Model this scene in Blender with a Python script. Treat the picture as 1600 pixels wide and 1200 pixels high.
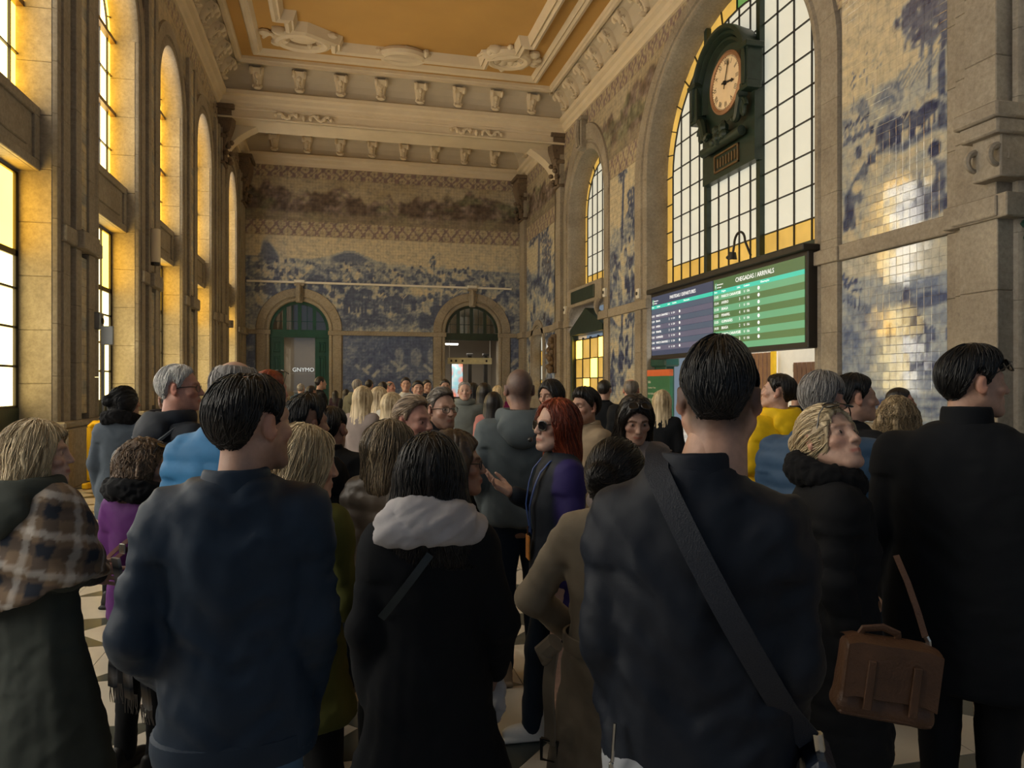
import bpy, bmesh, math, random
import numpy as np
from mathutils import Vector, Matrix
random.seed(7)
rng = np.random.default_rng(11)
S = bpy.context.scene
for o in list(bpy.data.objects):
    bpy.data.objects.remove(o)
COL = S.collection
# ------------------------------------------------------------------ camera
CAM_H, YAW, FPX = 1.72, math.radians(13.6), 1125.0
cam_data = bpy.data.cameras.new('camera')
cam_data.sensor_fit = 'HORIZONTAL'; cam_data.sensor_width = 36.0
cam_data.lens = 36.0 * FPX / 1600.0
cam_data.clip_start = 0.05; cam_data.clip_end = 300
cam = bpy.data.objects.new('camera', cam_data); COL.objects.link(cam)
cam.location = (0, 0, CAM_H); cam.rotation_euler = (math.radians(90), 0, -YAW)
S.camera = cam
# ------------------------------------------------------------------ world, light, exposure
w = bpy.data.worlds.new('world'); S.world = w; w.use_nodes = True
bg = w.node_tree.nodes['Background']
bg.inputs['Color'].default_value = (0.66, 0.82, 1.0, 1)
bg.inputs['Strength'].default_value = 0.26
S.view_settings.view_transform = 'Standard'; S.view_settings.look = 'None'
S.view_settings.exposure = 0.0; S.view_settings.gamma = 1.0
S.view_settings.use_curve_mapping = False
S.cycles.use_denoising = True
S.cycles.max_bounces = 8; S.cycles.diffuse_bounces = 5; S.cycles.glossy_bounces = 3
S.cycles.sample_clamp_indirect = 6.0
S.cycles.use_light_tree = True
LEFT_PANE, RIGHT_PANE = 7.0, 0.68      # radiance of the daylit panes, street side and train-shed side
# ------------------------------------------------------------------ helpers
CY, SY = math.cos(YAW), math.sin(YAW)
def at(u, v, d):
    """world point seen at pixel (u, v) of the photograph at camera depth d"""
    l = (u - 800.0) / FPX * d
    return Vector((l * CY + d * SY, -l * SY + d * CY, CAM_H + (600.0 - v) * d / FPX))
def lin(h):
    h = h.lstrip('#'); c = [int(h[i:i + 2], 16) / 255 for i in (0, 2, 4)]
    return tuple(x / 12.92 if x <= 0.04045 else ((x + 0.055) / 1.055) ** 2.4 for x in c)
def tag(o, label=None, cat=None, group=None, kind=None):
    if label: o['label'] = label
    if cat: o['category'] = cat
    if group: o['group'] = group
    if kind: o['kind'] = kind
    return o
def empty(name, loc=(0, 0, 0), rz=0.0, label=None, cat=None, group=None, kind=None):
    o = bpy.data.objects.new(name, None); COL.objects.link(o)
    o.location = loc; o.rotation_euler = (0, 0, rz); o.empty_display_size = 0.1
    return tag(o, label, cat, group, kind)
def link(name, me, parent=None, loc=None):
    o = bpy.data.objects.new(name, me); COL.objects.link(o)
    if parent is not None: o.parent = parent
    if loc is not None: o.location = loc
    return o
def mesh_np(name, V, F, mat=None, smooth=True, col=None):
    """mesh from numpy arrays; F is (n,4) or (n,3)"""
    V = np.asarray(V, np.float32); F = np.asarray(F, np.int32)
    me = bpy.data.meshes.new(name); k = F.shape[1]
    me.vertices.add(len(V)); me.vertices.foreach_set('co', V.ravel())
    me.loops.add(F.size); me.loops.foreach_set('vertex_index', F.ravel())
    me.polygons.add(len(F)); me.polygons.foreach_set('loop_start', np.arange(0, F.size, k, dtype=np.int32))
    me.polygons.foreach_set('use_smooth', np.full(len(F), smooth))
    if col is not None:
        a = me.color_attributes.new('Col', 'FLOAT_COLOR', 'POINT')
        c = np.ones((len(V), 4), np.float32); c[:, :3] = col
        a.data.foreach_set('color', c.ravel())
    me.update(calc_edges=True); me.validate()
    if mat: me.materials.append(mat)
    return me
class MB:
    def __init__(s): s.v = []; s.f = []; s.n = 0
    def add(s, V, F):
        n = len(s.v); s.v += [tuple(p) for p in V]; s.f += [tuple(i + n for i in q) for q in F]; return s
    def box(s, x0, x1, y0, y1, z0, z1, c=0.0):
        if x0 > x1: x0, x1 = x1, x0
        if y0 > y1: y0, y1 = y1, y0
        if z0 > z1: z0, z1 = z1, z0
        c = min(c, (x1 - x0) * .45, (y1 - y0) * .45, (z1 - z0) * .45)
        if c <= 0:
            V = [(x, y, z) for z in (z0, z1) for y in (y0, y1) for x in (x0, x1)]
            return s.add(V, [(0, 2, 3, 1), (4, 5, 7, 6), (0, 1, 5, 4), (2, 6, 7, 3), (0, 4, 6, 2), (1, 3, 7, 5)])
        V = []; ix = {}
        X = (x0, x1); Y = (y0, y1); Z = (z0, z1)
        for a in (0, 1):
            for b in (0, 1):
                for d in (0, 1):
                    sx, sy, sz = (1, -1)[a] * c, (1, -1)[b] * c, (1, -1)[d] * c
                    ix[a, b, d, 0] = len(V); V.append((X[a], Y[b] + sy, Z[d] + sz))
                    ix[a, b, d, 1] = len(V); V.append((X[a] + sx, Y[b], Z[d] + sz))
                    ix[a, b, d, 2] = len(V); V.append((X[a] + sx, Y[b] + sy, Z[d]))
        F = []
        for a in (0, 1):
            F.append([ix[a, 0, 0, 0], ix[a, 0, 1, 0], ix[a, 1, 1, 0], ix[a, 1, 0, 0]][::(1 if a == 0 else -1)])
            F.append([ix[0, a, 0, 1], ix[1, a, 0, 1], ix[1, a, 1, 1], ix[0, a, 1, 1]][::(1 if a == 0 else -1)])
            F.append([ix[0, 0, a, 2], ix[0, 1, a, 2], ix[1, 1, a, 2], ix[1, 0, a, 2]][::(1 if a == 0 else -1)])
        for a in (0, 1):
            for b in (0, 1):
                F.append([ix[a, b, 0, 0], ix[a, b, 0, 1], ix[a, b, 1, 1], ix[a, b, 1, 0]])
                F.append([ix[a, 0, b, 0], ix[a, 0, b, 2], ix[a, 1, b, 2], ix[a, 1, b, 0]])
                F.append([ix[0, a, b, 1], ix[0, a, b, 2], ix[1, a, b, 2], ix[1, a, b, 1]])
                for d in (0, 1): F.append([ix[a, b, d, 0], ix[a, b, d, 1], ix[a, b, d, 2]])
        return s.add(V, F)
    def tube(s, path, r, n=8, cap=True, flat=None):
        path = [Vector(p) for p in path]; V = []; F = []; m = len(path)
        rs = r if hasattr(r, '__len__') else [r] * m
        up = None
        for i, p in enumerate(path):
            t = (path[min(i + 1, m - 1)] - path[max(i - 1, 0)])
            if t.length < 1e-9: t = Vector((0, 0, 1))
            t.normalize()
            if up is None:
                up = Vector((0, 0, 1)) if abs(t.z) < .9 else Vector((1, 0, 0))
            a = up - t * up.dot(t)
            if a.length < 1e-6: a = t.orthogonal()
            a.normalize(); b = t.cross(a); up = a
            for k in range(n):
                an = 2 * math.pi * k / n
                V.append(p + (a * math.cos(an) * (flat or 1) + b * math.sin(an)) * rs[i])
        for i in range(m - 1):
            for k in range(n):
                F.append((i * n + k, i * n + (k + 1) % n, (i + 1) * n + (k + 1) % n, (i + 1) * n + k))
        if cap: F.append(tuple(range(n))[::-1]); F.append(tuple(range((m - 1) * n, m * n)))
        return s.add(V, F)
    def strip(s, rows, closed=False):
        """skin a list of equal-length point rows"""
        n = len(rows[0]); V = [p for r in rows for p in r]; F = []
        for i in range(len(rows) - 1):
            for k in range(n if closed else n - 1):
                F.append((i * n + k, i * n + (k + 1) % n, (i + 1) * n + (k + 1) % n, (i + 1) * n + k))
        return s.add(V, F)
    def prism(s, poly, fn, t0, t1):
        """extrude a 2D polygon; fn(a, b, t) -> point"""
        n = len(poly)
        V = [fn(a, b, t0) for a, b in poly] + [fn(a, b, t1) for a, b in poly]
        F = [tuple(range(n))[::-1], tuple(range(n, 2 * n))]
        F += [(i, (i + 1) % n, n + (i + 1) % n, n + i) for i in range(n)]
        return s.add(V, F)
    def ball(s, c, r, nu=10, nv=7):
        rx, ry, rz = r if hasattr(r, '__len__') else (r, r, r)
        rows = []
        for j in range(nv + 1):
            th = math.pi * j / nv
            rows.append([(c[0] + rx * math.sin(th) * math.cos(2 * math.pi * i / nu), c[1] + ry * math.sin(th) * math.sin(2 * math.pi * i / nu), c[2] + rz * math.cos(th)) for i in range(nu)])
        return s.strip(rows, True)
    def mesh(s, name, mat, smooth=False):
        me = bpy.data.meshes.new(name); me.from_pydata(s.v, [], s.f); me.validate()
        bm = bmesh.new(); bm.from_mesh(me); bmesh.ops.recalc_face_normals(bm, faces=bm.faces)
        if smooth:
            for q in bm.faces: q.smooth = True
            for e in bm.edges:
                if len(e.link_faces) == 2 and e.calc_face_angle(0) > 0.7: e.smooth = False
        bm.to_mesh(me); bm.free()
        if mat: me.materials.append(mat)
        return me
    def obj(s, name, mat, parent=None, smooth=False, **kw):
        o = link(name, s.mesh(name, mat, smooth), parent); return tag(o, **kw)
# ------------------------------------------------------------------ materials
def nodes(name):
    m = bpy.data.materials.new(name); m.use_nodes = True
    nt = m.node_tree; return m, nt, nt.nodes['Principled BSDF']
def nd(nt, typ, **kw):
    n = nt.nodes.new(typ)
    for k, v in kw.items():
        if hasattr(n, k): setattr(n, k, v)
        else: n.inputs[k.replace('_', ' ')].default_value = v
    return n
def ramp(nt, fac, stops):
    r = nt.nodes.new('ShaderNodeValToRGB'); e = r.color_ramp.elements
    while len(e) < len(stops): e.new(0.5)
    for q, (p, c) in zip(e, stops): q.position = p; q.color = (*c, 1)
    nt.links.new(fac, r.inputs[0]); return r.outputs[0]
def coords(nt, scale=(1, 1, 1), space='Object'):
    tc = nt.nodes.new('ShaderNodeTexCoord'); mp = nt.nodes.new('ShaderNodeMapping')
    mp.inputs['Scale'].default_value = scale; nt.links.new(tc.outputs[space], mp.inputs[0]); return mp.outputs[0]
def worldpos(nt, scale=(1, 1, 1)):
    g = nt.nodes.new('ShaderNodeNewGeometry'); mp = nt.nodes.new('ShaderNodeMapping')
    mp.inputs['Scale'].default_value = scale; nt.links.new(g.outputs['Position'], mp.inputs[0]); return mp.outputs[0]
def noise(nt, vec, scale, detail=4, rough=.55):
    n = nd(nt, 'ShaderNodeTexNoise', Scale=scale, Detail=detail, Roughness=rough); nt.links.new(vec, n.inputs['Vector']); return n.outputs[0]
def bump(nt, h, strength, dist, b):
    n = nd(nt, 'ShaderNodeBump', Strength=strength, Distance=dist); nt.links.new(h, n.inputs['Height']); nt.links.new(n.outputs[0], b.inputs['Normal'])
def mixc(nt, a, b, fac, mode='MIX'):
    m = nt.nodes.new('ShaderNodeMix'); m.data_type = 'RGBA'; m.blend_type = mode
    for i, x in ((0, fac), (6, a), (7, b)):
        if isinstance(x, (int, float)): m.inputs[i].default_value = x
        elif isinstance(x, tuple): m.inputs[i].default_value = (*x[:3], 1)
        else: nt.links.new(x, m.inputs[i])
    return m.outputs[2]
def plain(name, c, rough=.6, spec=.5, metal=0.0, var=.15, scale=6.0, bmp=0.0, bscale=40.0, stretch=(1, 1, 1)):
    m, nt, b = nodes(name)
    v = coords(nt, stretch)
    n = noise(nt, v, scale)
    nt.links.new(ramp(nt, n, [(.25, tuple(x * (1 - var) for x in c)), (.75, tuple(min(1, x * (1 + var)) for x in c))]), b.inputs['Base Color'])
    b.inputs['Roughness'].default_value = rough; b.inputs['Specular IOR Level'].default_value = spec; b.inputs['Metallic'].default_value = metal
    if bmp: bump(nt, noise(nt, v, bscale, 3), bmp, .01, b)
    return m
def emit(name, c, k, var=.12, scale=1.3):
    m, nt, b = nodes(name)
    n = noise(nt, worldpos(nt), scale, 2)
    nt.links.new(ramp(nt, n, [(.3, tuple(x * (1 - var) for x in c)), (.7, c)]), b.inputs['Emission Color'])
    b.inputs['Emission Strength'].default_value = k
    b.inputs['Base Color'].default_value = (*[x * .5 for x in c], 1); b.inputs['Roughness'].default_value = .25
    return m
def stone(name, c1, c2, c3):
    m, nt, b = nodes(name); v = worldpos(nt)
    n1 = noise(nt, v, .9, 5); n2 = noise(nt, v, 14, 5, .7)
    base = ramp(nt, n1, [(.3, c1), (.5, c2), (.72, c3)])
    sp = ramp(nt, n2, [(.3, (.72, .72, .72)), (.7, (1.12, 1.12, 1.12))])
    nt.links.new(mixc(nt, base, sp, 1.0, 'MULTIPLY'), b.inputs['Base Color'])
    oi = nt.nodes.new('ShaderNodeObjectInfo')
    b.inputs['Roughness'].default_value = .75; b.inputs['Specular IOR Level'].default_value = .3
    bump(nt, n2, .35, .01, b); return m
M = {}
M['stone'] = stone('stone', (.25, .22, .185), (.315, .28, .235), (.38, .345, .29))
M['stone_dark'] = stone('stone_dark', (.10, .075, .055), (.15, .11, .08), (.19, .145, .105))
M['plaster'] = plain('plaster', (.66, .575, .445), .7, .3, var=.07, scale=1.2, bmp=.05)
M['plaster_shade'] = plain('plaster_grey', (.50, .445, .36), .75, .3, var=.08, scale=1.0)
M['gold_paint'] = plain('gold_paint', (.50, .305, .105), .7, .3, var=.10, scale=.35)
M['green'] = plain('green_paint', (.014, .072, .058), .35, .5, var=.2, scale=3)
M['green_dark'] = plain('dark_green_iron', (.014, .030, .022), .42, .5, var=.3, scale=5, bmp=.2, bscale=25)
M['iron'] = plain('black_iron', (.018, .016, .014), .5)
M['bronze'] = plain('worn_brass', (.16, .10, .045), .45, metal=.3)
M['pane_gold'] = emit('pane_gold', (1.0, .54, .05), LEFT_PANE * 1.5)
M['pane_pale'] = emit('pane_pale', (1.0, .94, .82), LEFT_PANE)
M['pane_amberlit'] = emit('pane_honey', (1.0, .74, .28), LEFT_PANE * .9)
M['pane_white'] = emit('pane_milky', (.80, .78, .64), RIGHT_PANE, .10, .5)
M['pane_amber'] = emit('pane_amber', (.86, .54, .12), RIGHT_PANE, .35, 1.1)
M['pane_green'] = emit('pane_green', (.16, .36, .10), RIGHT_PANE)
M['white'] = plain('white_paint', (.72, .71, .67), .5, var=.05)
M['grey'] = plain('grey_metal', (.28, .30, .32), .4, metal=.4, var=.06)
def mural_mat(name, tile, gloss=.16, axis='Y'):
    m, nt, b = nodes(name)
    at_ = nd(nt, 'ShaderNodeAttribute', attribute_name='Col')
    v = worldpos(nt)
    n = noise(nt, v, 5.5, 6, .65)
    br = ramp(nt, n, [(.3, (.55, .60, .70)), (.5, (1, 1, 1)), (.72, (1.28, 1.24, 1.12))])
    c = mixc(nt, at_.outputs['Color'], br, .85, 'MULTIPLY')
    b.inputs['Roughness'].default_value = gloss; b.inputs['Specular IOR Level'].default_value = .5
    if not tile: b.inputs['Coat Weight'].default_value = 1.0; b.inputs['Coat IOR'].default_value = 1.65; b.inputs['Coat Roughness'].default_value = .06
    if tile:
        bt = nd(nt, 'ShaderNodeTexBrick', offset=0.0, Scale=1.0, Mortar_Size=.004, Brick_Width=tile, Row_Height=tile)
        bt.inputs['Color1'].default_value = (1, 1, 1, 1); bt.inputs['Color2'].default_value = (.93, .93, .95, 1); bt.inputs['Mortar'].default_value = (.55, .55, .55, 1)
        sp = nt.nodes.new('ShaderNodeSeparateXYZ'); cb = nt.nodes.new('ShaderNodeCombineXYZ'); nt.links.new(v, sp.inputs[0])
        nt.links.new(sp.outputs[axis], cb.inputs[0]); nt.links.new(sp.outputs['Z'], cb.inputs[1]); nt.links.new(cb.outputs[0], bt.inputs['Vector'])
        c = mixc(nt, c, bt.outputs['Color'], 1.0, 'MULTIPLY')
        bump(nt, bt.outputs['Fac'], -.3, .004, b)
    nt.links.new(c, b.inputs['Base Color']); return m
M['mural_near'] = mural_mat('glazed_tile', 0, .10)
M['mural_side'] = mural_mat('glazed_tile_side_wall', .15, .18, 'Y')
M['mural_far'] = mural_mat('glazed_tile_far_wall', .15, .30, 'X')
# ------------------------------------------------------------------ numpy noise
_P = rng.permutation(4096)
def vnoise(P):
    P = np.asarray(P, np.float64); I = np.floor(P).astype(np.int64); f = P - I; f = f * f * (3 - 2 * f)
    def h(a, b, c): return _P[(_P[(_P[a & 4095] + b) & 4095] + c) & 4095] / 4095.0
    x, y, z = I[..., 0], I[..., 1], I[..., 2]; fx, fy, fz = f[..., 0], f[..., 1], f[..., 2]
    L = lambda a, b, t: a + (b - a) * t
    return L(L(L(h(x, y, z), h(x + 1, y, z), fx), L(h(x, y + 1, z), h(x + 1, y + 1, z), fx), fy),
             L(L(h(x, y, z + 1), h(x + 1, y, z + 1), fx), L(h(x, y + 1, z + 1), h(x + 1, y + 1, z + 1), fx), fy), fz) * 2 - 1
def fbm(P, o=4):
    P = np.asarray(P, np.float64); r = 0; a = .5
    for k in range(o): r = r + a * vnoise(P + k * 17.3); P = P * 2.03; a *= .5
    return r
def sstep(a, b, x): t = np.clip((x - a) / (b - a), 0, 1); return t * t * (3 - 2 * t)
# ------------------------------------------------------------------ azulejo painting (generic rural scenes, colour per vertex)
CREAM, PALE, MID, BLUE = np.array((.62, .56, .42)), np.array((.43, .46, .46)), np.array((.16, .20, .30)), np.array((.04, .055, .14))
def dab(t, a, z, seed, k=.42, zsky=99.0):
    """dense brushwork"""
    w1 = fbm(np.stack([a * 2.1 + seed, z * 2.1, a * 0], -1), 3); w2 = fbm(np.stack([a * 2.1, z * 2.1 + seed, a * 0 + 7], -1), 3)
    n = 1 - 2.6 * np.abs(fbm(np.stack([a * 4.2 + 2.4 * w1, z * 5.5 + 2.4 * w2, a * 0 + seed], -1), 3)); m = fbm(np.stack([a * 13 + 3 * w2, z * 11 + 3 * w1, a * 0 + seed], -1), 2)
    return np.clip(t + k * np.where(z < zsky, 1.0, .12) * (.55 * n - .22 + .6 * m), 0, 1)
def tone_rgb(t, warm=1.0):
    t = np.clip(t, 0, 1)[..., None]
    c = np.where(t < .35, CREAM + (PALE - CREAM) * t / .35, np.where(t < .68, PALE + (MID - PALE) * (t - .35) / .33, MID + (BLUE - MID) * (t - .68) / .32))
    return c
def blob(a, z, ca, cz, ra, rz, seed=0, rough=.35):
    q = np.sqrt(((a - ca) / ra) ** 2 + ((z - cz) / rz) ** 2) + rough * fbm(np.stack([a * 3.1 + seed, z * 3.1, a * 0 + seed], -1), 3)
    return sstep(1.08, .82, q)
def seg(a, z, p, q, r):
    d = np.array(q) - np.array(p); t = np.clip(((a - p[0]) * d[0] + (z - p[1]) * d[1]) / (d @ d + 1e-9), 0, 1)
    return sstep(r * 1.25, r * .7, np.hypot(a - p[0] - t * d[0], z - p[1] - t * d[1]))
def over(t, m, v): return t * (1 - m) + v * m
def figure(t, a, z, ca, cz, h, seed, dark=.85, bend=0.0):
    r = h * .11
    t = over(t, seg(a, z, (ca - r * .7, cz), (ca - r * .3, cz + h * .45), r * .8), dark)
    t = over(t, seg(a, z, (ca + r * .8, cz), (ca + r * .3, cz + h * .45), r * .8), dark * .9)
    tx = ca + bend * h
    t = over(t, seg(a, z, (ca, cz + h * .45), (tx, cz + h * .78), r * 1.45), .10 if seed % 2 else dark * .8)
    t = over(t, seg(a, z, (tx, cz + h * .72), (tx + (.25 if seed % 3 else -.25) * h, cz + h * .5), r * .6), .25)
    t = over(t, blob(a, z, tx + bend * h * .3, cz + h * .92, r * 1.0, r * 1.2, seed, .1), .9)
    return t
def ox(t, a, z, ca, cz, L, s=1):
    t = over(t, blob(a, z, ca, cz + L * .52, L * .5, L * .27, 3, .15), .88)
    for k in (-.36, -.22, .2, .34): t = over(t, seg(a, z, (ca + k * L, cz), (ca + k * L, cz + L * .45), L * .055), .9)
    hx = ca + s * L * .62; t = over(t, blob(a, z, hx, cz + L * .58, L * .13, L * .19, 5, .1), .7)
    for k in (-1, 1): t = over(t, seg(a, z, (hx, cz + L * .72), (hx + k * L * .2, cz + L * .92), L * .03), .05)
    return t
def tree(t, a, z, ca, cz, h, r, seed, v=.86):
    t = over(t, seg(a, z, (ca, cz), (ca + .05 * h, cz + h * .7), r * .09), v)
    n = fbm(np.stack([a * 9 + seed, z * 9, a * 0 + seed], -1), 3)
    for k in range(7):
        g = random.Random(seed * 31 + k); m = blob(a, z, ca + g.uniform(-.7, .7) * r, cz + h * g.uniform(.6, 1.05), r * g.uniform(.35, .6), r * g.uniform(.25, .45), seed + k, .55)
        t = over(t, m * sstep(-.32, .05, n), v + .3 * n)
    return t
def ground(a, z, zh, seed, base=.2, k=.55):
    n = fbm(np.stack([a * .55 + seed, z * 1.5, a * 0 + seed], -1), 5); n2 = fbm(np.stack([a * 5 + seed, z * 7, a * 0], -1), 3)
    g = base + k * np.clip(n + .12, -.3, 1) + .22 * n2
    return np.where(z < zh, g, 0.02 + .05 * n)
def paint_harvest(a, z):          # a across (left to right as seen), z height
    hz = 6.95 + .10 * np.sin(a * 2.3 + .6) + .22 * (a / 2.5) + .14 * fbm(np.stack([a * 3, z * 0, a * 0], -1), 3)
    t = ground(a, z, hz, 4, .15, .34)
    ridge = sstep(0, .10, hz - z) * sstep(.75, .1, hz - z) * (.25 + .75 * sstep(-.15, .2, fbm(np.stack([a * 3.4, z * 4.6, a * 0 + 9], -1), 4))) * sstep(1.9, .9, a)
    t = np.maximum(t, ridge * .80)
    for k in range(5): t = tree(t, a, z, .30 + .17 * k, 6.85, .75 + .16 * (k % 3), .07, 60 + k, .58)
    t = tree(t, a, z, 2.35, 6.5, 1.7, .80, 14, .88); t = tree(t, a, z, 1.95, 7.2, 1.1, .55, 15, .80); t = tree(t, a, z, 2.1, 6.6, 1.2, .45, 18, .72); t = tree(t, a, z, 1.5, 8.5, .7, .6, 16, .66)
    for k in range(14): t = over(t, seg(a, z, (1.5 + .07 * k, 7.1 + .02 * (k % 4)), (1.2 + .07 * k, 6.9 - .05 * (k % 3)), .018), .5)
    m = blob(a, z, 1.18, 6.62, .40, .46, 21, .35); t = over(t, m, .52 + .55 * fbm(np.stack([a * 9, z * 9, a * 0], -1), 3))
    for k in range(9): t = figure(t, a, z, .10 + .075 * k, 6.30 + .03 * (k % 3), .34, k, .74)
    t = ox(t, a, z, 1.60, 5.92, .60); t = ox(t, a, z, 2.12, 6.0, .50); t = ox(t, a, z, 1.92, 5.90, .52, -1)
    t = over(t, blob(a, z, 1.20, 6.18, .30, .30, 31, .25), .86)
    for s_ in (1.02, 1.36):
        r = np.hypot(a - s_, z - 6.02); t = over(t, sstep(.17, .15, r) * sstep(.11, .13, r), .9)
    t = figure(t, a, z, .80, 5.78, .62, 3, .88); t = figure(t, a, z, 2.38, 5.9, .6, 4, .85)
    sh = sstep(.16, .0, np.abs(z - 5.86 + .05 * np.sin(a * 5))) * sstep(.5, .9, a); t = np.maximum(t, sh * .70)
    t = figure(t, a, z, .40, 5.18, .95, 5, .70, .05); t = figure(t, a, z, .20, 4.72, 1.05, 2, .90, .30); t = over(t, blob(a, z, .42, 5.42, .13, .13, 33, .1), .05)
    t = over(t, blob(a, z, 2.16, 5.02, .36, .46, 41, .3), .66); t = over(t, blob(a, z, 2.10, 5.18, .15, .22, 44, .2), .10); t = over(t, blob(a, z, 2.22, 5.56, .13, .15, 43, .15), .95); t = over(t, blob(a, z, 2.05, 4.66, .46, .22, 45, .4), .76)
    t = dab(t, a, z, 3, .34, 7.0); n = fbm(np.stack([a * 16, z * 3.6, a * 0 + 2], -1), 4)
    t = np.where(z < 5.6, np.clip(t + .6 * np.clip(n, 0, 1) * sstep(5.6, 4.7, z), 0, 1), t)
    return tone_rgb(t)
def paint_mill(a, z):
    hz = 3.62 + .1 * np.sin(a * 2.2); t = ground(a, z, hz, 12, .30, .45)
    t = over(t, sstep(0, .1, 3.55 - .55 * (a - .1) / 1.0 - z) * sstep(1.15, .8, a) * sstep(1.9, 2.3, z), .45 + .4 * fbm(np.stack([a * 5, z * 5, a * 0 + 3], -1), 4))
    for k in range(5): t = tree(t, a, z, .06 + .1 * k, 3.3 - .05 * k, .5, .10, 80 + k, .8)
    t = over(t, blob(a, z, 2.05, 3.12, .42, .13, 51, .3), .75)
    roof = (z > 2.55 + .95 * np.abs(a - 1.58) * 0) & (z < 3.42 - 1.9 * np.abs(a - 1.62)) & (z > 2.5)
    t = np.where(roof, .80 + .15 * fbm(np.stack([a * 9, z * 9, a * 0], -1), 2), t)
    slab = (z < 3.02 + .22 * (a - .9)) & (z > 2.72 - .05 * (a - .9)) & (a > .85) & (a < 1.5); t = np.where(slab, .30, t)
    wall = (a > .75) & (a < 1.66) & (z < 2.72) & (z > 1.75); t = np.where(wall, .42 + .5 * fbm(np.stack([a * 6, z * 3, a * 0 + 8], -1), 3), t)
    t = over(t, ((np.abs(a - 1.20) < .06) & (z > 2.3) & (z < 2.78)).astype(float), .75)
    r = np.hypot((a - 1.84) / .55, z - 2.38); t = over(t, sstep(.52, .47, r) * sstep(.36, .41, r), .9)
    for k in range(8):
        an = k * math.pi / 4; t = over(t, seg(a, z, (1.84, 2.38), (1.84 + .25 * math.cos(an), 2.38 + .44 * math.sin(an)), .022), .85)
    t = over(t, blob(a, z, 2.0, 1.98, .35, .10, 53, .3), .95)
    wtr = z < 1.95 + .12 * fbm(np.stack([a * 3, z * 0, a * 0], -1), 2)
    rip = .42 + .45 * fbm(np.stack([a * 2.4, z * 17, a * 0 + 6], -1), 4); t = np.where(wtr & ~wall, rip, t)
    for k in range(9): t = over(t, seg(a, z, (1.98 + .06 * k, 2.42), (1.98 + .06 * k, 2.62 + .04 * (k % 2)), .012), .8)
    for k in range(4): t = over(t, blob(a, z, .55 + .33 * k, 1.45 - .06 * k, .25, .07, 61 + k, .4), .88)
    t = dab(t, a, z, 13, .26, 3.5); c = tone_rgb(np.clip(t * 1.05, 0, 1)); return c * np.array((.88, .99, 1.22))
def paint_tall(seed, z_ground):
    def f(a, z):
        wdt = float(a.max()) + 1e-6
        t = ground(a, z, z_ground + 1.2 + .4 * np.sin(a * 2 + seed), seed, .34, .75)
        t = tree(t, a, z, wdt * .45, z_ground, 4.1, wdt * .42, seed, .82); t = tree(t, a, z, wdt * .85, z_ground - .5, 2.2, wdt * .3, seed + 5, .8)
        for k in range(7):
            g = random.Random(seed * 7 + k); t = figure(t, a, z, wdt * g.uniform(.08, .92), z_ground - g.uniform(.3, 1.7), g.uniform(.8, 1.3), k, .9, g.uniform(-.1, .1))
        n = fbm(np.stack([a * 1.6 + seed, z * 1.6, a * 0], -1), 4); t = np.where(z < z_ground + .5, np.clip(t + .75 * n, 0, 1), t)
        return tone_rgb(dab(t, a, z, seed, .5, z_ground + 1.0))
    return f
def paint_battle(a, z):
    hz = 8.0 + .55 * np.exp(-((a - 5.1) / 1.1) ** 2) - .03 * a
    t = ground(a, z, hz, 33, .42, .5)
    t = np.maximum(t, .72 * sstep(.0, .15, hz - z) * sstep(1.1, .5, np.abs(a - 5.1) / 1.3) * sstep(7.6, 7.9, z)); t = over(t, blob(a, z, 1.9, 7.6, .22, 1.2, 72, .1), .1)
    t = over(t, blob(a, z, 1.2, 7.4, .5, 1.4, 73, .3), .7); t = tree(t, a, z, 9.3, 7.3, 1.0, .3, 74, .7)
    for k in range(150):
        g = random.Random(900 + k); zz = g.uniform(4.6, 7.2); t = figure(t, a, z, g.uniform(.3, 13.4), zz, (9.0 - zz) * .34, k, g.uniform(.55, .92), g.uniform(-.2, .2))
    for k in range(16):
        g = random.Random(400 + k); t = ox(t, a, z, g.uniform(3, 13), g.uniform(4.8, 6.4), g.uniform(.7, 1.1), g.choice((-1, 1)))
    n = fbm(np.stack([a * .45, z * 1.4, a * 0 + 5], -1), 4); t = np.clip(t + .55 * n * sstep(7.6, 6.2, z), 0, 1)
    t = dab(t, a, z, 23, .45, 7.9); c = tone_rgb(np.clip(t, 0, .86)); return c * .95
def paint_dim(seed):
    def f(a, z):
        t = .66 + .3 * fbm(np.stack([a * .8 + seed, z * .9, a * 0 + seed], -1), 5)
        for k in range(3): t = over(t, blob(a, z, float(a.max()) * .62 + k * .85, 3.1, .28, .5, seed + k, .15), .52)
        for k in range(14):
            g = random.Random(seed + k); t = figure(t, a, z, g.uniform(.2, float(a.max())), g.uniform(1.2, 2.0), g.uniform(.9, 1.4), k * 2, .82)
        return tone_rgb(np.clip(dab(t, a, z, seed, .3), .05, .82)) * np.array((.85, .9, 1.05))
    return f
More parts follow.
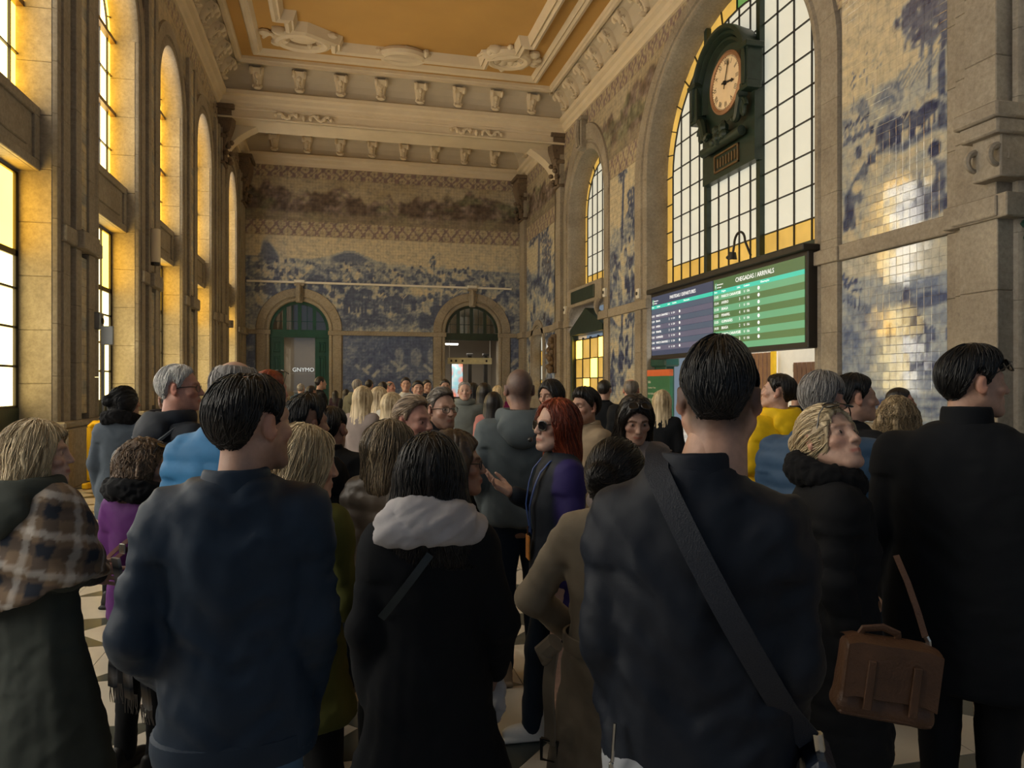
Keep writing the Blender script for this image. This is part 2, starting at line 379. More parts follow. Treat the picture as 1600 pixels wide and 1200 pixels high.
def paint_frieze(seed):
    BR, OC, GR, VI = np.array((.13, .10, .085)), np.array((.43, .375, .28)), np.array((.20, .20, .14)), np.array((.26, .21, .20))
    def f(a, z):
        zz = (z - z.min()) / (z.max() - z.min() + 1e-6)
        n = fbm(np.stack([a * .9 + seed, z * 1.6, a * 0 + seed], -1), 4); n2 = fbm(np.stack([a * 2.3 + seed, z * 2.6, a * 0 + 3], -1), 4)
        hill = .72 + .35 * fbm(np.stack([a * .7 + seed, a * 0, a * 0], -1), 3) + .25 * fbm(np.stack([a * 2.7 + seed, a * 0, a * 0], -1), 2)
        sky = OC + .1 * n[..., None]; m = sstep(.05, -.05, zz - hill)[..., None]
        body = BR + (VI - BR) * sstep(-.2, .35, n2)[..., None]; body = body + (GR - body) * sstep(.05, .4, n)[..., None]; body = body + (OC * .8 - body) * sstep(.22, .5, n2)[..., None]
        c = sky * (1 - m) + body * m
        body = body * (1 + .9 * fbm(np.stack([a * 6 + seed, z * 6, a * 0], -1), 3))[..., None]; c = sky * (1 - m) + body * m; lowm = sstep(.26, .14, zz)[..., None]; return np.clip(c * (1 - lowm * .6) + (OC * .72) * lowm * .6, .02, 1)
    return f
def paint_ornament(per):
    A, B, C = np.array((.50, .44, .33)), np.array((.25, .19, .195)), np.array((.45, .385, .27))
    def f(a, z):
        u = a / per * 2 * math.pi; zz = (z - z.min()) / (z.max() - z.min() + 1e-6); v = zz * 2 * math.pi
        p = np.sin(u) * np.sin(v) + .6 * np.cos(2 * u + v * .0) * np.cos(2 * v) ; q = np.abs(np.sin(u + v)) * np.abs(np.sin(u - v))
        m = np.where((p > .25) | (q < .13), 1.0, 0.0); m2 = np.where(p < -.55, 1.0, 0.0)
        c = A * (1 - m[..., None]) + B * m[..., None]; c = c * (1 - m2[..., None]) + C * m2[..., None]
        e = ((zz < .07) | (zz > .93))[..., None]; return np.where(e, C * .8, c)
    return f
def paint_panel(a, z):
    t = .3 + .3 * np.sin(a * 40) * np.sin(z * 9); n = fbm(np.stack([a * 9, z * 9, a * 0], -1), 3)
    wdt = float(a.max()); e = (np.abs(a - wdt / 2) > wdt * .42); f = np.abs((z * .9) % 1 - .5)
    t = np.where(f < .1, .95, .35 + .35 * np.cos(z * 11) * np.cos((a - wdt / 2) * 14)) + .2 * n
    c = tone_rgb(np.clip(t * .40, 0, 1)) * np.array((1.0, .92, .8)); return np.where(e[..., None], c * .6, c)
def mural(name, P0, ax, la, z0, z1, step, paint, mat, hole=None, parent=None, **kw):
    """flat glazed-tile panel; P0 corner, ax unit vector of the a direction"""
    na, nz = max(1, round(la / step)), max(1, round((z1 - z0) / step))
    A, Z = np.meshgrid(np.linspace(0, la, na + 1), np.linspace(z0, z1, nz + 1), indexing='ij')
    C = np.clip(paint(A, Z), .01, 1).reshape(-1, 3)
    V = np.stack([P0[0] + ax[0] * A, P0[1] + ax[1] * A, Z], -1).reshape(-1, 3)
    i, k = np.meshgrid(np.arange(na), np.arange(nz), indexing='ij'); b = i * (nz + 1) + k
    F = np.stack([b, b + nz + 1, b + nz + 2, b + 1], -1).reshape(-1, 4)
    if hole is not None:
        ca = (i + .5).ravel() * la / na; cz = z0 + (k + .5).ravel() * (z1 - z0) / nz; F = F[~hole(ca, cz)]
    return tag(link(name, mesh_np(name, V, F, mat, False, C), parent), **kw)
# ------------------------------------------------------------------ shell dimensions (metres)
XL, XR, YF, YB = -4.5, 9.5, 37.0, -5.0
ZC, ZT = 12.45, 14.0                   # underside of the cornice, flat ceiling
IMP0, IMP1 = 4.10, 4.40                # impost band
CENTRE = (XL + XR) / 2
def arch_pts(c, r, rz, zs, n=24, a0=0.0, a1=math.pi):
    return [(c + r * math.cos(a0 + (a1 - a0) * k / n), zs + rz * math.sin(a0 + (a1 - a0) * k / n)) for k in range(n + 1)]
def wall_sheet(name, fn, a0, a1, z1, ops, parent=None, **kw):
    """wall face with arched openings: ops = (o0, o1, bottom, spring, rise); fn(a, z, t) -> point; reveals go back to t"""
    mb = MB(); cur = a0
    Q = lambda p: mb.add(p, [tuple(range(len(p)))])
    for o0, o1, zb, zs, rz, dep in sorted(ops):
        Q([fn(cur, 0, 0), fn(o0, 0, 0), fn(o0, z1, 0), fn(cur, z1, 0)]); cur = o1
        c, r = (o0 + o1) / 2, (o1 - o0) / 2
        pts = arch_pts(c, r, rz, zs, 28)[::-1]
        if zb > 0: Q([fn(o0, 0, 0), fn(o1, 0, 0), fn(o1, zb, 0), fn(o0, zb, 0)]); Q([fn(o0, zb, 0), fn(o1, zb, 0), fn(o1, zb, dep), fn(o0, zb, dep)])
        for (p, q) in zip(pts, pts[1:]):
            Q([fn(p[0], p[1], 0), fn(q[0], q[1], 0), fn(q[0], z1, 0), fn(p[0], z1, 0)])
            Q([fn(p[0], p[1], 0), fn(q[0], q[1], 0), fn(q[0], q[1], dep), fn(p[0], p[1], dep)])
        for e in (o0, o1): Q([fn(e, zb, 0), fn(e, zs, 0), fn(e, zs, dep), fn(e, zb, dep)])
    Q([fn(cur, 0, 0), fn(a1, 0, 0), fn(a1, z1, 0), fn(cur, z1, 0)])
    return mb.obj(name, M['stone'], parent, **kw)
fL = lambda a, z, t: (XL - t, a, z)          # left wall: t goes out to the street
fR = lambda a, z, t: (XR + t, a, z)
fF = lambda a, z, t: (a, YF + t, z)
L_OPEN = [(.6, 3.3), (5.45, 8.15), (10.35, 13.05), (15.2, 17.95), (20.1, 22.75), (25.1, 27.75), (32.0, 34.4)]
LS, LR = 9.5, 1.36
wall_left = wall_sheet('wall_left', fL, YB, YF, ZC + .1, [(a, b, 0, LS, LR, .62) for a, b in L_OPEN], kind='structure')
R_BIG = (12.84, 21.1, 0, 8.2, 3.75, .75); R_SML = (24.8, 28.9, 0, 8.75, 2.15, .75); R_DOOR = (4.2, 8.25, 0, 8.75, 2.1, .75)
R_NICHE = (32.9, 34.6, 0, 3.6, .85, .6)
wall_right = wall_sheet('wall_right', fR, YB, YF, ZC + .1, [R_BIG, R_SML, R_DOOR, R_NICHE], kind='structure')
D_L, D_R = (-3.25, -.43, 0, 4.4, 1.41, .55), (5.40, 8.22, 0, 4.4, 1.41, .55)
wall_far = wall_sheet('wall_far', fF, XL, XR, ZC + .1, [D_L, D_R], kind='structure')
# ---- stone blocks, jambs and voussoirs
def blocks(parent, fn, a0, a1, t0, t1, z0, z1, h, c=.012, key=None):
    n = max(1, round((z1 - z0) / h)); dz = (z1 - z0) / n; me = None
    for k in range(n):
        if me is None:
            p, q = fn(a0, 0, t0), fn(a1, dz, t1); mx = [min(p[i], q[i]) for i in range(3)]; Mx = [max(p[i], q[i]) for i in range(3)]
            ctr = [(mx[i] + Mx[i]) / 2 for i in range(3)]
            mb = MB().box(mx[0] - ctr[0], Mx[0] - ctr[0], mx[1] - ctr[1], Mx[1] - ctr[1], 0, dz - .004, c); me = mb.mesh('stone_block', M['stone'])
        link('stone_block', me, parent, (ctr[0], ctr[1], z0 + k * dz))
def ring(parent, fn, c, r0, r1, rz0, rz1, zs, prof, n=11, mat='stone', name='voussoir'):
    """voussoirs: prof = list of (s 0..1 across the band, t projection)"""
    for k in range(n):
        g = .0035 / r1
        aa = np.linspace(math.pi * k / n + g, math.pi * (k + 1) / n - g, 5); rows = []
        for an in aa:
            row = []
            for s_, t_ in prof:
                r, rz = r0 + (r1 - r0) * s_, rz0 + (rz1 - rz0) * s_
                row.append(fn(c + r * math.cos(an), zs + rz * math.sin(an), t_))
            rows.append(row)
        mb = MB().strip(rows); m = len(prof)
        mb.f.append(tuple(range(m))); mb.f.append(tuple(range((len(aa) - 1) * m, len(aa) * m)))
        mb.obj(name, M[mat], parent, smooth=True)
def jambs(parent, fn, o0, o1, w, zs, prof, h=.9, z0=0.0):
    for side, e in ((-1, o0), (1, o1)):
        n = max(1, round((zs - z0) / h)); dz = (zs - z0) / n
        for k in range(n):
            a, b = z0 + k * dz + .003, z0 + (k + 1) * dz - .003
            rows = [[fn(e + side * w * s_, zz, t_) for s_, t_ in prof] for zz in (a, b)]
            mb = MB().strip(rows); m = len(prof); mb.f.append(tuple(range(m))); mb.f.append(tuple(range(m, 2 * m)))
            mb.obj('stone_block', M['stone'], parent, smooth=True)
PROF = [(-.006, .10), (-.006, -.03), (.05, -.08), (.18, -.10), (.30, -.08), (.36, -.04), (.42, -.03), (.45, -.09), (.95, -.09), (1, -.02), (1, .03)]
PROF_B = [(-.006, .10), (-.006, -.02), (.06, -.07), (.20, -.08), (.26, -.03), (.32, -.03), (.36, -.10), (.96, -.10), (1, -.02), (1, .03)]
def keystone(parent, fn, c, z0, z1, w, t):
    mb = MB()
    for k, (zz0, zz1, ww, tt) in enumerate(((z0, z1, w * .78, t), (z1 - .08, z1 + .06, w * 1.15, t * 1.15), (z0 - .03, z0 + .10, w * .7, t * 1.1))):
        p, q = fn(c - ww / 2, zz0, -tt), fn(c + ww / 2, zz1, .02); mb.box(p[0], q[0], p[1], q[1], zz0, zz1, .02)
    pts = [fn(c, z0 + (z1 - z0) * s_, -t - .07 * math.sin(s_ * 3.1)) for s_ in np.linspace(.05, .95, 9)]; mb.tube(pts, w * .2, 8)
    mb.obj('keystone', M['stone'], parent)
for a, b in L_OPEN:
    c = (a + b) / 2; r = (b - a) / 2
    if b > 5:
        ring(wall_left, fL, c, r, r + .62, LR, LR + .66, LS, PROF, 9); jambs(wall_left, fL, a, b, .62, LS, PROF, .88, 1.0)
    if b > 5:
        blocks(wall_left, fL, b + .004, b - .02, -.02, .60, 0.0, LS, .88, .01)
ring(wall_right, fR, (R_BIG[0] + R_BIG[1]) / 2, 4.13, 4.93, 3.75, 4.22, 8.2, PROF_B, 17); jambs(wall_right, fR, R_BIG[0], R_BIG[1], .80, 8.2, PROF_B, .95)
ring(wall_right, fR, 26.85, 2.05, 2.65, 2.15, 3.15, 8.75, PROF_B, 11); jambs(wall_right, fR, 24.8, 28.9, .58, 8.75, PROF_B, .95)
ring(wall_right, fR, 6.22, 2.03, 2.66, 2.1, 3.1, 8.75, PROF_B, 9); jambs(wall_right, fR, 4.2, 8.25, .58, 8.75, PROF_B, .95)
ring(wall_right, fR, 33.75, .85, 1.25, .85, 1.25, 3.6, PROF_B, 7); jambs(wall_right, fR, 32.9, 34.6, .4, 3.6, PROF_B, .95)
for D in (D_L, D_R):
    c = (D[0] + D[1]) / 2; ring(wall_far, fF, c, 1.41, 2.05, 1.41, 2.05, 4.4, PROF_B, 11); jambs(wall_far, fF, D[0], D[1], .62, 4.4, PROF_B, .9)
    keystone(wall_far, fF, c, 5.75, 6.62, .42, .2)
keystone(wall_right, fR, 26.85, 10.95, 12.1, .6, .3)
# ---- impost bands, plinths, pilasters
def slab(parent, fn, a0, a1, z0, z1, t0, t1, name='impost_band', mat='stone', c=.015):
    p, q = fn(a0, z0, t0), fn(a1, z1, t1); return MB().box(p[0], q[0], p[1], q[1], z0, z1, c).obj(name, M[mat], parent)
for i, (a, b) in enumerate(L_OPEN):
    n0 = L_OPEN[i + 1][0] if i + 1 < len(L_OPEN) else YF
    if b < 5: continue
    big = n0 - b > 3
    spans = [(b, b + 2.15)] if big else [(b, n0)]
    if big: spans.append((n0 - .9, n0))
    for s0, s1 in spans:
        slab(wall_left, fL, s0 - .04, s1 + .04, 0, .98, -.26, .05, 'plinth', c=.02)
        slab(wall_left, fL, s0 - .02, s1 + .02, .98, 1.10, -.22, .05, 'plinth_moulding', c=.03)
        slab(wall_left, fL, s0 + .18, s1 - .10, IMP0 - .02, IMP1 - .05, -.17, .02); slab(wall_left, fL, s0 + .72, s1 - .62 if s1 - s0 > 1.5 else s1 - .05, IMP0 - .04, IMP1 - .03, -.27, .02)
    s0, s1 = spans[0]
    if s1 - s0 > 1.9:
        pa, pb = s0 + .72, s1 - .50
        for z0, z1, nm in ((1.1, IMP0 - .04, 'lower'), (IMP1 - .03, 11.6, 'upper')):
            blocks(wall_left, fL, pa, pa + .27, -.14, .02, z0, z1, 1.05, .008); blocks(wall_left, fL, pb - .27, pb, -.14, .02, z0, z1, 1.05, .008)
            mural('tile_strip', (XL + .10, pa + .27, 0), (0, 1), pb - pa - .54, z0 + .1, z1 - .1, .04, paint_panel, M['mural_side'], parent=wall_left)
slab(wall_right, fR, 21.75, 24.3, IMP0, IMP1, -.12, .02); slab(wall_right, fR, 9.2, 12.04, IMP0, IMP1, -.12, .02); slab(wall_right, fR, 8.15, 9.25, IMP0 - .02, IMP1 + .02, -.42, .02)
slab(wall_right, fR, 12.0, 13.3, IMP0, IMP1 - .02, -.17, .10); slab(wall_right, fR, 20.9, 21.95, IMP0, IMP1, -.15, .02); slab(wall_right, fR, 24.2, 25.2, IMP0, IMP1, -.15, .1); slab(wall_right, fR, 28.6, 29.4, IMP0, IMP1, -.15, .05); slab(wall_right, fR, 29.3, 36.9, IMP0, IMP1, -.1, .02)
for (a, b) in ((YB, 4.0), (8.3, 12.6), (21.3, 24.6), (29.1, 36.9)): slab(wall_right, fR, a, b, 0, 1.0, -.16, .02, 'plinth', c=.03)
for (a, b) in ((XL, -3.9), (.2, 4.75), (8.85, XR)): slab(wall_far, fF, a, b, 0, 1.0, -.14, .02, 'plinth', c=.03)
for (a, b) in ((-4.4, -3.2), (-.47, 5.44), (8.18, 9.4)): slab(wall_far, fF, a, b, IMP0 + .05, IMP1 - .03, -.14, .02)
def pilaster(parent, fn, a0, a1, t, z1=11.6, capital=True, mat='stone'):
    blocks(parent, fn, a0, a1, -t, .02, 1.0, IMP0, 1.0, .012); blocks(parent, fn, a0 + .05, a1 - .05, -t + .03, .02, IMP1, z1, 1.05, .012)
    slab(parent, fn, a0 - .08, a1 + .08, 0, 1.0, -t - .1, .02, 'plinth', c=.03); slab(parent, fn, a0 - .06, a1 + .06, IMP0, IMP1, -t - .10, .02)
    if not capital: return
    mb = MB()
    for (z0, z1_, e, tt) in ((12.28, 12.46, .16, t + .42), (12.05, 12.30, .08, t + .30), (11.2, 11.35, .05, t + .1), (10.2, 10.32, .03, t + .06)):
        p, q = fn(a0 - e, z0, -tt), fn(a1 + e, z1_, 0); mb.box(p[0], q[0], p[1], q[1], z0, z1_, .03)
    rows = []
    for s_ in np.linspace(0, 1, 14):
        zz = 12.08 - 1.75 * s_; tt = t + .06 + .30 * (1 - s_) ** 1.6 + .07 * math.sin(s_ * 6.5) * (1 - s_ * .5); e = .02 + .16 * s_
        rows.append([fn(a0 + e, zz, 0), fn(a0 + e, zz, -tt * .92), fn(a0 + e + .1, zz, -tt), fn((a0 + a1) / 2, zz, -tt - .06), fn(a1 - e - .1, zz, -tt), fn(a1 - e, zz, -tt * .92), fn(a1 - e, zz, 0)])
    mb.strip(rows)
    c = (a0 + a1) / 2
    for s_ in range(12):
        p = fn(c + (a1 - a0) * .42 * math.cos(s_ * 2.4), 11.9 - .14 * s_, -(t + .10 + .05 * (s_ % 3))); mb.ball(p, (.12, .12, .10), 7, 5)
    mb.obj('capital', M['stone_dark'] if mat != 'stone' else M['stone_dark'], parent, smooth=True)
pilaster(wall_left, fL, 29.45, 30.25, .22); pilaster(wall_left, fL, 35.6, 36.8, .2)
pilaster(wall_right, fR, 29.55, 30.25, .25); pilaster(wall_right, fR, 35.9, 36.95, .2)
pilaster(wall_right, fR, 8.35, 9.0, .36, capital=False)
blocks(wall_right, fR, 9.0, 9.2, -.24, .02, 1.0, IMP0, 1.0, .01); blocks(wall_right, fR, 9.0, 9.2, -.24, .02, IMP1, 12.3, 1.0, .01)
blocks(wall_right, fR, 9.2, 9.5, -.09, .02, 1.0, IMP0, 1.0, .01); blocks(wall_right, fR, 9.2, 9.5, -.09, .02, IMP1, 12.3, 1.0, .01)
# carved console at the near pilaster
mb = MB()
mb.box(XR - .75, XR, 8.0, 8.75, 5.4, 5.62, .03); mb.box(XR - .68, XR, 8.05, 8.7, 5.2, 5.42, .03); mb.box(XR - .55, XR, 8.12, 8.6, 4.62, 5.22, .02)
for yy in (8.18, 8.55): mb.tube([(XR - .55 - .13 * math.cos(t), yy, 4.92 + .13 * math.sin(t)) for t in np.linspace(-2.5, 3.6, 20)], np.linspace(.03, .07, 20), 7)
mb.obj('console', M['stone'], wall_right, smooth=True)
# ---- floor: stone slabs with dark wedges
FL = {'a': plain('pale_marble', (.50, .455, .38), .32, .5, var=.12, scale=2.5), 'b': plain('dark_marble', (.045, .055, .05), .28, .5, var=.3, scale=4)}
floor = MB().box(XL - .6, XR + 3, YB, YF + 9, -.12, -.012).obj('floor', FL['a'], None, kind='structure')
T = .62; g = .003
def tri_tile(pts, mat):
    c = (sum(p[0] for p in pts) / len(pts), sum(p[1] for p in pts) / len(pts)); q = []
    for p in pts: q.append((p[0] + (c[0] - p[0]) * .012, p[1] + (c[1] - p[1]) * .012))
    return MB().prism(q, lambda a, b, t: (a, b, t), -.02, 0.0).mesh('floor_tile', mat)
kinds = {}
h_ = T / 2
kinds['sq'] = tri_tile([(-h_, -h_), (h_, -h_), (h_, h_), (-h_, h_)], FL['a'])
for k in range(4):
    R_ = Matrix.Rotation(k * math.pi / 2, 2); f_ = lambda p: tuple(R_ @ Vector(p))
    kinds['d%d' % k] = tri_tile([f_(p) for p in ((-h_, -h_), (h_, -h_), (0, 0))], FL['b'])
    kinds['l%d' % k] = tri_tile([f_(p) for p in ((-h_, -h_), (h_, -h_), (0, 0))], FL['a'])
cells = []
for i in range(-8, 17):
    for j in range(0, 22):
        x, y = i * T + .1, 1.2 + j * T
        d = x * SY + y * CY; u = 800 + FPX * (x * CY - y * SY) / max(d, .1)
        if XL + .2 < x < XR and d > 1.6: cells.append((d, x, y, i, j, -80 < u < 1680))
cells.sort(); made = 0; rest = MB()
for d, x, y, i, j, vis in cells:
    parts = ['sq'] if (i + j) % 2 else ['d0', 'l1', 'd2', 'l3']
    if vis and made + len(parts) <= 296 and d > 2.2:
        for p in parts: link('floor_tile', kinds[p], floor, (x, y, 0)); made += 1
    else:
        for p in parts:
            me = kinds[p]; rest.v += [(q.co.x + x, q.co.y + y, q.co.z) for q in me.vertices]; n0 = len(rest.v) - len(me.vertices)
            rest.f += [tuple(v_ + n0 for v_ in q.vertices) for q in me.polygons]; rest.n += 1
            rest.__dict__.setdefault('m', []).extend([0 if p in ('sq', 'l1', 'l3') else 1] * len(me.polygons))
me = bpy.data.meshes.new('floor_paving'); me.from_pydata(rest.v, [], rest.f); me.materials.append(FL['a']); me.materials.append(FL['b'])
me.polygons.foreach_set('material_index', rest.m); tag(link('floor_paving', me, floor), kind='stuff')
# far floor pattern in the material: large dark lozenges
m, nt, b = nodes('far_marble'); v = worldpos(nt, (1 / T, 1 / T, 1)); ck = nd(nt, 'ShaderNodeTexChecker', Scale=1.0); nt.links.new(v, ck.inputs[0])
ck.inputs[1].default_value = (.48, .43, .36, 1); ck.inputs[2].default_value = (.30, .275, .235, 1); nt.links.new(ck.outputs[0], b.inputs['Base Color']); b.inputs['Roughness'].default_value = .3
floor.data.materials[0] = m
# ---- ceiling and cornice
ceiling = MB().box(XL - .7, XR + .8, YB, YF + .6, ZT, ZT + .2).obj('ceiling', M['gold_paint'], None, kind='structure')
YE = 29.5                              # near face of the cross beam
def cornice_run(fn, a0, a1, ret=0.0):
    """moulded cornice along a wall; fn(a, z, t) with t into the wall"""
    prof = [(0.02, ZC - .02), (-.10, ZC), (-.12, ZC + .10), (-.20, ZC + .16), (-.24, ZC + .30), (-.36, ZC + .36), (-.38, ZC + .50), (-.30, ZC + .54), (-.22, ZC + .60)]
    cove = [(-.22, ZC + .60), (-.24, ZC + .80), (-.32, ZC + 1.02), (-.46, ZC + 1.22), (-.66, ZC + 1.36), (-.78, ZC + 1.40)]
    top = [(-.78, ZC + 1.38), (-.82, ZC + 1.34), (-.92, ZC + 1.34), (-.94, ZC + 1.42), (-1.0, ZC + 1.44), (-1.02, ZT + .01)]
    f2 = lambda t, s_: (a0 - t * 0 + 0, 0)
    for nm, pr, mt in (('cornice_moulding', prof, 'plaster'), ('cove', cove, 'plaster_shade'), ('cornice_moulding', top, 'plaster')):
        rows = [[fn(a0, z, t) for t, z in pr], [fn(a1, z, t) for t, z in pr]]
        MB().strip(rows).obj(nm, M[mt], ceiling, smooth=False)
def bracket_mesh(fn):
    mb = MB(); W = .13
    path = [(-.36, ZC + .60), (-.30, ZC + .78), (-.36, ZC + .98), (-.52, ZC + 1.16), (-.74, ZC + 1.27)]
    rows = []
    for i, (t, z) in enumerate(path):
        w_ = (.13, .16, .20, .25, .27)[i]; tt = (.05, .08, .10, .13, .10)[i]
        rows.append([fn(-w_, z, t), fn(-w_ * .6, z - tt * .6, t - tt), fn(w_ * .6, z - tt * .6, t - tt), fn(w_, z, t), fn(w_, z + .15, t + .18), fn(-w_, z + .15, t + .18)])
    mb.strip(rows, True)
    for s_ in (-1, 1):
        mb.tube([fn(s_ * .19, ZC + 1.16 + .10 * math.sin(q), -.66 + .12 * math.cos(q)) for q in np.linspace(-1, 4.4, 14)], np.linspace(.045, .08, 14), 6)
        mb.ball(fn(s_ * .13, ZC + .70, -.36), .07, 7, 5)
    mb.ball(fn(0, ZC + 1.04, -.60), (.09, .09, .13), 8, 6); mb.ball(fn(0, ZC + .62, -.40), (.16, .12, .06), 8, 5)
    for k in range(4): mb.ball(fn(0, ZC + .74 + .075 * k, -.40 - .05 * k), .055, 6, 4)
    return mb.mesh('bracket', M['plaster'], True)
fEnd = lambda a, z, t: (a, YE + t, z); fFar2 = lambda a, z, t: (a, YF + t, z); fBeamBack = lambda a, z, t: (a, 31.0 - t, z)
cornice_run(fL, YB, YF); cornice_run(fR, YB, YF); cornice_run(fEnd, XL, XR); cornice_run(fFar2, XL, XR); cornice_run(fBeamBack, XL, XR)
bl, br_, be = bracket_mesh(fL), bracket_mesh(fR), bracket_mesh(lambda a, z, t: (a, t, z))
for y in np.arange(6.0, 29.0, 1.32):
    link('bracket', bl, ceiling, (0, y, 0)); link('bracket', br_, ceiling, (0, y, 0))
for y in (32.2, 33.5, 34.8): link('bracket', bl, ceiling, (0, y, 0)); link('bracket', br_, ceiling, (0, y, 0))
for k in range(8):
    x = XL + 1.5 + (XR - XL - 3.1) * k / 7
    if 0 <= k: link('bracket', be, ceiling, (x, YE, 0)); link('bracket', be, ceiling, (x, YF, 0))
# cross beam between the two bays
mb = MB().box(XL, XR, YE + .02, 31.0, 11.98, ZC + .65, .03); mb.box(XL, XR, YE - .04, 31.04, 12.34, 12.46, .02); mb.box(XL, XR, YE - .03, YE + .1, 11.98, 12.06, .01)
beam = mb.obj('cross_beam', M['plaster'], ceiling)
def swag(mb, fn, w, h):
    for k in range(9):
        s_ = (k - 4) / 4; mb.ball(fn(s_ * w / 2, (.18 - abs(s_) * .1) * h * math.cos(k * 2.1), -.05), (h * .22, .08, h * (.36 - .12 * abs(s_))), 8, 6)
    for s_ in (-1, 1): mb.tube([fn(s_ * w * (.12 + .35 * q), h * .28 * math.sin(q * 9), -.06) for q in np.linspace(0, 1, 14)], .06, 6)
for cx in (-1.3, 5.6):
    mb = MB(); swag(mb, lambda a, z, t: (cx + a, YE - .02 + t * .7, 12.19 + z), 2.1, .34); mb.obj('carved_cartouche', M['plaster'], ceiling, smooth=True)
# corbels under the ends of the beam
for fn, s_ in ((fL, 1), (fR, -1)):
    mb = MB(); rows = []
    for q in np.linspace(0, 1, 9):
        t = -.2 - 1.15 * (1 - q) ** 2; z = 11.98 - 1.25 * q
        rows.append([fn(30.32, z, t), fn(31.0, z, t), fn(31.0, z, 0), fn(30.32, z, 0)])
    mb.strip(rows, True); mb.obj('corbel', M['plaster'], ceiling, smooth=True)
# mouldings on the flat ceiling: two nested frames with stepped corners
def frame_run(pts, w, h, mat='plaster', name='ceiling_moulding', steps=((0, 0), (.15, .8), (.4, 1), (.6, .7), (.75, .9), (1, 0))):
    mb = MB(); n = len(pts); rows = []
    for i in range(n):
        p, q, r = Vector(pts[i - 1]), Vector(pts[i]), Vector(pts[(i + 1) % n])
        a, b = (q - p).normalized(), (r - q).normalized(); na, nb = Vector((-a.y, a.x)), Vector((-b.y, b.x)); mi = (na + nb); mi = mi / max(.35, mi.dot(na))
        rows.append([(q.x + mi.x * w * (s_ - .5), q.y + mi.y * w * (s_ - .5), ZT - h * hh) for s_, hh in steps])
    rows.append(rows[0]); return mb.strip(rows).obj(name, M[mat], ceiling)
X0, X1, Y0_, Y1_ = XL + 1.0, XR - 1.0, YB + .5, YE - .95
frame_run([(X0 + .62, Y0_), (X1 - .80, Y0_), (X1 - .80, Y1_ - .62), (X0 + .62, Y1_ - .62)], .42, .16)
i0, i1, j1 = X0 + 1.55, X1 - 1.75, Y1_ - 1.75
st = .55
frame_run([(i0, Y0_ + 2), (i1, Y0_ + 2), (i1, j1 - 2.0), (i1 - st * .6, j1 - 2.0), (i1 - st * .6, j1 - 1.25), (i1 - 1.4, j1 - .7), (i1 - 1.4, j1), (i0 + 1.9, j1), (i0 + 1.9, j1 - .55), (i0 + .9, j1 - 1.2), (i0 + .4, j1 - 1.2), (i0 + .4, j1 - 1.9), (i0, j1 - 1.9)], .46, .34)
def rosette(cx, cy, rx, ry, n, seed):
    g = random.Random(seed); mb = MB(); mb.ball((cx, cy, ZT - .02), (rx * .42, ry * .5, .16), 16, 8)
    mb.tube([(cx + rx * .62 * math.cos(t), cy + ry * .75 * math.sin(t), ZT - .14) for t in np.linspace(0, 2 * math.pi, 22)], .17, 8)
    for k in range(n):
        t = k * 2.4; q = .5 + .5 * g.random(); mb.ball((cx + rx * q * math.cos(t), cy + ry * q * math.sin(t), ZT - .08), (g.uniform(.12, .3), g.uniform(.12, .26), g.uniform(.1, .2)), 7, 5)
    for s_ in (-1, 1): mb.tube([(cx + s_ * rx * (.4 + .6 * q), cy + .22 * math.sin(q * 7), ZT - .10) for q in np.linspace(0, 1, 12)], np.linspace(.14, .05, 12), 7)
    mb.obj('ceiling_cartouche', M['plaster'], ceiling, smooth=True)
rosette((i0 + i1) / 2 - .05, j1 + .05, 1.15, .62, 7, 3); rosette(i0 + .75, j1 - .3, 1.35, .75, 26, 5); rosette(i1 - .55, j1 - .65, 1.15, .85, 26, 6)
# ---- tile murals
def arch_hole(*hs):
    def f(a, z):
        m = np.zeros(len(a), bool)
        for c, r, rz, zs in hs: m |= (np.abs(a - c) < r) & ((z < zs) | (((a - c) / r) ** 2 + ((z - zs) / rz) ** 2 < 1))
        return m
    return f
XM = XR - .035
def rmural(name, y0, y1, z0, z1, step, paint, label, hs=(), group=None):
    """right wall: a runs from the far end (left in view) towards the camera"""
    h = arch_hole(*[((y1 - c), r, rz, zs) for c, r, rz, zs in hs]) if hs else None
    return mural(name, (XM, y1, 0), (0, -1), y1 - y0, z0, z1, step, paint, M['mural_side'], h, parent=wall_right, label=label)
HB = [(16.97, 4.9, 4.2, 8.2)]; HS = [(26.85, 2.6, 3.1, 8.75)]; HN = [(33.75, 1.2, 1.2, 3.6)]
rmural('tile_mural', 21.7, 24.3, IMP1, 9.0, .05, paint_tall(3, 6.3), 'tall blue tile mural with a tree beside the small arched window')
rmural('tile_mural', 21.9, 24.2, 1.0, IMP0, .05, paint_tall(9, 2.9), 'blue tile mural below the stone band left of the departures board')
rmural('tile_mural', 31.0, 35.9, IMP1 + .0, 9.0, .07, paint_tall(15, 6.4), 'blue tile mural above the niche by the far corner', [])
rmural('tile_mural', 31.0, 35.9, 1.0, IMP0, .07, paint_tall(21, 2.8), 'blue tile mural around the small arched niche', HN)
rmural('tile_mural', 28.95, 29.6, 1.0, 8.98, .07, paint_tall(27, 6.0), 'narrow blue tile strip beside the far right pilaster')
for (a, b, hs) in ((8.3, 29.6, HB + HS), (30.9, 35.9, None)):
    rmural('ornament_band', a, b, 11.85, ZC, .06, paint_ornament(.52), 'purple star tile band under the cornice above the big arch' if hs else 'purple star tile band under the cornice past the far right pilaster', hs or ())
    rmural('tile_frieze', a, b, 9.75, 11.85, .07, paint_frieze(41 if hs else 47), 'brown and ochre tile frieze above the big clock window' if hs else 'brown and green tile frieze by the far right corner', hs or ())
    rmural('ornament_band', a, b, 9.0, 9.75, .06, paint_ornament(.52), 'star tile band below the right hand frieze' if hs else 'star tile band below the frieze by the far right corner', hs or ())
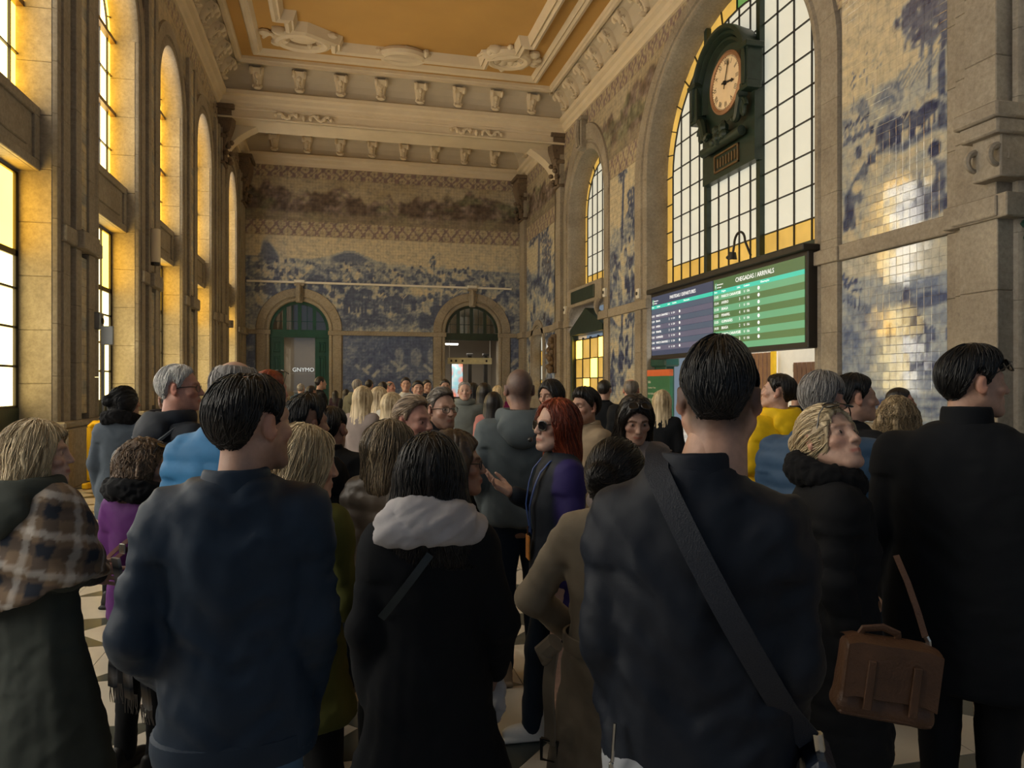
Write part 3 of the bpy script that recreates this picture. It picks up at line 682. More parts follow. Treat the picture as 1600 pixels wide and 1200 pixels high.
HF = arch_hole(*[((D[0] + D[1]) / 2 - XL, 2.0, 2.0, 4.4) for D in (D_L, D_R)])
def fmural(name, x0, x1, z0, z1, step, paint, label, hole=None):
    return mural(name, (x0, YF - .035, 0), (1, 0), x1 - x0, z0, z1, step, paint, M['mural_far'], hole, parent=wall_far, label=label)
fmural('tile_mural', XL, XR, IMP1 - .05, 9.02, .06, paint_battle, 'wide blue tile mural of a crowd over the two far doors', HF)
fmural('ornament_band', XL, XR, 9.02, 9.77, .06, paint_ornament(.56), 'star tile band between the far mural and its brown frieze')
fmural('tile_frieze', XL, XR, 9.77, 11.87, .06, paint_frieze(5), 'brown tile frieze across the top of the far wall')
fmural('ornament_band', XL, XR, 11.87, ZC, .06, paint_ornament(.56), 'purple star tile band at the very top of the far wall')
fmural('tile_mural', .25, 4.75, 1.0, IMP0 + .05, .06, paint_dim(7), 'grey blue tile panel with small arches between the two far doors')
fmural('tile_mural', XL + .05, -3.9, 1.0, IMP0 + .05, .06, paint_dim(17), 'narrow blue tile strip left of the green far door')
fmural('tile_mural', 8.86, XR - .02, 1.0, IMP0 + .05, .06, paint_dim(27), 'narrow blue tile strip right of the far passage')
HL = [((a + b) / 2 - 8.0, (b - a) / 2 + .6, LR + .62, LS) for a, b in L_OPEN if b > 9]
for (a, b) in ((8.0, 29.4), (30.7, 35.6)):
    hh = [(c - (a - 8.0), r, rz, zs) for c, r, rz, zs in HL]; s_ = a < 20
    mural('tile_frieze', (XL + .035, a, 0), (0, 1), b - a, 9.75, 11.85, .07, paint_frieze(61), M['mural_side'], arch_hole(*hh), label='brown tile frieze above the golden left hand windows' if s_ else 'brown tile frieze over the last golden window on the left', parent=wall_left)
    mural('ornament_band', (XL + .035, a, 0), (0, 1), b - a, 11.85, ZC, .07, paint_ornament(.52), M['mural_side'], None, label='pale star tile band above the golden left hand windows' if s_ else 'pale star tile band over the last golden window on the left', parent=wall_left)
# near panels: every glazed tile its own piece
def tiled(label, y0, y1, z0, z1, ts, paint, zmin):
    root = empty('tile_mural', (XM, (y0 + y1) / 2, z0), 0, label, 'tile mural'); na = round((y1 - y0) / ts); nz = round((z1 - z0) / ts); ta, tz = (y1 - y0) / na, (z1 - z0) / nz
    g = .0022; K = 6; allv = []; allf = []; allc = []; made = 0
    order = sorted(((k, i) for k in range(nz) for i in range(na)), key=lambda q: (0 if z0 + q[0] * tz >= zmin else 1, q[0]))
    for k, i in order:
        s_ = np.array((0, .03, .35, .65, .97, 1.0)); A, Z = np.meshgrid(i * ta + s_ * ta * .985 + .0075 * ta, z0 + k * tz + s_ * tz * .985 + .0075 * tz, indexing='ij')
        C = np.clip(paint(A, Z), .01, 1).reshape(-1, 3) * random.uniform(.93, 1.05)
        tx, tzl = random.gauss(0, .0035), random.gauss(0, .0035)
        dx = (A - A.mean()) * tx + (Z - Z.mean()) * tzl + random.uniform(-.0012, .0012)
        edge = np.zeros_like(A); edge[0, :] = edge[-1, :] = edge[:, 0] = edge[:, -1] = .0018
        V = np.stack([dx + edge, (y1 - A) - (y0 + y1) / 2, Z - z0], -1).reshape(-1, 3)
        ii, kk = np.meshgrid(np.arange(K - 1), np.arange(K - 1), indexing='ij'); b = (ii * K + kk).ravel()
        F = np.stack([b, b + K, b + K + 1, b + 1], -1)
        if made < 295 and z0 + k * tz >= zmin:
            link('tile', mesh_np('tile', V, F, M['mural_near'], False, C), root); made += 1
        else:
            allf.append(F + sum(len(q) for q in allv)); allv.append(V); allc.append(C)
    if allv: tag(link('tile_field', mesh_np('tile_field', np.concatenate(allv), np.concatenate(allf), M['mural_near'], False, np.concatenate(allc)), root), kind='stuff')
    return root
tiled('large blue and cream tile mural of oxen and harvesters above the stone band', 9.55, 12.02, IMP1 + .01, 9.8, .150, paint_harvest, IMP1)
tiled('blue tile mural of a watermill and pond behind the man in black', 9.55, 12.02, 1.02, IMP0 - .01, .150, paint_mill, 1.35)
slab(wall_right, fR, 9.5, 12.05, 1.0, 12.4, -.005, .02, 'mortar_bed')
# ------------------------------------------------------------------ windows
def clip_poly(poly, clip):
    """Sutherland-Hodgman; clip convex, counter-clockwise"""
    out = poly
    for i in range(len(clip)):
        (ax_, ay), (bx, by) = clip[i], clip[(i + 1) % len(clip)]; inp, out = out, []
        if not inp: return []
        sd = lambda p: (bx - ax_) * (p[1] - ay) - (by - ay) * (p[0] - ax_)
        for k in range(len(inp)):
            p, q = inp[k - 1], inp[k]; sp, sq = sd(p), sd(q)
            if sp * sq < 0: t = sp / (sp - sq); out.append((p[0] + (q[0] - p[0]) * t, p[1] + (q[1] - p[1]) * t))
            if sq >= 0: out.append(q)
    return out
def arch_poly(c, r, rz, zs, zb, n=30):
    return [(c - r, zb), (c + r, zb)] + arch_pts(c, r, rz, zs, n)
def pane(parent, fn, poly, t, mat):
    if len(poly) < 3: return
    A = abs(sum(p[0] * q[1] - q[0] * p[1] for p, q in zip(poly, poly[1:] + poly[:1]))) / 2
    if A < .012: return
    MB().prism(poly, fn, t, t + .012).obj('pane', mat, parent)
def bar(parent, fn, p, q, t, w, mat='iron', name='muntin', dep=.04):
    (a0, z0), (a1, z1) = p, q; L = math.hypot(a1 - a0, z1 - z0); nx, nz = -(z1 - z0) / L * w / 2, (a1 - a0) / L * w / 2
    MB().prism([(a0 + nx, z0 + nz), (a1 + nx, z1 + nz), (a1 - nx, z1 - nz), (a0 - nx, z0 - nz)], fn, t - dep, t + .02).obj(name, M[mat], parent)
def arc_bar(parent, fn, c, r, rz, zs, w, t, mat='iron', name='muntin', dep=.04, zb=None):
    pts = arch_pts(c, r, rz, zs, 30); rows = []
    if zb is not None: pts = [(c + r, zb)] + pts + [(c - r, zb)]
    for a, z in pts:
        dx, dz = a - c, max(0, z - zs); L = math.hypot(dx, dz) or 1; k = w / 2 / L
        rows.append([fn(a + dx * k, z + dz * k, t - dep), fn(a - dx * k, z - dz * k, t - dep), fn(a - dx * k, z - dz * k, t + .02), fn(a + dx * k, z + dz * k, t + .02)])
    MB().strip(rows, True).obj(name, M[mat], parent)
def arched_window(name, fn, o0, o1, zb, zs, rz, t, cols, row, rim, bot, mats, mull=(), keep=None, barw=.026):
    root = empty(name, fn((o0 + o1) / 2, zb, t), kind='structure'); inv = Vector(root.location)
    f = lambda a, z, tt: tuple(Vector(fn(a, z, tt)) - inv)
    c, r = (o0 + o1) / 2, (o1 - o0) / 2; inner = arch_poly(c, r - rim, rz - rim, zs, zb + bot); outer = arch_poly(c, r, rz, zs, zb)
    edges = cols
    for e0, e1 in zip(edges, edges[1:]):
        if e1 > c - r + rim - .01 + .02 and e0 < c + r - rim - .02:
            if bot: pane(root, f, clip_poly([(e0 + .012, zb + .01), (e1 - .012, zb + .01), (e1 - .012, zb + bot - .012), (e0 + .012, zb + bot - .012)], outer), t, mats[1])
            z = zb + bot
            while z < zs + rz - rim:
                pane(root, f, clip_poly([(e0 + .012, z + .012), (e1 - .012, z + .012), (e1 - .012, z + row - .012), (e0 + .012, z + row - .012)], inner), t, mats[3] if len(mats) > 3 and e1 > c + r * .5 else mats[0]); z += row
    # rim panes
    for s_ in (-1, 1):
        n = max(1, round((zs - zb) / .95)); dz = (zs - zb) / n
        for k in range(n):
            a0, a1 = sorted((c + s_ * r, c + s_ * (r - rim + .012)))
            pane(root, f, [(a0, zb + k * dz + .012), (a1, zb + k * dz + .012), (a1, zb + (k + 1) * dz - .012), (a0, zb + (k + 1) * dz - .012)], t, mats[1])
            bar(root, f, (a0, zb + k * dz), (a1, zb + k * dz), t, barw)
    n = 16 if r > 3 else 9
    for k in range(n):
        aa = np.linspace(math.pi * k / n + .004, math.pi * (k + 1) / n - .004, 5)
        poly = [(c + r * math.cos(x), zs + rz * math.sin(x)) for x in aa] + [(c + (r - rim + .012) * math.cos(x), zs + (rz - rim + .012) * math.sin(x)) for x in aa[::-1]]
        mid = (k == n // 2); pane(root, f, poly, t, mats[2] if (mid and len(mats) > 2) else mats[1])
        x = math.pi * k / n; bar(root, f, (c + r * math.cos(x), zs + rz * math.sin(x)), (c + (r - rim) * math.cos(x), zs + (rz - rim) * math.sin(x)), t, barw)
    arc_bar(root, f, c, r - rim, rz - rim, zs, barw * 1.3, t, zb=zb)
    hi = lambda a: zs + (rz - rim) * math.sqrt(max(0, 1 - ((a - c) / (r - rim)) ** 2)) if abs(a - c) < r - rim else None
    for e in edges[1:-1]:
        if hi(e) and e not in mull: bar(root, f, (e, zb), (e, hi(e)), t, barw)
    z = zb + bot
    while z < zs + rz - rim - .1:
        half = (r - rim) * (1 if z < zs else math.sqrt(max(0, 1 - ((z - zs) / (rz - rim)) ** 2)))
        bar(root, f, (c - half, z), (c + half, z), t, barw); z += row
    for e in mull:
        h = zs + rz * math.sqrt(max(0, 1 - ((e - c) / r) ** 2)); bar(root, f, (e, zb), (e, h), t, .16, 'green_dark', 'mullion', .14)
    bar(root, f, (o0, zb), (o1, zb), t, .14, 'green_dark', 'window_sill', .2)
    return root, f
WT = .70
m1, m2 = 15.82, 18.43
cols = [12.84] + list(np.linspace(13.26, m1, 5)) + list(np.linspace(m1, m2, 6))[1:] + list(np.linspace(m2, 20.68, 5))[1:] + [21.1]
arched_window('window_1', fR, 12.84, 21.1, 4.78, 8.2, 3.75, WT, cols, .74, .42, .60, (M['pane_white'], M['pane_amber'], M['pane_green']), (m1, m2))
arched_window('window_2', fR, 24.8, 28.9, 5.66, 8.75, 2.15, WT, [24.8] + list(np.linspace(25.12, 28.58, 7)) + [28.9], .80, .32, .55, (M['pane_white'], M['pane_amber'], M['pane_green']))
arched_window('window_3', fR, 4.2, 8.25, 5.0, 8.75, 2.1, WT, [4.2] + list(np.linspace(4.52, 7.93, 6)) + [8.25], .80, .32, .55, (M['pane_white'], M['pane_amber'], M['pane_green']))
LT = .50
for i, (a, b) in enumerate(L_OPEN):
    wn = 'window_%d' % (4 + i); seen = b > 9
    c = (a + b) / 2; r = (b - a) / 2; k = .30; PG, PA = (M['pane_gold'], M['pane_amberlit']) if seen else (M['pane_pale'], M['pane_pale'])
    root, f = arched_window(wn, fL, a, b, 6.16, LS, LR, LT, [a] + list(np.linspace(a + k, b - k, 5)) + [b], .82 if seen else 1.6, k, 0.0, (M['pane_pale'], PG, PG, PA), ())
    # heavy rails of the upper light
    for z in (7.8, 9.44): bar(root, f, (a, z), (b, z), LT, .09, 'bronze', 'transom', .12)
    # sill box between the two lights
    bx = MB(); p0, p1 = XL - .20, XL - .62
    bx.box(p0, p1, a + .01, b - .01, 5.14, 6.16, .02); bx.obj('sill_box', M['stone'], wall_left)
    for (za, zb_, ya, yb) in ((5.14, 5.30, a, b), (6.0, 6.16, a, b), (5.30, 6.0, a, a + .22), (5.30, 6.0, b - .22, b)):
        MB().box(p0 + .05, p0 - .02, ya + .012, yb - .012, za, zb_, .012).obj('sill_frame', M['stone'], wall_left)
    MB().box(p0 + .03, p0 - .02, a + .42, b - .42, 5.44, 5.86, .015).obj('sill_panel', M['stone'], wall_left)
    # tall lower light: french window with rails
    z0, z1 = 1.36, 5.08; edges = list(np.linspace(a + .06, b - .06, 5)); rows = [1.36, 2.0, 2.62, 3.24, 3.80, 5.08] if seen else [1.36, 3.24, 5.08]
    for e0, e1 in zip(edges, edges[1:]):
        for q0, q1 in zip(rows, rows[1:]):
            pane(root, f, [(e0 + .02, q0 + .02), (e1 - .02, q0 + .02), (e1 - .02, q1 - .02), (e0 + .02, q1 - .02)], LT, PG if e1 > b - .2 and q1 > 4 else PA if e1 > c + .1 or q1 > 4 else M['pane_pale'])
    for e in edges: bar(root, f, (e, z0), (e, z1), LT, .035 if a + .1 < e < b - .1 else .12, 'iron')
    for q in rows: bar(root, f, (a, q), (b, q), LT, .10 if abs(q - 3.8) < .01 else .035, 'iron')
    MB().prism([(a, 0), (b, 0), (b, 1.34), (a, 1.34)], f, LT - .05, LT + .04).obj('kick_panel', M['green_dark'], root)
    MB().prism([(a, 0), (b, 0), (b, LS + LR), (a, LS + LR)], f, LT + .35, LT + .4).obj('shutter', M['plaster'], root) if False else None
# ------------------------------------------------------------------ openings of the far wall and the rooms behind them
def glass_mat():
    m, nt, b = nodes('clear_glass'); t = nt.nodes.new('ShaderNodeBsdfTransparent'); g_ = nt.nodes.new('ShaderNodeBsdfGlossy'); x = nt.nodes.new('ShaderNodeMixShader')
    g_.inputs['Roughness'].default_value = .03; x.inputs[0].default_value = .10; t.inputs[0].default_value = (.93, .95, .94, 1)
    nt.links.new(t.outputs[0], x.inputs[1]); nt.links.new(g_.outputs[0], x.inputs[2]); nt.links.new(x.outputs[0], nt.nodes['Material Output'].inputs[0]); return m
M['glass'] = glass_mat(); M['lamp'] = emit('lamp_diffuser', (1.0, .93, .80), 6.0, 0)
M['room'] = plain('room_wall', (.34, .30, .25), .7, var=.06, scale=1); M['cream'] = plain('cream_wall', (.52, .46, .34), .7, var=.06)
def fanlight(root, f, c, zs, r, zb, bar_h):
    arc_bar(root, f, c, r - .07, r - .07, zs, .14, .22, 'green', 'door_frame', .10)
    bar(root, f, (c - r, zb + bar_h / 2), (c + r, zb + bar_h / 2), .22, bar_h, 'green', 'transom', .14)
    for a in (-.77, 0, .77): bar(root, f, (c + a * .92, zb), (c + a * .92, zs + math.sqrt(max(.01, r * r - (a * .92) ** 2)) - .1), .22, .17, 'green', 'mullion', .09)
    for a in (-.36, .36): bar(root, f, (c + a, zb), (c + a, zs + r - .2), .22, .03, 'green', 'muntin')
    bar(root, f, (c - r + .1, zs + .42), (c + r - .1, zs + .42), .22, .03, 'green', 'muntin')
    pts = clip_poly(arch_poly(c, r - .1, r - .1, zs, zb), [(c - r, zb + bar_h), (c + r, zb + bar_h), (c + r, zs + r), (c - r, zs + r)]); pane(root, f, pts, .24, M['glass'])
D1c, D2c = (D_L[0] + D_L[1]) / 2, (D_R[0] + D_R[1]) / 2
d1 = empty('door_1', (D1c, YF, 0), kind='structure'); f1 = lambda a, z, t: (a, t, z)
fanlight(d1, f1, 0, 4.4, 1.41, 4.02, .38)
for s_ in (-1, 1):
    lf = MB().box(s_ * 1.41, s_ * .74, .15, .25, 0, 4.05, .01).obj('door_leaf', M['green'], d1)
    for z0, z1 in ((.25, 1.2), (1.45, 3.1), (3.3, 3.8)):
        mb = MB(); x0, x1 = s_ * 1.24, s_ * .92
        for q in ((x0, x1, z0, z0 + .06), (x0, x1, z1 - .06, z1), (x0, x0 - s_ * .06, z0, z1), (x1, x1 + s_ * .06, z0, z1)): mb.box(q[0], q[1], .11, .16, q[2], q[3], .008)
        mb.box(x0 - s_ * .1, x1 + s_ * .1, .12, .16, z0 + .1, z1 - .1, .01); mb.obj('door_panel', M['green'], lf)
MB().box(-.74, .74, .19, .20, .1, 4.02).obj('pane', M['glass'], d1)
MB().box(-.74, .74, .15, .25, 0, .25, .01).obj('kick_rail', M['green'], d1)
d2 = empty('door_2', (D2c, YF, 0), kind='structure'); M['green_save'] = M['green']; M['green'] = M['green_dark']
fanlight(d2, f1, 0, 4.4, 1.41, 4.0, .36); M['green'] = M['green_save']
# rooms
def room(name, x0, x1, y0, y1, h, mat):
    mb = MB().box(x0, x1, y1, y1 + .1, 0, h); mb.box(x0 - .1, x0, y0, y1, 0, h); mb.box(x1, x1 + .1, y0, y1, 0, h); mb.box(x0, x1, y0, y1, h, h + .1); return mb.obj(name, mat, None, kind='structure')
room('wall_shop', -4.3, .6, YF + .6, YF + 5.2, 6.2, M['room']); room('wall_passage', 4.2, 9.6, YF + .6, YF + 8.5, 6.0, M['room'])
def area(name, loc, sx, sy, e, col, rot=(0, 0, 0)):
    l = bpy.data.lights.new(name, 'AREA'); l.shape = 'RECTANGLE'; l.size = sx; l.size_y = sy; l.energy = e; l.color = col
    o = bpy.data.objects.new(name, l); COL.objects.link(o); o.location = loc; o.rotation_euler = rot; return o
for i, (x, y) in enumerate(((7.25, 39.2), (6.3, 41.2))):
    t = empty('ceiling_lamp', (x, y, 4.25), 0, ['oval lit ceiling lamp in the far passage, the higher of two', 'oval lit ceiling lamp in the far passage, the lower of two'][i], 'lamp')
    if i: t.location.z = 4.02
    MB().tube([(-.45, 0, 0), (.45, 0, 0)], .10, 10, flat=.5).obj('diffuser', M['lamp'], t, True); MB().tube([(0, 0, .05), (0, 0, 2.0)], .015, 6).obj('rod', M['iron'], t)
area('lamp_light', (6.9, 40, 3.9), 2, 2, 130, (1, .92, .78)); area('shop_light', (-1.8, 40, 4.4), 2, 2, 50, (1, .78, .55))
def printed(name, cs, k=1.0):
    m, nt, b = nodes(name); v = coords(nt, (1.3, 1.3, 1.3)); n = nd(nt, 'ShaderNodeTexVoronoi', Scale=1.6); nt.links.new(v, n.inputs['Vector'])
    nt.links.new(ramp(nt, n.outputs['Distance'], [(i / max(1, len(cs) - 1), c) for i, c in enumerate(cs)]), b.inputs['Base Color'])
    nt.links.new(ramp(nt, n.outputs['Distance'], [(i / max(1, len(cs) - 1), c) for i, c in enumerate(cs)]), b.inputs['Emission Color']); b.inputs['Emission Strength'].default_value = k; return m
PR = printed('backlit_print', [(.85, .80, .72), (.75, .18, .10), (.30, .55, .62), (.9, .85, .8)], .8)
for x, w_, lab in ((5.35, .62, 'backlit poster in blue and red at the left of the far passage'), (6.55, .62, 'backlit poster in white and orange in the middle of the far passage')):
    t = empty('poster', (x, YF + 3.2, 0), 0, lab, 'poster'); MB().box(-w_ / 2, w_ / 2, 0, .05, 1.0, 3.0).obj('print', PR, t); MB().box(-w_ / 2 - .04, w_ / 2 + .04, .02, .09, .95, 3.05).obj('poster_frame', M['iron'], t)
for x, lab in ((7.15, 'dark square post in the far passage, left of two'), (8.05, 'dark square post in the far passage, right of two')):
    t = empty('post', (x, YF + 2.6, 0), 0, lab, 'post'); MB().box(-.10, .10, -.1, .1, 0, 3.4, .01).obj('shaft', M['iron'], t); MB().box(-.16, .16, -.16, .16, 3.3, 3.42, .01).obj('cap', M['iron'], t)
t = empty('hanging_sign', (6.9, YF + .9, 2.95), 0, 'long cream sign hanging across the far passage', 'sign')
MB().box(-1.25, 1.15, -.05, .05, -.17, .17, .02).obj('board', plain('cream_sign', (.66, .62, .40), .5), t)
for x in (-1.15, 1.05): MB().tube([(x, 0, .15), (x, 0, 1.45)], .02, 6).obj('rod', M['white'], t)
for x in (-1.05, -.8, -.45, .85): MB().box(x - .05, x + .05, -.06, -.049, -.06, .06).obj('pictogram', M['iron'], t)
t = empty('counter', (-1.3, YF + 2.6, 0), 0, 'pale shop counter behind the green far door', 'counter')
MB().box(-1.2, 1.2, -.3, .3, 0, 1.0, .02).obj('body', M['cream'], t); MB().box(-1.25, 1.25, -.35, .35, 1.0, 1.06, .01).obj('worktop', M['white'], t)
for k in range(5):
    MB().box(-1.0 + .42 * k, -.72 + .42 * k, -.05, .1, 1.06, 1.35 + .1 * (k % 3), .02).obj('display_box', [M['cream'], M['white'], M['gold_paint']][k % 3], t)
def text(body, size, mat, parent, loc, rot, name='lettering', ax='LEFT', sx=1.0):
    cu = bpy.data.curves.new(name, 'FONT'); cu.body = body; cu.size = size; cu.extrude = .0015; cu.align_x = ax; cu.align_y = 'CENTER'; cu.resolution_u = 2; cu.materials.append(mat)
    t_ = bpy.data.objects.new(name, cu); COL.objects.link(t_); me = bpy.data.meshes.new_from_object(t_); bpy.data.objects.remove(t_); bpy.data.curves.remove(cu)
    if not me.materials: me.materials.append(mat)
    o = link(name, me, parent, loc); o.rotation_euler = rot; o.scale = (sx, 1, 1); return o
M['ink_white'] = emit('white_lettering', (1, 1, .98), .85, 0)
t = empty('shop_sign', (-1.71, YF + 1.2, 2.44), 0, 'white lettering inside the green far door', 'sign')
text('GNYMO', .29, M['ink_white'], t, (0, 0, 0), (math.pi / 2, 0, 0), ax='CENTER', sx=1.0).location = (0, 0, 0)
MB().box(-.60, .60, .01, .02, -.20, -.185).obj('rail', M['white'], t)
# white cable duct across the far wall
t = empty('cable_duct', (2.5, YF - .1, 6.72)); t.parent = wall_far
MB().box(-6.8, 6.4, -.06, .06, -.05, .05, .01).obj('duct_run', M['white'], t)
for x in (-4.34, 4.3): MB().box(x - .25, x + .25, -.12, .08, -.02, .12, .02).obj('bracket_box', M['white'], t)
# ------------------------------------------------------------------ lower part of the small right window: sill box, pediment, glazed door
d3 = empty('door_3', (XR + .4, 26.85, 0), kind='structure'); f3 = lambda a, z, t: (t, a, z)
MB().box(-.55, .3, -2.0, 2.0, 4.85, 5.62, .03).obj('sill_box', M['stone'], d3); MB().box(-.60, -.50, -1.35, 1.35, 4.98, 5.48, .02).obj('sill_panel', M['green_dark'], d3)
for s_ in (-1, 1): MB().tube([(-.5 - .1 * math.sin(q * 3), s_ * 1.7, 4.85 - .55 * q) for q in np.linspace(0, 1, 10)], np.linspace(.16, .07, 10), 8).obj('console', M['stone'], d3, True)
MB().prism([(-1.9, 3.72), (1.9, 3.72), (1.9, 3.95), (.0, 4.72), (-1.9, 3.95)], f3, -.45, .1).obj('pediment', M['green_dark'], d3)
for s_ in (-1, 1): MB().box(-.40, -.1, s_ * 1.98, s_ * 1.80, 0, 3.75, .02).obj('door_frame', M['green_dark'], d3)
for i in range(4):
    for k in range(4): MB().box(-.22, -.2, -1.76 + .88 * i + .02, -.88 + .88 * i - .02, .42 + .78 * k, 1.16 + .78 * k).obj('pane', M['pane_amber'] if (i + k) % 3 else M['pane_gold'], d3)
for i in range(5): MB().box(-.26, -.18, -1.78 + .88 * i, -1.74 + .88 * i, 0, 3.6).obj('muntin', M['iron'], d3)
for k in range(5): MB().box(-.26, -.18, -1.78, 1.78, .38 + .78 * k, .42 + .78 * k).obj('muntin', M['iron'], d3)
MB().box(-.24, -.16, -1.78, 1.78, 0, .4, .01).obj('kick_panel', M['green_dark'], d3)
d4 = empty('door_4', (XR + .35, 33.75, 0), kind='structure')
for i in range(3):
    for k in range(5): MB().box(0, .02, -.8 + .54 * i, -.30 + .54 * i, .5 + .72 * k, 1.18 + .72 * k).obj('pane', M['pane_amber'] if k % 2 else M['pane_white'], d4)
MB().box(.03, .08, -.85, .85, 0, 4.5).obj('backing', M['green_dark'], d4)
for i in range(4): MB().box(-.03, .02, -.84 + .54 * i, -.80 + .54 * i, 0, 4.4).obj('muntin', M['iron'], d4)
# dark bracketed lantern bust on the far right pilaster
t = empty('wall_ornament', (XR - .45, 30.3, 2.2), 0, 'dark carved ornament hanging on the far right pilaster', 'ornament')
mb = MB(); g_ = random.Random(4)
for k in range(16): mb.ball((g_.uniform(-.1, .1), g_.uniform(-.18, .18), .1 + .09 * k), (.14, .15, .13), 7, 5)
mb.obj('relief', M['stone_dark'], t, True); MB().box(.1, .3, -.3, .3, 0, 1.7, .03).obj('backplate', M['stone_dark'], t)
# near right: green door frame under window_3
d5 = empty('door_5', (XR + .3, 6.2, 0), kind='structure')
for y in (-2.0, -.7, .7, 1.95): MB().box(-.2, .1, y - .1, y + .1, 0, 4.2, .02).obj('door_frame', M['green'], d5)
MB().box(-.3, .1, -2.05, 2.05, 3.95, 4.4, .03).obj('transom', M['green'], d5); MB().box(-.05, .05, -2.0, 2.0, 0, 4.0).obj('door_leaf', M['green_dark'], d5)
MB().box(-.1, .3, -2.05, 2.05, 4.4, 5.0, .02).obj('sill_box', M['stone'], d5)
mb = MB(); mb.tube([(-.15, 1.92, z) for z in (0, 3.7)], .12, 12); mb.ball((-.15, 1.92, 3.8), (.22, .22, .16), 12, 6); mb.ball((-.15, 1.92, 4.0), (.26, .26, .1), 12, 6); mb.obj('colonnette', M['green'], d5, True)
# ------------------------------------------------------------------ train shed behind the big window (seen below the board)
shed = MB().box(XR + .9, XR + 9, 9, 30, -.14, -.02).obj('floor_shed', plain('shed_floor', (.42, .40, .36), .5), None, kind='structure')
MB().box(XR + 8.5, XR + 8.7, 9, 30, 0, 9).obj('wall_shed', plain('shed_wall', (.80, .78, .72), .7, var=.03), None, kind='structure')
area('shed_daylight', (XR + 4.5, 19, 8.5), 7, 16, 2200, (1, .97, .9))
BRN = plain('brown_slat', (.17, .085, .05), .5)
def slat_screen(label, x, y0, y1, h, n):
    t = empty('slatted_screen', (x, (y0 + y1) / 2, 0), 0, label, 'screen'); L = y1 - y0
    for k in range(n): MB().box(-.03, .03, -L / 2 + L * k / n + .015, -L / 2 + L * (k + 1) / n - .03, -.02, h, .008).obj('slat', BRN, t)
    MB().box(.03, .08, -L / 2, L / 2, .3, .4).obj('rail', M['iron'], t); MB().box(.03, .08, -L / 2, L / 2, h - .3, h - .2).obj('rail', M['iron'], t); return t
s1 = slat_screen('tall brown slatted screen with a yellow edge below the departures board', 14.0, 21.2, 24.6, 2.78, 14)
MB().box(-.06, .06, -1.90, -1.70, 0, 2.85, .02).obj('yellow_post', plain('yellow_paint', (.72, .45, .02), .4), s1)
slat_screen('low brown slatted screen behind the man in the yellow hoodie', 13.0, 16.1, 18.6, 2.35, 12)
t = empty('notice_panel', (14.2, 19.6, 0), 0, 'large white panel between the two brown slatted screens', 'panel'); MB().box(-.05, .05, -1.5, 1.5, -.02, 3.6, .02).obj('sheet', M['white'], t); MB().box(-.07, -.05, .45, .65, 2.1, 2.35).obj('notice', M['grey'], t)
t = empty('column', (12.4, 16.3, 0), 0, 'green iron column in the train shed doorway', 'column'); mb = MB(); mb.tube([(0, 0, 0), (0, 0, 5.5)], .16, 14); mb.obj('shaft', plain('sage_green', (.16, .30, .17), .5), t, True); MB().box(-.26, .26, -.26, .26, 1.9, 2.02, .02).obj('collar', M['white'], t)
t = empty('column', (XR + .35, 20.6, 0), 0, 'dark green door post at the left end of the departures board', 'column'); MB().box(-.15, .15, -.4, .4, 0, 2.5, .03).obj('shaft', M['green'], t); MB().box(-.25, .25, -.55, .5, 2.25, 2.6, .05).obj('capital', M['green'], t)
# ------------------------------------------------------------------ departures board
board = empty('departure_board', (XR - .28, 16.43, 3.45), 0, 'wide electronic departures and arrivals board below the clock window', 'display')
BW, BH = 7.36, 1.80
MB().box(-.02, .26, -BW / 2 - .06, BW / 2 + .06, -BH / 2 - .10, BH / 2 + .08, .02).obj('casing', M['iron'], board)
MB().box(-.16, .30, -BW / 2 - .10, BW / 2 + .10, BH / 2 + .06, BH / 2 + .20, .02).obj('hood', M['iron'], board)
SC = {k: emit('screen_' + k, lin(c), 1.0, .04) for k, c in dict(navy='#3c4256', slate='#4b5566', teal='#3cb9a2', olive='#45603c', moss='#4c6a42', mint='#5f9a74', mauve='#5a586a').items()}
def sc(name, a0, a1, z0, z1, m, t=-.03):
    # a from the board's left end as seen, z from its top
    MB().box(t, t + .012, BW / 2 - a1, BW / 2 - a0, BH / 2 - z1, BH / 2 - z0).obj(name, SC[m], board)
H2 = BW / 2
sc('screen', .03, H2 - .02, .03, BH - .02, 'navy'); sc('screen', H2 + .02, BW - .03, .03, BH - .02, 'olive')
sc('heading_bar', .03, H2 - .02, .30, .40, 'teal', -.036); sc('heading_bar', H2 + .02, BW - .03, .30, .40, 'teal', -.036)
for k in range(8):
    z = .40 + .155 * k
    sc('row_stripe', .03, H2 - .02, z + .01, z + .155, 'mauve' if k % 2 else 'slate', -.034); sc('row_stripe', H2 + .02, BW - .03, z, z + .155, 'moss' if k % 2 else 'mint', -.034)
sc('row_stripe', H2 + .02, BW - .03, 1.64, BH - .02, 'mint', -.034)
RT = (math.pi / 2, 0, -math.pi / 2)
def btext(s_, a, z, size, ax='LEFT', sx=1.0): text(s_, size, M['ink_white'], board, (-.045, BW / 2 - a, BH / 2 - z), RT, ax=ax, sx=sx)
btext('PARTIDAS / DEPARTURES', H2 * .55, .17, .135, 'CENTER'); btext('CHEGADAS / ARRIVALS', H2 * 1.50, .17, .15, 'CENTER')
for o_ in (0, H2):
    sc('emblem', .10 + o_, .17 + o_, .12, .28, 'mint', -.036); btext('i', .11 + o_, .2, .16); btext('Infraestruturas', .20 + o_, .17, .05); btext('de Portugal', .20 + o_, .24, .045)
    for s_, a in (('Hora', .08), ('Destino' if o_ == 0 else 'Origem', .42), ('Linha', 1.13), ('Comboio', 1.42), ('Observações', 2.1)): btext(s_, a + o_, .35, .065)
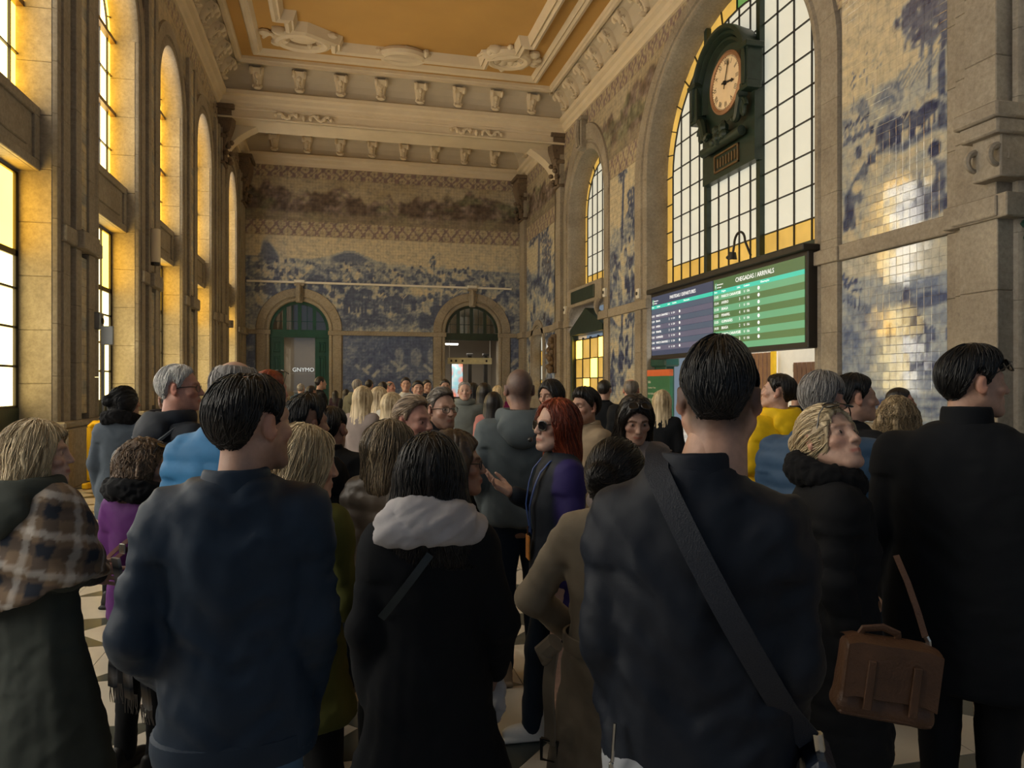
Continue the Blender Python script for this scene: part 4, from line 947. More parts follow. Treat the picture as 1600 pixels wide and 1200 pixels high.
for k, (h, d, p) in enumerate((('13:10', 'MARCO CANAVESES', '1'), ('13:20', 'BRAGA', '2'), ('13:25', 'AVEIRO', '4'), ('13:30', 'PENAFIEL', '3'), ('13:35', 'GUIMARÃES', '5'), ('13:40', 'MARCO CANAVESES', '1'), ('13:45', 'AVEIRO', '4'))):
    z = .62 + .158 * k; btext(h, .06, z, .085); btext(d, .36, z, .085); btext(p, 1.2, z, .09); btext('U   234', 1.36, z, .07); btext('●', 1.82, z, .10)
for k, (h, d, p) in enumerate((('13:05', 'MARCO CANAVESES', '2'), ('13:14', 'AVEIRO', '3'), ('13:18', 'BRAGA', '1'), ('13:22', 'PENAFIEL', '4'), ('13:25', 'GUIMARÃES', '5'), ('14:10', 'BRAGA', '2'), ('14:15', 'MARCO CANAVESES', '1'), ('14:20', 'OVAR', '3'))):
    z = .478 + .155 * k; btext(h, .07 + H2, z, .095); btext(d, .42 + H2, z, .095); btext(p, 1.22 + H2, z, .10); btext('U   156', 1.42 + H2, z, .08); btext('●', 1.98 + H2, z, .11)
MB().box(-.08, .12, -.5, .5, -BH / 2 - .16, -BH / 2 - .08, .01).obj('bracket', M['iron'], board)
t = empty('spot_lamp', (XR - .3, 15.0, 4.66), 0, 'black gooseneck lamp on top of the departures board', 'lamp')
MB().tube([(0, -.25, 0)] + [(-.15, -.02 - .23 * math.cos(q), .33 + .25 * math.sin(q)) for q in np.linspace(0, math.pi, 14)] + [(-.18, .22, .12)], .028, 8).obj('neck', M['iron'], t, True)
mb = MB(); mb.tube([(-.18, .22, .16), (-.18, .26, .0)], [.07, .12], 10); mb.ball((-.18, .34, .06), (.09, .13, .06), 8, 5); mb.obj('lamp_head', M['iron'], t, True)
# ------------------------------------------------------------------ information kiosk
kio = empty('information_panel', (XR - .35, 19.45, 0), 0, 'green information panel with an orange top under the departures board', 'sign')
GRN = plain('kiosk_print_green', (.035, .17, .085), .4, var=.08); ORG = plain('kiosk_print_orange', (.72, .16, .05), .4, var=.05)
MB().box(-.05, .05, -.75, .75, .25, 1.98, .01).obj('panel', GRN, kio); MB().box(-.06, .06, -.76, .76, 1.95, 2.14, .01).obj('top_band', ORG, kio); MB().box(-.06, .06, -.7, .7, 0, .25, .01).obj('base', M['iron'], kio)
MB().box(-.065, -.05, -.7, .7, .35, .85).obj('printed_strip', printed('kiosk_print', [(.8, .8, .8), (.25, .45, .7), (.85, .85, .8)], 0.0), kio)
for k, (s_, sz) in enumerate((('Info', .12), ('Comboios / Trains', .07), ('e o resto sente,', .11), ('está perto.', .11))): text(s_, sz, M['white'], kio, (-.07, .66, 1.78 - .17 * k), RT)
# ------------------------------------------------------------------ clock
clk = empty('station_clock', (XR + .50, 17.0, 9.60), 0, 'ornate dark green station clock on the big arched window', 'clock'); clk.scale = (.97,) * 3
GD = M['green_dark']; fc = lambda a, z, t: (t, -a, z)     # a to the right as seen, t towards the window
MB().prism([(-1.33, -2.45), (1.33, -2.45), (1.33, .3), (-1.33, .3)], fc, -.10, .12).obj('back_plate', GD, clk)
def halfround(r0, t0, t1, zlow, nm, mat=GD, n=24):
    pts = [(-r0, zlow)] + [(r0 * math.cos(q), r0 * math.sin(q)) for q in np.linspace(math.pi, 0, n)] + [(r0, zlow)]; MB().prism(pts, fc, t0, t1).obj(nm, mat, clk)
halfround(1.36, -.08, .1, -.62, 'case')
def hood(prof, zlow, nm):
    rows = [[fc(-r, zlow, t_) for r, t_ in prof]] + [[fc(r * math.cos(q), r * math.sin(q), t_) for r, t_ in prof] for q in np.linspace(math.pi, 0, 30)] + [[fc(r, zlow, t_) for r, t_ in prof]]
    MB().strip(rows).obj(nm, GD, clk, True)
hood([(1.36, .05), (1.42, -.30), (1.42, -.44), (1.32, -.46), (1.28, -.40), (1.26, -.05)], -.60, 'case_moulding'); hood([(1.28, .0), (1.27, -.34), (1.20, -.36), (1.17, -.28), (1.13, -.05)], -.56, 'case_moulding'); hood([(1.14, .0), (1.13, -.24), (1.06, -.25), (1.02, -.16), (.96, -.05)], -.50, 'case_moulding')
MB().prism([(1.05 * math.cos(q), 1.05 * math.sin(q)) for q in np.linspace(0, 2 * math.pi, 40)[:-1]], fc, -.115, .0).obj('drum', GD, clk)
for s_ in (-1, 1):
    MB().box(-.42, 0, s_ * 1.5, s_ * 1.12, -.70, -.50, .03).obj('ledge', GD, clk)
    MB().box(-.48, .05, s_ * 1.56, s_ * 1.10, .30, .44, .02).obj('ledge', GD, clk); MB().box(-.40, .05, s_ * 1.46, s_ * 1.16, -.55, .32, .02).obj('side_pier', GD, clk)
    MB().tube([(-.30, s_ * (1.12 - .5 * q), -.75 - .62 * q + .12 * math.sin(q * 8)) for q in np.linspace(0, 1, 22)], [.14 - .06 * q for q in np.linspace(0, 1, 22)], 8).obj('scroll', GD, clk, True)
    MB().tube([(-.28, s_ * (1.1 + .13 * math.cos(q) * (1 - q / 9)), -1.05 + .2 * math.sin(q)) for q in np.linspace(0, 7, 26)], .06, 7).obj('scroll', GD, clk, True)
mb = MB(); g_ = random.Random(8)
for k in range(22): mb.ball((-.3 - .08 * g_.random(), g_.uniform(-.34, .34), -1.38 + g_.uniform(-.22, .22)), g_.uniform(.07, .15), 7, 5)
mb.obj('rosette', GD, clk, True)
MB().tube([(-.26, -1.0, -1.62), (-.26, 1.0, -1.62)], .13, 10).obj('lower_roll', GD, clk, True)
for q in ((-.62, .62, -2.30, -2.25), (-.62, .62, -1.85, -1.80), (-.62, -.57, -2.30, -1.80), (.57, .62, -2.30, -1.80)): MB().box(-.16, -.08, -q[1], -q[0], q[2], q[3], .01).obj('plaque_frame', M['bronze'], clk)
for k in range(7): MB().box(-.14, -.08, -.46 + .145 * k, -.40 + .145 * k, -2.18, -1.92, .01).obj('plaque_relief', M['bronze'], clk)
rows = [[fc((.70 + dr) * math.cos(q), (.70 + dr) * math.sin(q), tt) for dr, tt in ((0, -.10), (.0, -.16), (.05, -.20), (.12, -.16), (.12, -.10))] for q in np.linspace(0, 2 * math.pi, 48)]
MB().strip(rows).obj('bezel', plain('copper_rim', (.34, .18, .10), .45, metal=.2), clk, True)
face = MB().prism([(.71 * math.cos(q), .71 * math.sin(q)) for q in np.linspace(0, 2 * math.pi, 48)[:-1]], fc, -.135, -.10).obj('dial', plain('cream_dial', (.86, .70, .50), .5, var=.05), clk)
for k, s_ in enumerate(('XII', 'I', 'II', 'III', 'IIII', 'V', 'VI', 'VII', 'VIII', 'IX', 'X', 'XI')):
    an = k * math.pi / 6; o = text(s_, .20, M['iron'], face, (-.14, -.555 * math.sin(an), .555 * math.cos(an)), (0, 0, 0), 'numeral', 'CENTER', .72)
    o.rotation_euler = (Matrix(((0, 0, -1), (-1, 0, 0), (0, 1, 0))) @ Matrix.Rotation(-an, 3, 'Z')).to_euler()
for k in range(60):
    an = k * math.pi / 30; p = lambda r: (-.138, -r * math.sin(an), r * math.cos(an)); MB().tube([p(.66), p(.69)], .008 if k % 5 else .014, 4).obj('minute_mark', M['iron'], face)
def hand(an, L, w_, nm):
    p = lambda r, s_=0: (-.165, -(r * math.sin(an) + s_ * math.cos(an)), r * math.cos(an) - s_ * math.sin(an))
    mb = MB(); V = [p(-.16, -w_), p(-.16, w_), p(L * .7, w_), p(L * .76, w_ * 2.2), p(L), p(L * .76, -w_ * 2.2), p(L * .7, -w_)]; n = len(V)
    mb.add(V + [(x - .012, y, z) for x, y, z in V], [tuple(range(n)), tuple(range(2 * n - 1, n - 1, -1))] + [(i, (i + 1) % n, n + (i + 1) % n, n + i) for i in range(n)]); mb.ball((-.17, 0, 0), .06, 10, 6); mb.obj(nm, M['iron'], clk)
hand(math.radians(100), .46, .024, 'hour_hand'); hand(math.radians(18), .62, .014, 'minute_hand')
# ------------------------------------------------------------------ small things along the walls
YEL = plain('yellow_plastic', (.78, .47, .012), .38, .5, var=.06)
bar_ = empty('barrier', (-3.75, 13.2, 0), math.radians(-18), 'yellow plastic barrier panel beside the left stone pier', 'barrier')
mb = MB()
for x in (-.26, .26): mb.tube([(x, 0, .12), (x, 0, 1.0)], .055, 10)
mb.tube([(-.26, 0, 1.0), (-.2, 0, 1.06), (.2, 0, 1.06), (.26, 0, 1.0)], .055, 10); mb.tube([(-.26, 0, .16), (.26, 0, .16)], .055, 10); mb.obj('frame', YEL, bar_, True)
for k in range(4): MB().box(-.20 + .105 * k, -.125 + .105 * k, -.03, .03, .17, 1.03, .02).obj('slat', YEL, bar_)
MB().box(-.25, .25, -.018, .018, .2, 1.0).obj('panel', YEL, bar_)
for x in (-.2, .2): MB().box(x - .05, x + .05, -.25, .25, 0, .10, .02).obj('foot', YEL, bar_)
t = empty('sign_post', tuple(at(161, 640, 12.9)[:2]) + (0,), 0, 'slim grey sign post in front of the second left window', 'sign post')
MB().tube([(0, 0, 0), (0, 0, 2.62)], .03, 10).obj('pole', M['grey'], t, True); MB().tube([(0, 0, 0), (0, 0, .04)], .18, 16).obj('base', M['iron'], t); MB().box(-.03, .17, -.03, .03, 2.42, 2.76, .01).obj('sign_box', M['grey'], t)
for i, (x, y, z, lab) in enumerate(((XR - .12, 24.45, 5.02, 'small white box speaker on the stone beside the tall right mural'), (XR - .12, 29.1, 4.85, 'small white box speaker under the far small window'), (XR - .1, 21.5, 4.62, 'small white sensor box left of the departures board'), (XL + .12, 14.95, 2.9, 'small grey box on the left stone pier'))):
    t = empty('wall_speaker', (x, y, z), 0, lab, 'speaker'); MB().box(-.08, .08, -.11, .11, -.16, .16, .02).obj('case', M['white'] if i < 3 else M['grey'], t); MB().tube([(-.085 if x > 0 else .085, 0, 0), (-.10 if x > 0 else .10, 0, 0)], .06, 10).obj('grille', M['iron'], t)
for y, z in ((18.9, 6.0),):
    t = empty('wall_lamp', (XL + .22, y, 5.0), 0, 'pale tube fitting standing against the third left pier', 'lamp'); MB().tube([(0, 0, -.35), (0, 0, .45)], .12, 12).obj('tube', M['plaster'], t, True); MB().tube([(0, 0, -.42), (0, 0, -.35)], .10, 12).obj('end_cap', M['iron'], t)
# ------------------------------------------------------------------ signed-distance modelling (numpy) for bodies, clothes and hair
F4 = np.float32
def cap(P, a, b, ra, rb):
    a = np.asarray(a, F4); d = np.asarray(b, F4) - a; q = P - a
    t = np.clip((q @ d) / max(float(d @ d), 1e-9), 0, 1); q = q - t[:, None] * d
    return np.sqrt((q * q).sum(1)) - (ra + t * (rb - ra))
def ell(P, c, r):
    q = P - np.asarray(c, F4); r = np.asarray(r, F4); k0 = np.sqrt(((q / r) ** 2).sum(1)); k1 = np.sqrt(((q / (r * r)) ** 2).sum(1))
    return k0 * (k0 - 1) / np.maximum(k1, 1e-6)
def rbox(P, c, b, r):
    q = np.abs(P - np.asarray(c, F4)) - (np.asarray(b, F4) - r); return np.sqrt((np.maximum(q, 0) ** 2).sum(1)) + np.minimum(q.max(1), 0) - r
def smin(a, b, k): h = np.maximum(k - np.abs(a - b), 0) / k; return np.minimum(a, b) - h * h * k * .25
def smax(a, b, k): return -smin(-a, -b, k)
def uni(ds, k):
    r = ds[0]
    for d in ds[1:]: r = smin(r, d, k)
    return r
def loft(P, sec, n=2.3, zk=.03):
    """sec: rows of (z, cx, cy, half width, half depth), ascending z"""
    s_ = np.asarray(sec, F4); z = P[:, 2]; g = lambda k: np.interp(z, s_[:, 0], s_[:, k]).astype(F4)
    a, b = g(3), g(4); q = (np.abs((P[:, 0] - g(1)) / a) ** n + np.abs((P[:, 1] - g(2)) / b) ** n) ** (1 / n)
    d = (q - 1) * np.minimum(a, b) * .9
    return smax(d, np.maximum(z - s_[-1, 0], s_[0, 0] - z), zk)
def grid_mesh(f, lo, hi, h):
    lo, hi = np.asarray(lo, float), np.asarray(hi, float); n = np.maximum(4, np.ceil((hi - lo) / h).astype(int) + 1)
    X, Y, Z = [np.arange(n[i], dtype=F4) * h + F4(lo[i]) for i in range(3)]
    G = np.stack(np.meshgrid(X, Y, Z, indexing='ij'), -1).reshape(-1, 3)
    D = f(G).reshape(n).astype(F4); D[0], D[-1], D[:, 0], D[:, -1], D[:, :, 0], D[:, :, -1] = (1,) * 6
    I = D < 0; c = [D[i:n[0] - 1 + i, j:n[1] - 1 + j, k:n[2] - 1 + k] for i in (0, 1) for j in (0, 1) for k in (0, 1)]
    S_ = sum((x < 0).astype(np.int8) for x in c); act = np.argwhere((S_ > 0) & (S_ < 8))
    if len(act) == 0: return np.zeros((0, 3)), np.zeros((0, 4), int)
    ii = tuple(act.T); cv = np.stack([x[ii] for x in c], 1)
    cor = np.array([(i, j, k) for i in (0, 1) for j in (0, 1) for k in (0, 1)], F4)
    acc = np.zeros((len(act), 3)); cnt = np.zeros(len(act))
    for p in range(8):
        for q in range(p + 1, 8):
            if np.abs(cor[p] - cor[q]).sum() != 1: continue
            m = (cv[:, p] < 0) != (cv[:, q] < 0); t = cv[m, p] / (cv[m, p] - cv[m, q])
            acc[m] += cor[p] + t[:, None] * (cor[q] - cor[p]); cnt[m] += 1
    V = lo + (act + acc / cnt[:, None]) * h
    idx = -np.ones(n - 1, np.int64); idx[ii] = np.arange(len(act)); Fs = []
    for ax in range(3):
        o = [1, 1, 1]; o[ax] = 0; b_, c_ = [k for k in range(3) if k != ax]
        sl = tuple(slice(0 if k == ax else 1, n[k] - 1) for k in range(3)); sh = tuple(slice(1 if k == ax else 1, n[k] if k == ax else n[k] - 1) for k in range(3))
        A, B = I[sl], I[sh]; e = np.argwhere(A != B)
        if len(e) == 0: continue
        g = e + np.array(o); flip = A[tuple(e.T)]
        db = np.zeros(3, int); db[b_] = 1; dc = np.zeros(3, int); dc[c_] = 1
        quad = np.stack([idx[tuple((g - db - dc).T)], idx[tuple((g - dc).T)], idx[tuple(g.T)], idx[tuple((g - db).T)]], 1)
        if ax == 1: quad = quad[:, ::-1]
        quad = np.where(flip[:, None], quad, quad[:, ::-1]); Fs.append(quad)
    Fq = np.concatenate(Fs); Fq = Fq[(Fq >= 0).all(1)]
    return V, Fq
def vnormals(V, F):
    a, b, c, d = (V[F[:, i]] for i in range(4)); n = np.cross(c - a, d - b); N = np.zeros_like(V)
    for i in range(4): np.add.at(N, F[:, i], n)
    return N / np.maximum(np.linalg.norm(N, axis=1, keepdims=True), 1e-9)
def join(parts):
    Vs, Fs, Cs, n = [], [], [], 0
    for V, F, C in parts:
        if len(V) == 0: continue
        Vs.append(V); Fs.append(F + n); Cs.append(C); n += len(V)
    return np.concatenate(Vs), np.concatenate(Fs), np.concatenate(Cs)
def rot(yaw=0, pitch=0, roll=0):
    """head rotation: yaw to the right, pitch up, in degrees"""
    return np.array(Matrix.Rotation(-math.radians(yaw), 3, 'Z') @ Matrix.Rotation(math.radians(pitch), 3, 'X') @ Matrix.Rotation(math.radians(roll), 3, 'Y'))
# ------------------------------------------------------------------ heads
_cache = {}
def cached(key, fn):
    if key not in _cache: _cache[key] = fn()
    return _cache[key]
def skull(P, t=0.0, fem=0):
    return smin(ell(P, (0, -.016, .030), (.077 + t, .098 + t, .090 + t)), ell(P, (0, .018, -.005), (.064 + t, .075 + t, .085 + t)), .03)
def head_sdf(P, fem, fat=0.0, smile=0):
    Q = P.copy(); Q[:, 0] = np.abs(Q[:, 0])
    j = .054 + fat * .8 - .005 * fem
    d = ell(P, (0, -.016, .030), (.076, .096, .090))
    d = smin(d, ell(P, (0, .026, -.038), (j + .006, .066, .080)), .035)
    d = smin(d, cap(Q, (.048 + fat, .002, -.052), (.020, .070, -.098), .022 + fat * .4, .019), .03)           # jaw line
    d = smin(d, ell(P, (0, .078, -.098), (.022 - .003 * fem, .018, .016)), .02)                                  # chin
    d = smin(d, ell(Q, (.042, .060, -.022), (.024, .022, .018)), .02)                                             # cheek
    d = smin(d, cap(Q, (.008, .083, .022), (.042, .066, .026), .011, .010), .02 - .004 * fem)                    # brow
    d = smax(d, -ell(Q, (.032, .098, .004), (.021, .022, .014)), .016)                                            # eye socket
    d = smin(d, ell(Q, (.032, .070, .003), (.0165, .0135, .0125)), .004)                                          # lids
    d = smin(d, cap(P, (0, .086, .014), (0, .108, -.026), .008, .0125 - .002 * fem), .014)                      # nose
    d = smin(d, ell(Q, (.0115, .100, -.030), (.008, .010, .0075)), .006)
    d = smin(d, ell(P, (0, .084, -.062), (.026, .014, .018)), .014)                                               # mouth mound
    d = smin(d, cap(Q, (0, .0985, -.0575), (.020 + .005 * smile, .087, -.060 + .006 * smile), .0052, .0035), .004)
    d = smin(d, cap(Q, (0, .0975, -.0685), (.018 + .005 * smile, .087, -.065 + .007 * smile), .0060, .0038), .004)
    d = smax(d, -cap(Q, (0, .1065, -.0630), (.022 + .004 * smile, .092, -.0620 + .007 * smile), .0022 + .002 * smile, .0015), .003)
    e = ell((Q - np.array((.084, -.014, -.004), F4)) @ np.array([[.84, -.54, 0], [.54, .84, 0], [0, 0, 1]], F4).T, (0, 0, 0), (.009, .021, .033))
    e = smax(e, -ell(Q, (.099, -.006, .002), (.011, .012, .020)), .006); e = smin(e, ell(Q, (.077, -.004, -.030), (.007, .010, .010)), .006)
    d = smin(d, e, .006)
    d = smin(d, cap(P, (0, -.022, -.07), (0, -.040, -.205), .057 - .008 * fem + fat * .6, .060 - .006 * fem + fat * .6), .03)
    return d
def head_mesh(fem=0, fat=0.0, smile=0, h=.0046, brow=(.30, .24, .20), stubble=0.0, shave=None, lips=(.86, .52, .50)):
    V, F = cached(('head', fem, fat, smile, h), lambda: grid_mesh(lambda P: head_sdf(P, fem, fat, smile), (-.125, -.135, -.21), (.125, .135, .135), h))
    x, y, z = np.abs(V[:, 0]), V[:, 1], V[:, 2]; C = np.ones((len(V), 3))
    def put(m, c): C[:] = C * (1 - m[:, None]) + C * np.array(c) * m[:, None]
    put(sstep(.010, .002, np.abs(y - .07) * .0 + np.abs(z + .063)) * sstep(.030, .018, x) * sstep(.075, .083, y), lips)
    put(sstep(.0075, .003, np.abs(z - .0265 - .06 * (x - .02) * (x < .04) + .25 * np.maximum(0, x - .038))) * sstep(.010, .015, x) * sstep(.052, .044, x) * sstep(.05, .06, y), brow)
    put(sstep(.016, .008, np.hypot(x - .032, (z - .003) * 1.5)) * sstep(.06, .07, y) * .5, (.72, .62, .58))
    put(sstep(.03, .015, np.hypot(x - .045, z + .03)) * sstep(.03, .06, y) * .5, (1.08, .86, .82))
    put(sstep(.07, .085, x) * sstep(.04, .02, np.abs(y + .01)) * .6, (1.10, .80, .74))
    if stubble: put(sstep(-.035, -.055, z + .1 * np.maximum(0, .02 - y)) * sstep(-.03, .02, y) * sstep(-.135, -.115, z) * stubble, (.50, .48, .48))
    if shave is not None:
        n = fbm(V * 90, 2); put(sstep(-.024, .035, z - np.interp(y, [-.12, -.05, -.02, .03, .07], [-.078, -.075, -.03, .03, .085])) * (shave[3] + .12 * n), shave[:3])
    return V, F, C
def eye_parts(parent, T, mats, name='eye'):
    for s_ in (-1, 1):
        mb = MB(); c = np.array((s_ * .032, .0705, .0035)); rows = []
        for th in np.linspace(0, math.pi * .55, 8):
            rows.append([tuple(T(np.array([c + .0128 * np.array((math.sin(th) * math.cos(q), math.cos(th), math.sin(th) * math.sin(q)))]))[0]) for q in np.linspace(0, 2 * math.pi, 13)[:-1]])
        mb.strip(rows, True); me = mb.mesh('eye', mats[0], True); me.materials.append(mats[1]); me.materials.append(mats[2])
        for p in me.polygons:
            k = p.index // 12; p.material_index = 2 if k < 1 else (1 if k < 3 else 0)
        link('eye', me, parent)
# ------------------------------------------------------------------ hair
def zcut(y, top=.072, temple=.044, nape=-.078): return np.interp(y, [-.13, -.062, -.045, -.03, .012, .034, .05, .066, .10], [nape, nape, -.02, .016, .010, temple - .012, temple + .014, top, top + .012]).astype(F4)
def hair_fn(style):
    k = style.get('kind', 'short'); t = style.get('t', .012)
    if k == 'short':
        def f(P):
            zc = zcut(P[:, 1], style.get('top', .072), style.get('temple', .044), style.get('nape', -.078)) + style.get('side', .025) * np.clip((np.abs(P[:, 0]) - .035) / .035, 0, 1).astype(F4) * (P[:, 1] < 0); d = skull(P, 0) - t + (t + .001) * np.clip(1 - (P[:, 2] - zc) / .035, 0, 1) ** 1.5; tb = style.get('topv', 0)
            if tb: d = smin(d, ell(P, (style.get('sx', 0), .01, .085), (.058, .075, .045 + tb)), .03)
            d = smax(d, (zc - P[:, 2]) * .8, .008)
            if style.get('bald'): d = smax(d, -ell(P, style.get('bc', (0, -.01, .13)), style.get('bald')), .02)
            return d
        return f, (-.115, -.15, -.11), (.115, .13, .17 + style.get('topv', 0))
    secs = style['secs']; face = style.get('face', (.060, .085, .118)); fc_ = style.get('fc', (0, .105, -.035))
    zl = secs[0][0]
    def f(P):
        d = smin(skull(P, t), loft(P, secs, 2.2, .03), .03)
        if style.get('topv'): d = smin(d, ell(P, (0, -.01, .08), (.075, .085, .045 + style['topv'])), .03)
        q = P.copy(); q[:, 0] -= style.get('part', 0) * np.clip(P[:, 2] - .02, 0, 1)
        d = smax(d, -ell(q, fc_, face), style.get('fk', .015))
        d = smax(d, -rbox(P, (0, .15, -.30), (.2, .128 - style.get('fwd', 0), .16), .03), .02)
        for c, r in style.get('balls', ()): d = smin(d, ell(P, c, r), .012)
        return d
    ext = max(max(abs(s_[1]) + s_[3] for s_ in secs), .11) + .03; ye = min(min(s_[2] - s_[4] for s_ in secs) - .03, -.15); bl = style.get('balls', ())
    for c, r in bl: ye = min(ye, c[1] - r[1] - .02)
    return f, (-ext, ye, zl - .03), (ext, .15, .17 + style.get('topv', 0))
def hair_mesh(style, h=.006, strands=0, seed=0, col=((.02, .015, .012), (.05, .035, .025))):
    f, lo, hi = hair_fn(style); V, F = grid_mesh(f, lo, hi, h); N = vnormals(V, F)
    amp, fr = style.get('amp', .004), style.get('freq', 16); th = np.arctan2(V[:, 0], -(V[:, 1] + .005)); wav = style.get('wave', 0)
    ph = th * fr + (wav * np.sin(V[:, 2] * 55 + 3 * np.sin(th * 2)) if wav else 0)
    if style.get('comb') == 'back': ph = V[:, 0] * fr * 10
    n = vnoise(np.stack([ph, V[:, 2] * 5, th * 0 + seed], -1)); n2 = vnoise(np.stack([ph * 2.7, V[:, 2] * 7, th * 0 + seed + 5], -1))
    if style.get('curl'): n3 = fbm(V * style['curl'], 3); n = .35 * n + 1.3 * n3
    V = V + N * (amp * (n + .5 * n2))[:, None]
    mix = np.clip(.5 + .5 * n + .35 * n2, 0, 1)[:, None]; c0, c1 = np.array(col[0]), np.array(col[1]); C = c0 + (c1 - c0) * mix
    if strands:
        g = np.random.default_rng(seed + 3); L = style.get('len', 26); stp = style.get('stp', .013)
        src = g.choice(len(V), strands, p=None if not style.get('curl') else None); p = V[src] + N[src] * .0015; path = [p.copy()]; cur = p.astype(F4)
        jit = g.normal(0, 1, (strands, 3)) * .12; e = F4(.002); dead = np.zeros(strands, bool)
        for s_ in range(L):
            d0 = f(cur); G = np.stack([f(cur + np.eye(3, dtype=F4)[i] * e) - d0 for i in range(3)], 1) / e; G /= np.maximum(np.linalg.norm(G, axis=1, keepdims=True), 1e-6)
            if style.get('comb') == 'back': dirn = np.stack([cur[:, 0] * 0, cur[:, 0] * 0 - 1, cur[:, 2] * 0 - .25], 1)
            else:
                dirn = np.stack([cur[:, 0] * 5 + style.get('sweep', 0), (cur[:, 1] + .02) * 4 - .25, -np.ones(strands) * 1.0], 1)
            dirn = dirn + jit + (g.normal(0, style.get('messy', .08), (strands, 3)) if style.get('messy', .08) else 0)
            if style.get('curl'): dirn = dirn + .9 * np.stack([np.sin(s_ * .9 + src), np.cos(s_ * .8 + src * 1.3), np.sin(s_ * .7 + src * .7) * .4], 1)
            dirn = dirn - G * (dirn * G).sum(1, keepdims=True); dirn /= np.maximum(np.linalg.norm(dirn, axis=1, keepdims=True), 1e-6)
            new = (cur + dirn * stp).astype(F4); d1 = f(new); new = (new - G * np.clip(d1 - .0022 - .012 * np.abs(jit[:, 0]), -.012, .012)[:, None]).astype(F4)
            dead = dead | (f(new) > .011) | (new[:, 2] < lo[2] + .03); cur = np.where(dead[:, None], cur, new); path.append(cur.copy())
        P = np.stack(path, 1); T_ = np.gradient(P, axis=1); T_ /= np.maximum(np.linalg.norm(T_, axis=2, keepdims=True), 1e-6)
        A = np.cross(T_, np.array((.3, .2, .93))); A /= np.maximum(np.linalg.norm(A, axis=2, keepdims=True), 1e-6); B = np.cross(T_, A)
        R = style.get('rad', .0018) * np.linspace(1, .25, L + 1)[None, :, None] * g.uniform(.6, 1.3, (strands, 1, 1))
        ring3 = np.stack([P + R * (A * math.cos(q) + B * math.sin(q)) for q in (0, 2.094, 4.189)], 2)
        SV = ring3.reshape(-1, 3); b = (np.arange(strands)[:, None, None] * (L + 1) + np.arange(L)[None, :, None]) * 3; k3 = np.arange(3)[None, None]; k4 = (k3 + 1) % 3
        SF = np.stack([b + k3, b + k4, b + 3 + k4, b + 3 + k3], -1).reshape(-1, 4)
        sc_ = np.clip(g.normal(.55, .33, strands), 0, 1.25)[:, None]; SC_ = np.repeat(c0 + (c1 - c0) * sc_, (L + 1) * 3, 0)
        V, F, C = join([(V, F, C), (SV, SF, SC_)])
    return V, F, C
# ------------------------------------------------------------------ hands
def hand_mesh(curl, spread, h=.0042):
    def build():
        S_ = []; g = []
        for i, (bx_, L, r) in enumerate(((-.030, .060, .0076), (-.010, .074, .0084), (.011, .080, .0086), (.031, .072, .0084))):
            c = curl[i] if hasattr(curl, '__len__') else curl; an = 0; p = np.array((bx_, .088 - (.008 if i in (0,) else 0), 0)); sp = (i - 1.4) * spread; g.append((np.array((bx_ * .55, .02, 0)), p, .0125, .0105))
            for k, f in enumerate((.45, .31, .24)):
                an += math.radians(c * (1.0 if k else .7)); q = p + L * f * 1.05 * np.array((math.sin(sp) * math.cos(an), math.cos(sp) * math.cos(an), -math.sin(an))); g.append((p, q, r * (1 - .1 * k), r * (.92 - .1 * k))); p = q
        def f(P):
            d = rbox(P, (0, .046, 0), (.040, .046, .014), .013); d = smin(d, cap(P, (0, -.06, 0), (0, .01, 0), .026, .024), .02)
            for a, b, ra, rb in g: d = smin(d, cap(P, a, b, ra, rb), .006)
            d = smin(d, cap(P, (.026, .018, -.006), (.052, .048, -.014), .015, .0115), .012)
            d = smin(d, cap(P, (.052, .048, -.014), (.062 + .2 * spread * .1, .082, -.020), .0105, .0088), .006); return smin(d, cap(P, (.062, .082, -.020), (.062, .103, -.024), .0088, .0075), .005)
        V, F = grid_mesh(f, (-.07, -.075, -.10), (.095, .20, .04), h); return V, F
    V, F = cached(('hand', str(curl), spread, h), build); C = np.ones((len(V), 3))
    tip = sstep(.14, .17, V[:, 1])[:, None]; return V, F, C * (1 - tip * .12)
def place_hand(side, wrist, dirn, palm, curl, spread):
    V, F, C = hand_mesh(curl, spread); V = V.copy()
    if side > 0: V[:, 0] *= -1; F = F[:, ::-1]
    y = np.array(dirn, float); y /= np.linalg.norm(y); z = -np.array(palm, float); z -= y * (z @ y); z /= np.linalg.norm(z); x = np.cross(y, z)
    return V @ np.stack([x, y, z]) + np.array(wrist), F, C
# ------------------------------------------------------------------ people: materials
def skin_mat():
    m, nt, b = nodes('skin'); a = nd(nt, 'ShaderNodeAttribute', attribute_name='Col'); n = noise(nt, coords(nt), 60, 3)
    c = mixc(nt, a.outputs['Color'], ramp(nt, n, [(.3, (.90, .88, .88)), (.7, (1.08, 1.05, 1.05))]), 1.0, 'MULTIPLY'); nt.links.new(c, b.inputs['Base Color'])
    b.inputs['Roughness'].default_value = .48; b.inputs['Specular IOR Level'].default_value = .4; bump(nt, noise(nt, coords(nt), 420, 2), .12, .002, b); return m
def hair_mat():
    m, nt, b = nodes('hair'); a = nd(nt, 'ShaderNodeAttribute', attribute_name='Col'); nt.links.new(a.outputs['Color'], b.inputs['Base Color'])
    b.inputs['Roughness'].default_value = .42; b.inputs['Specular IOR Level'].default_value = .45; bump(nt, noise(nt, coords(nt, (1, 1, .12)), 300, 2), .35, .003, b); return m
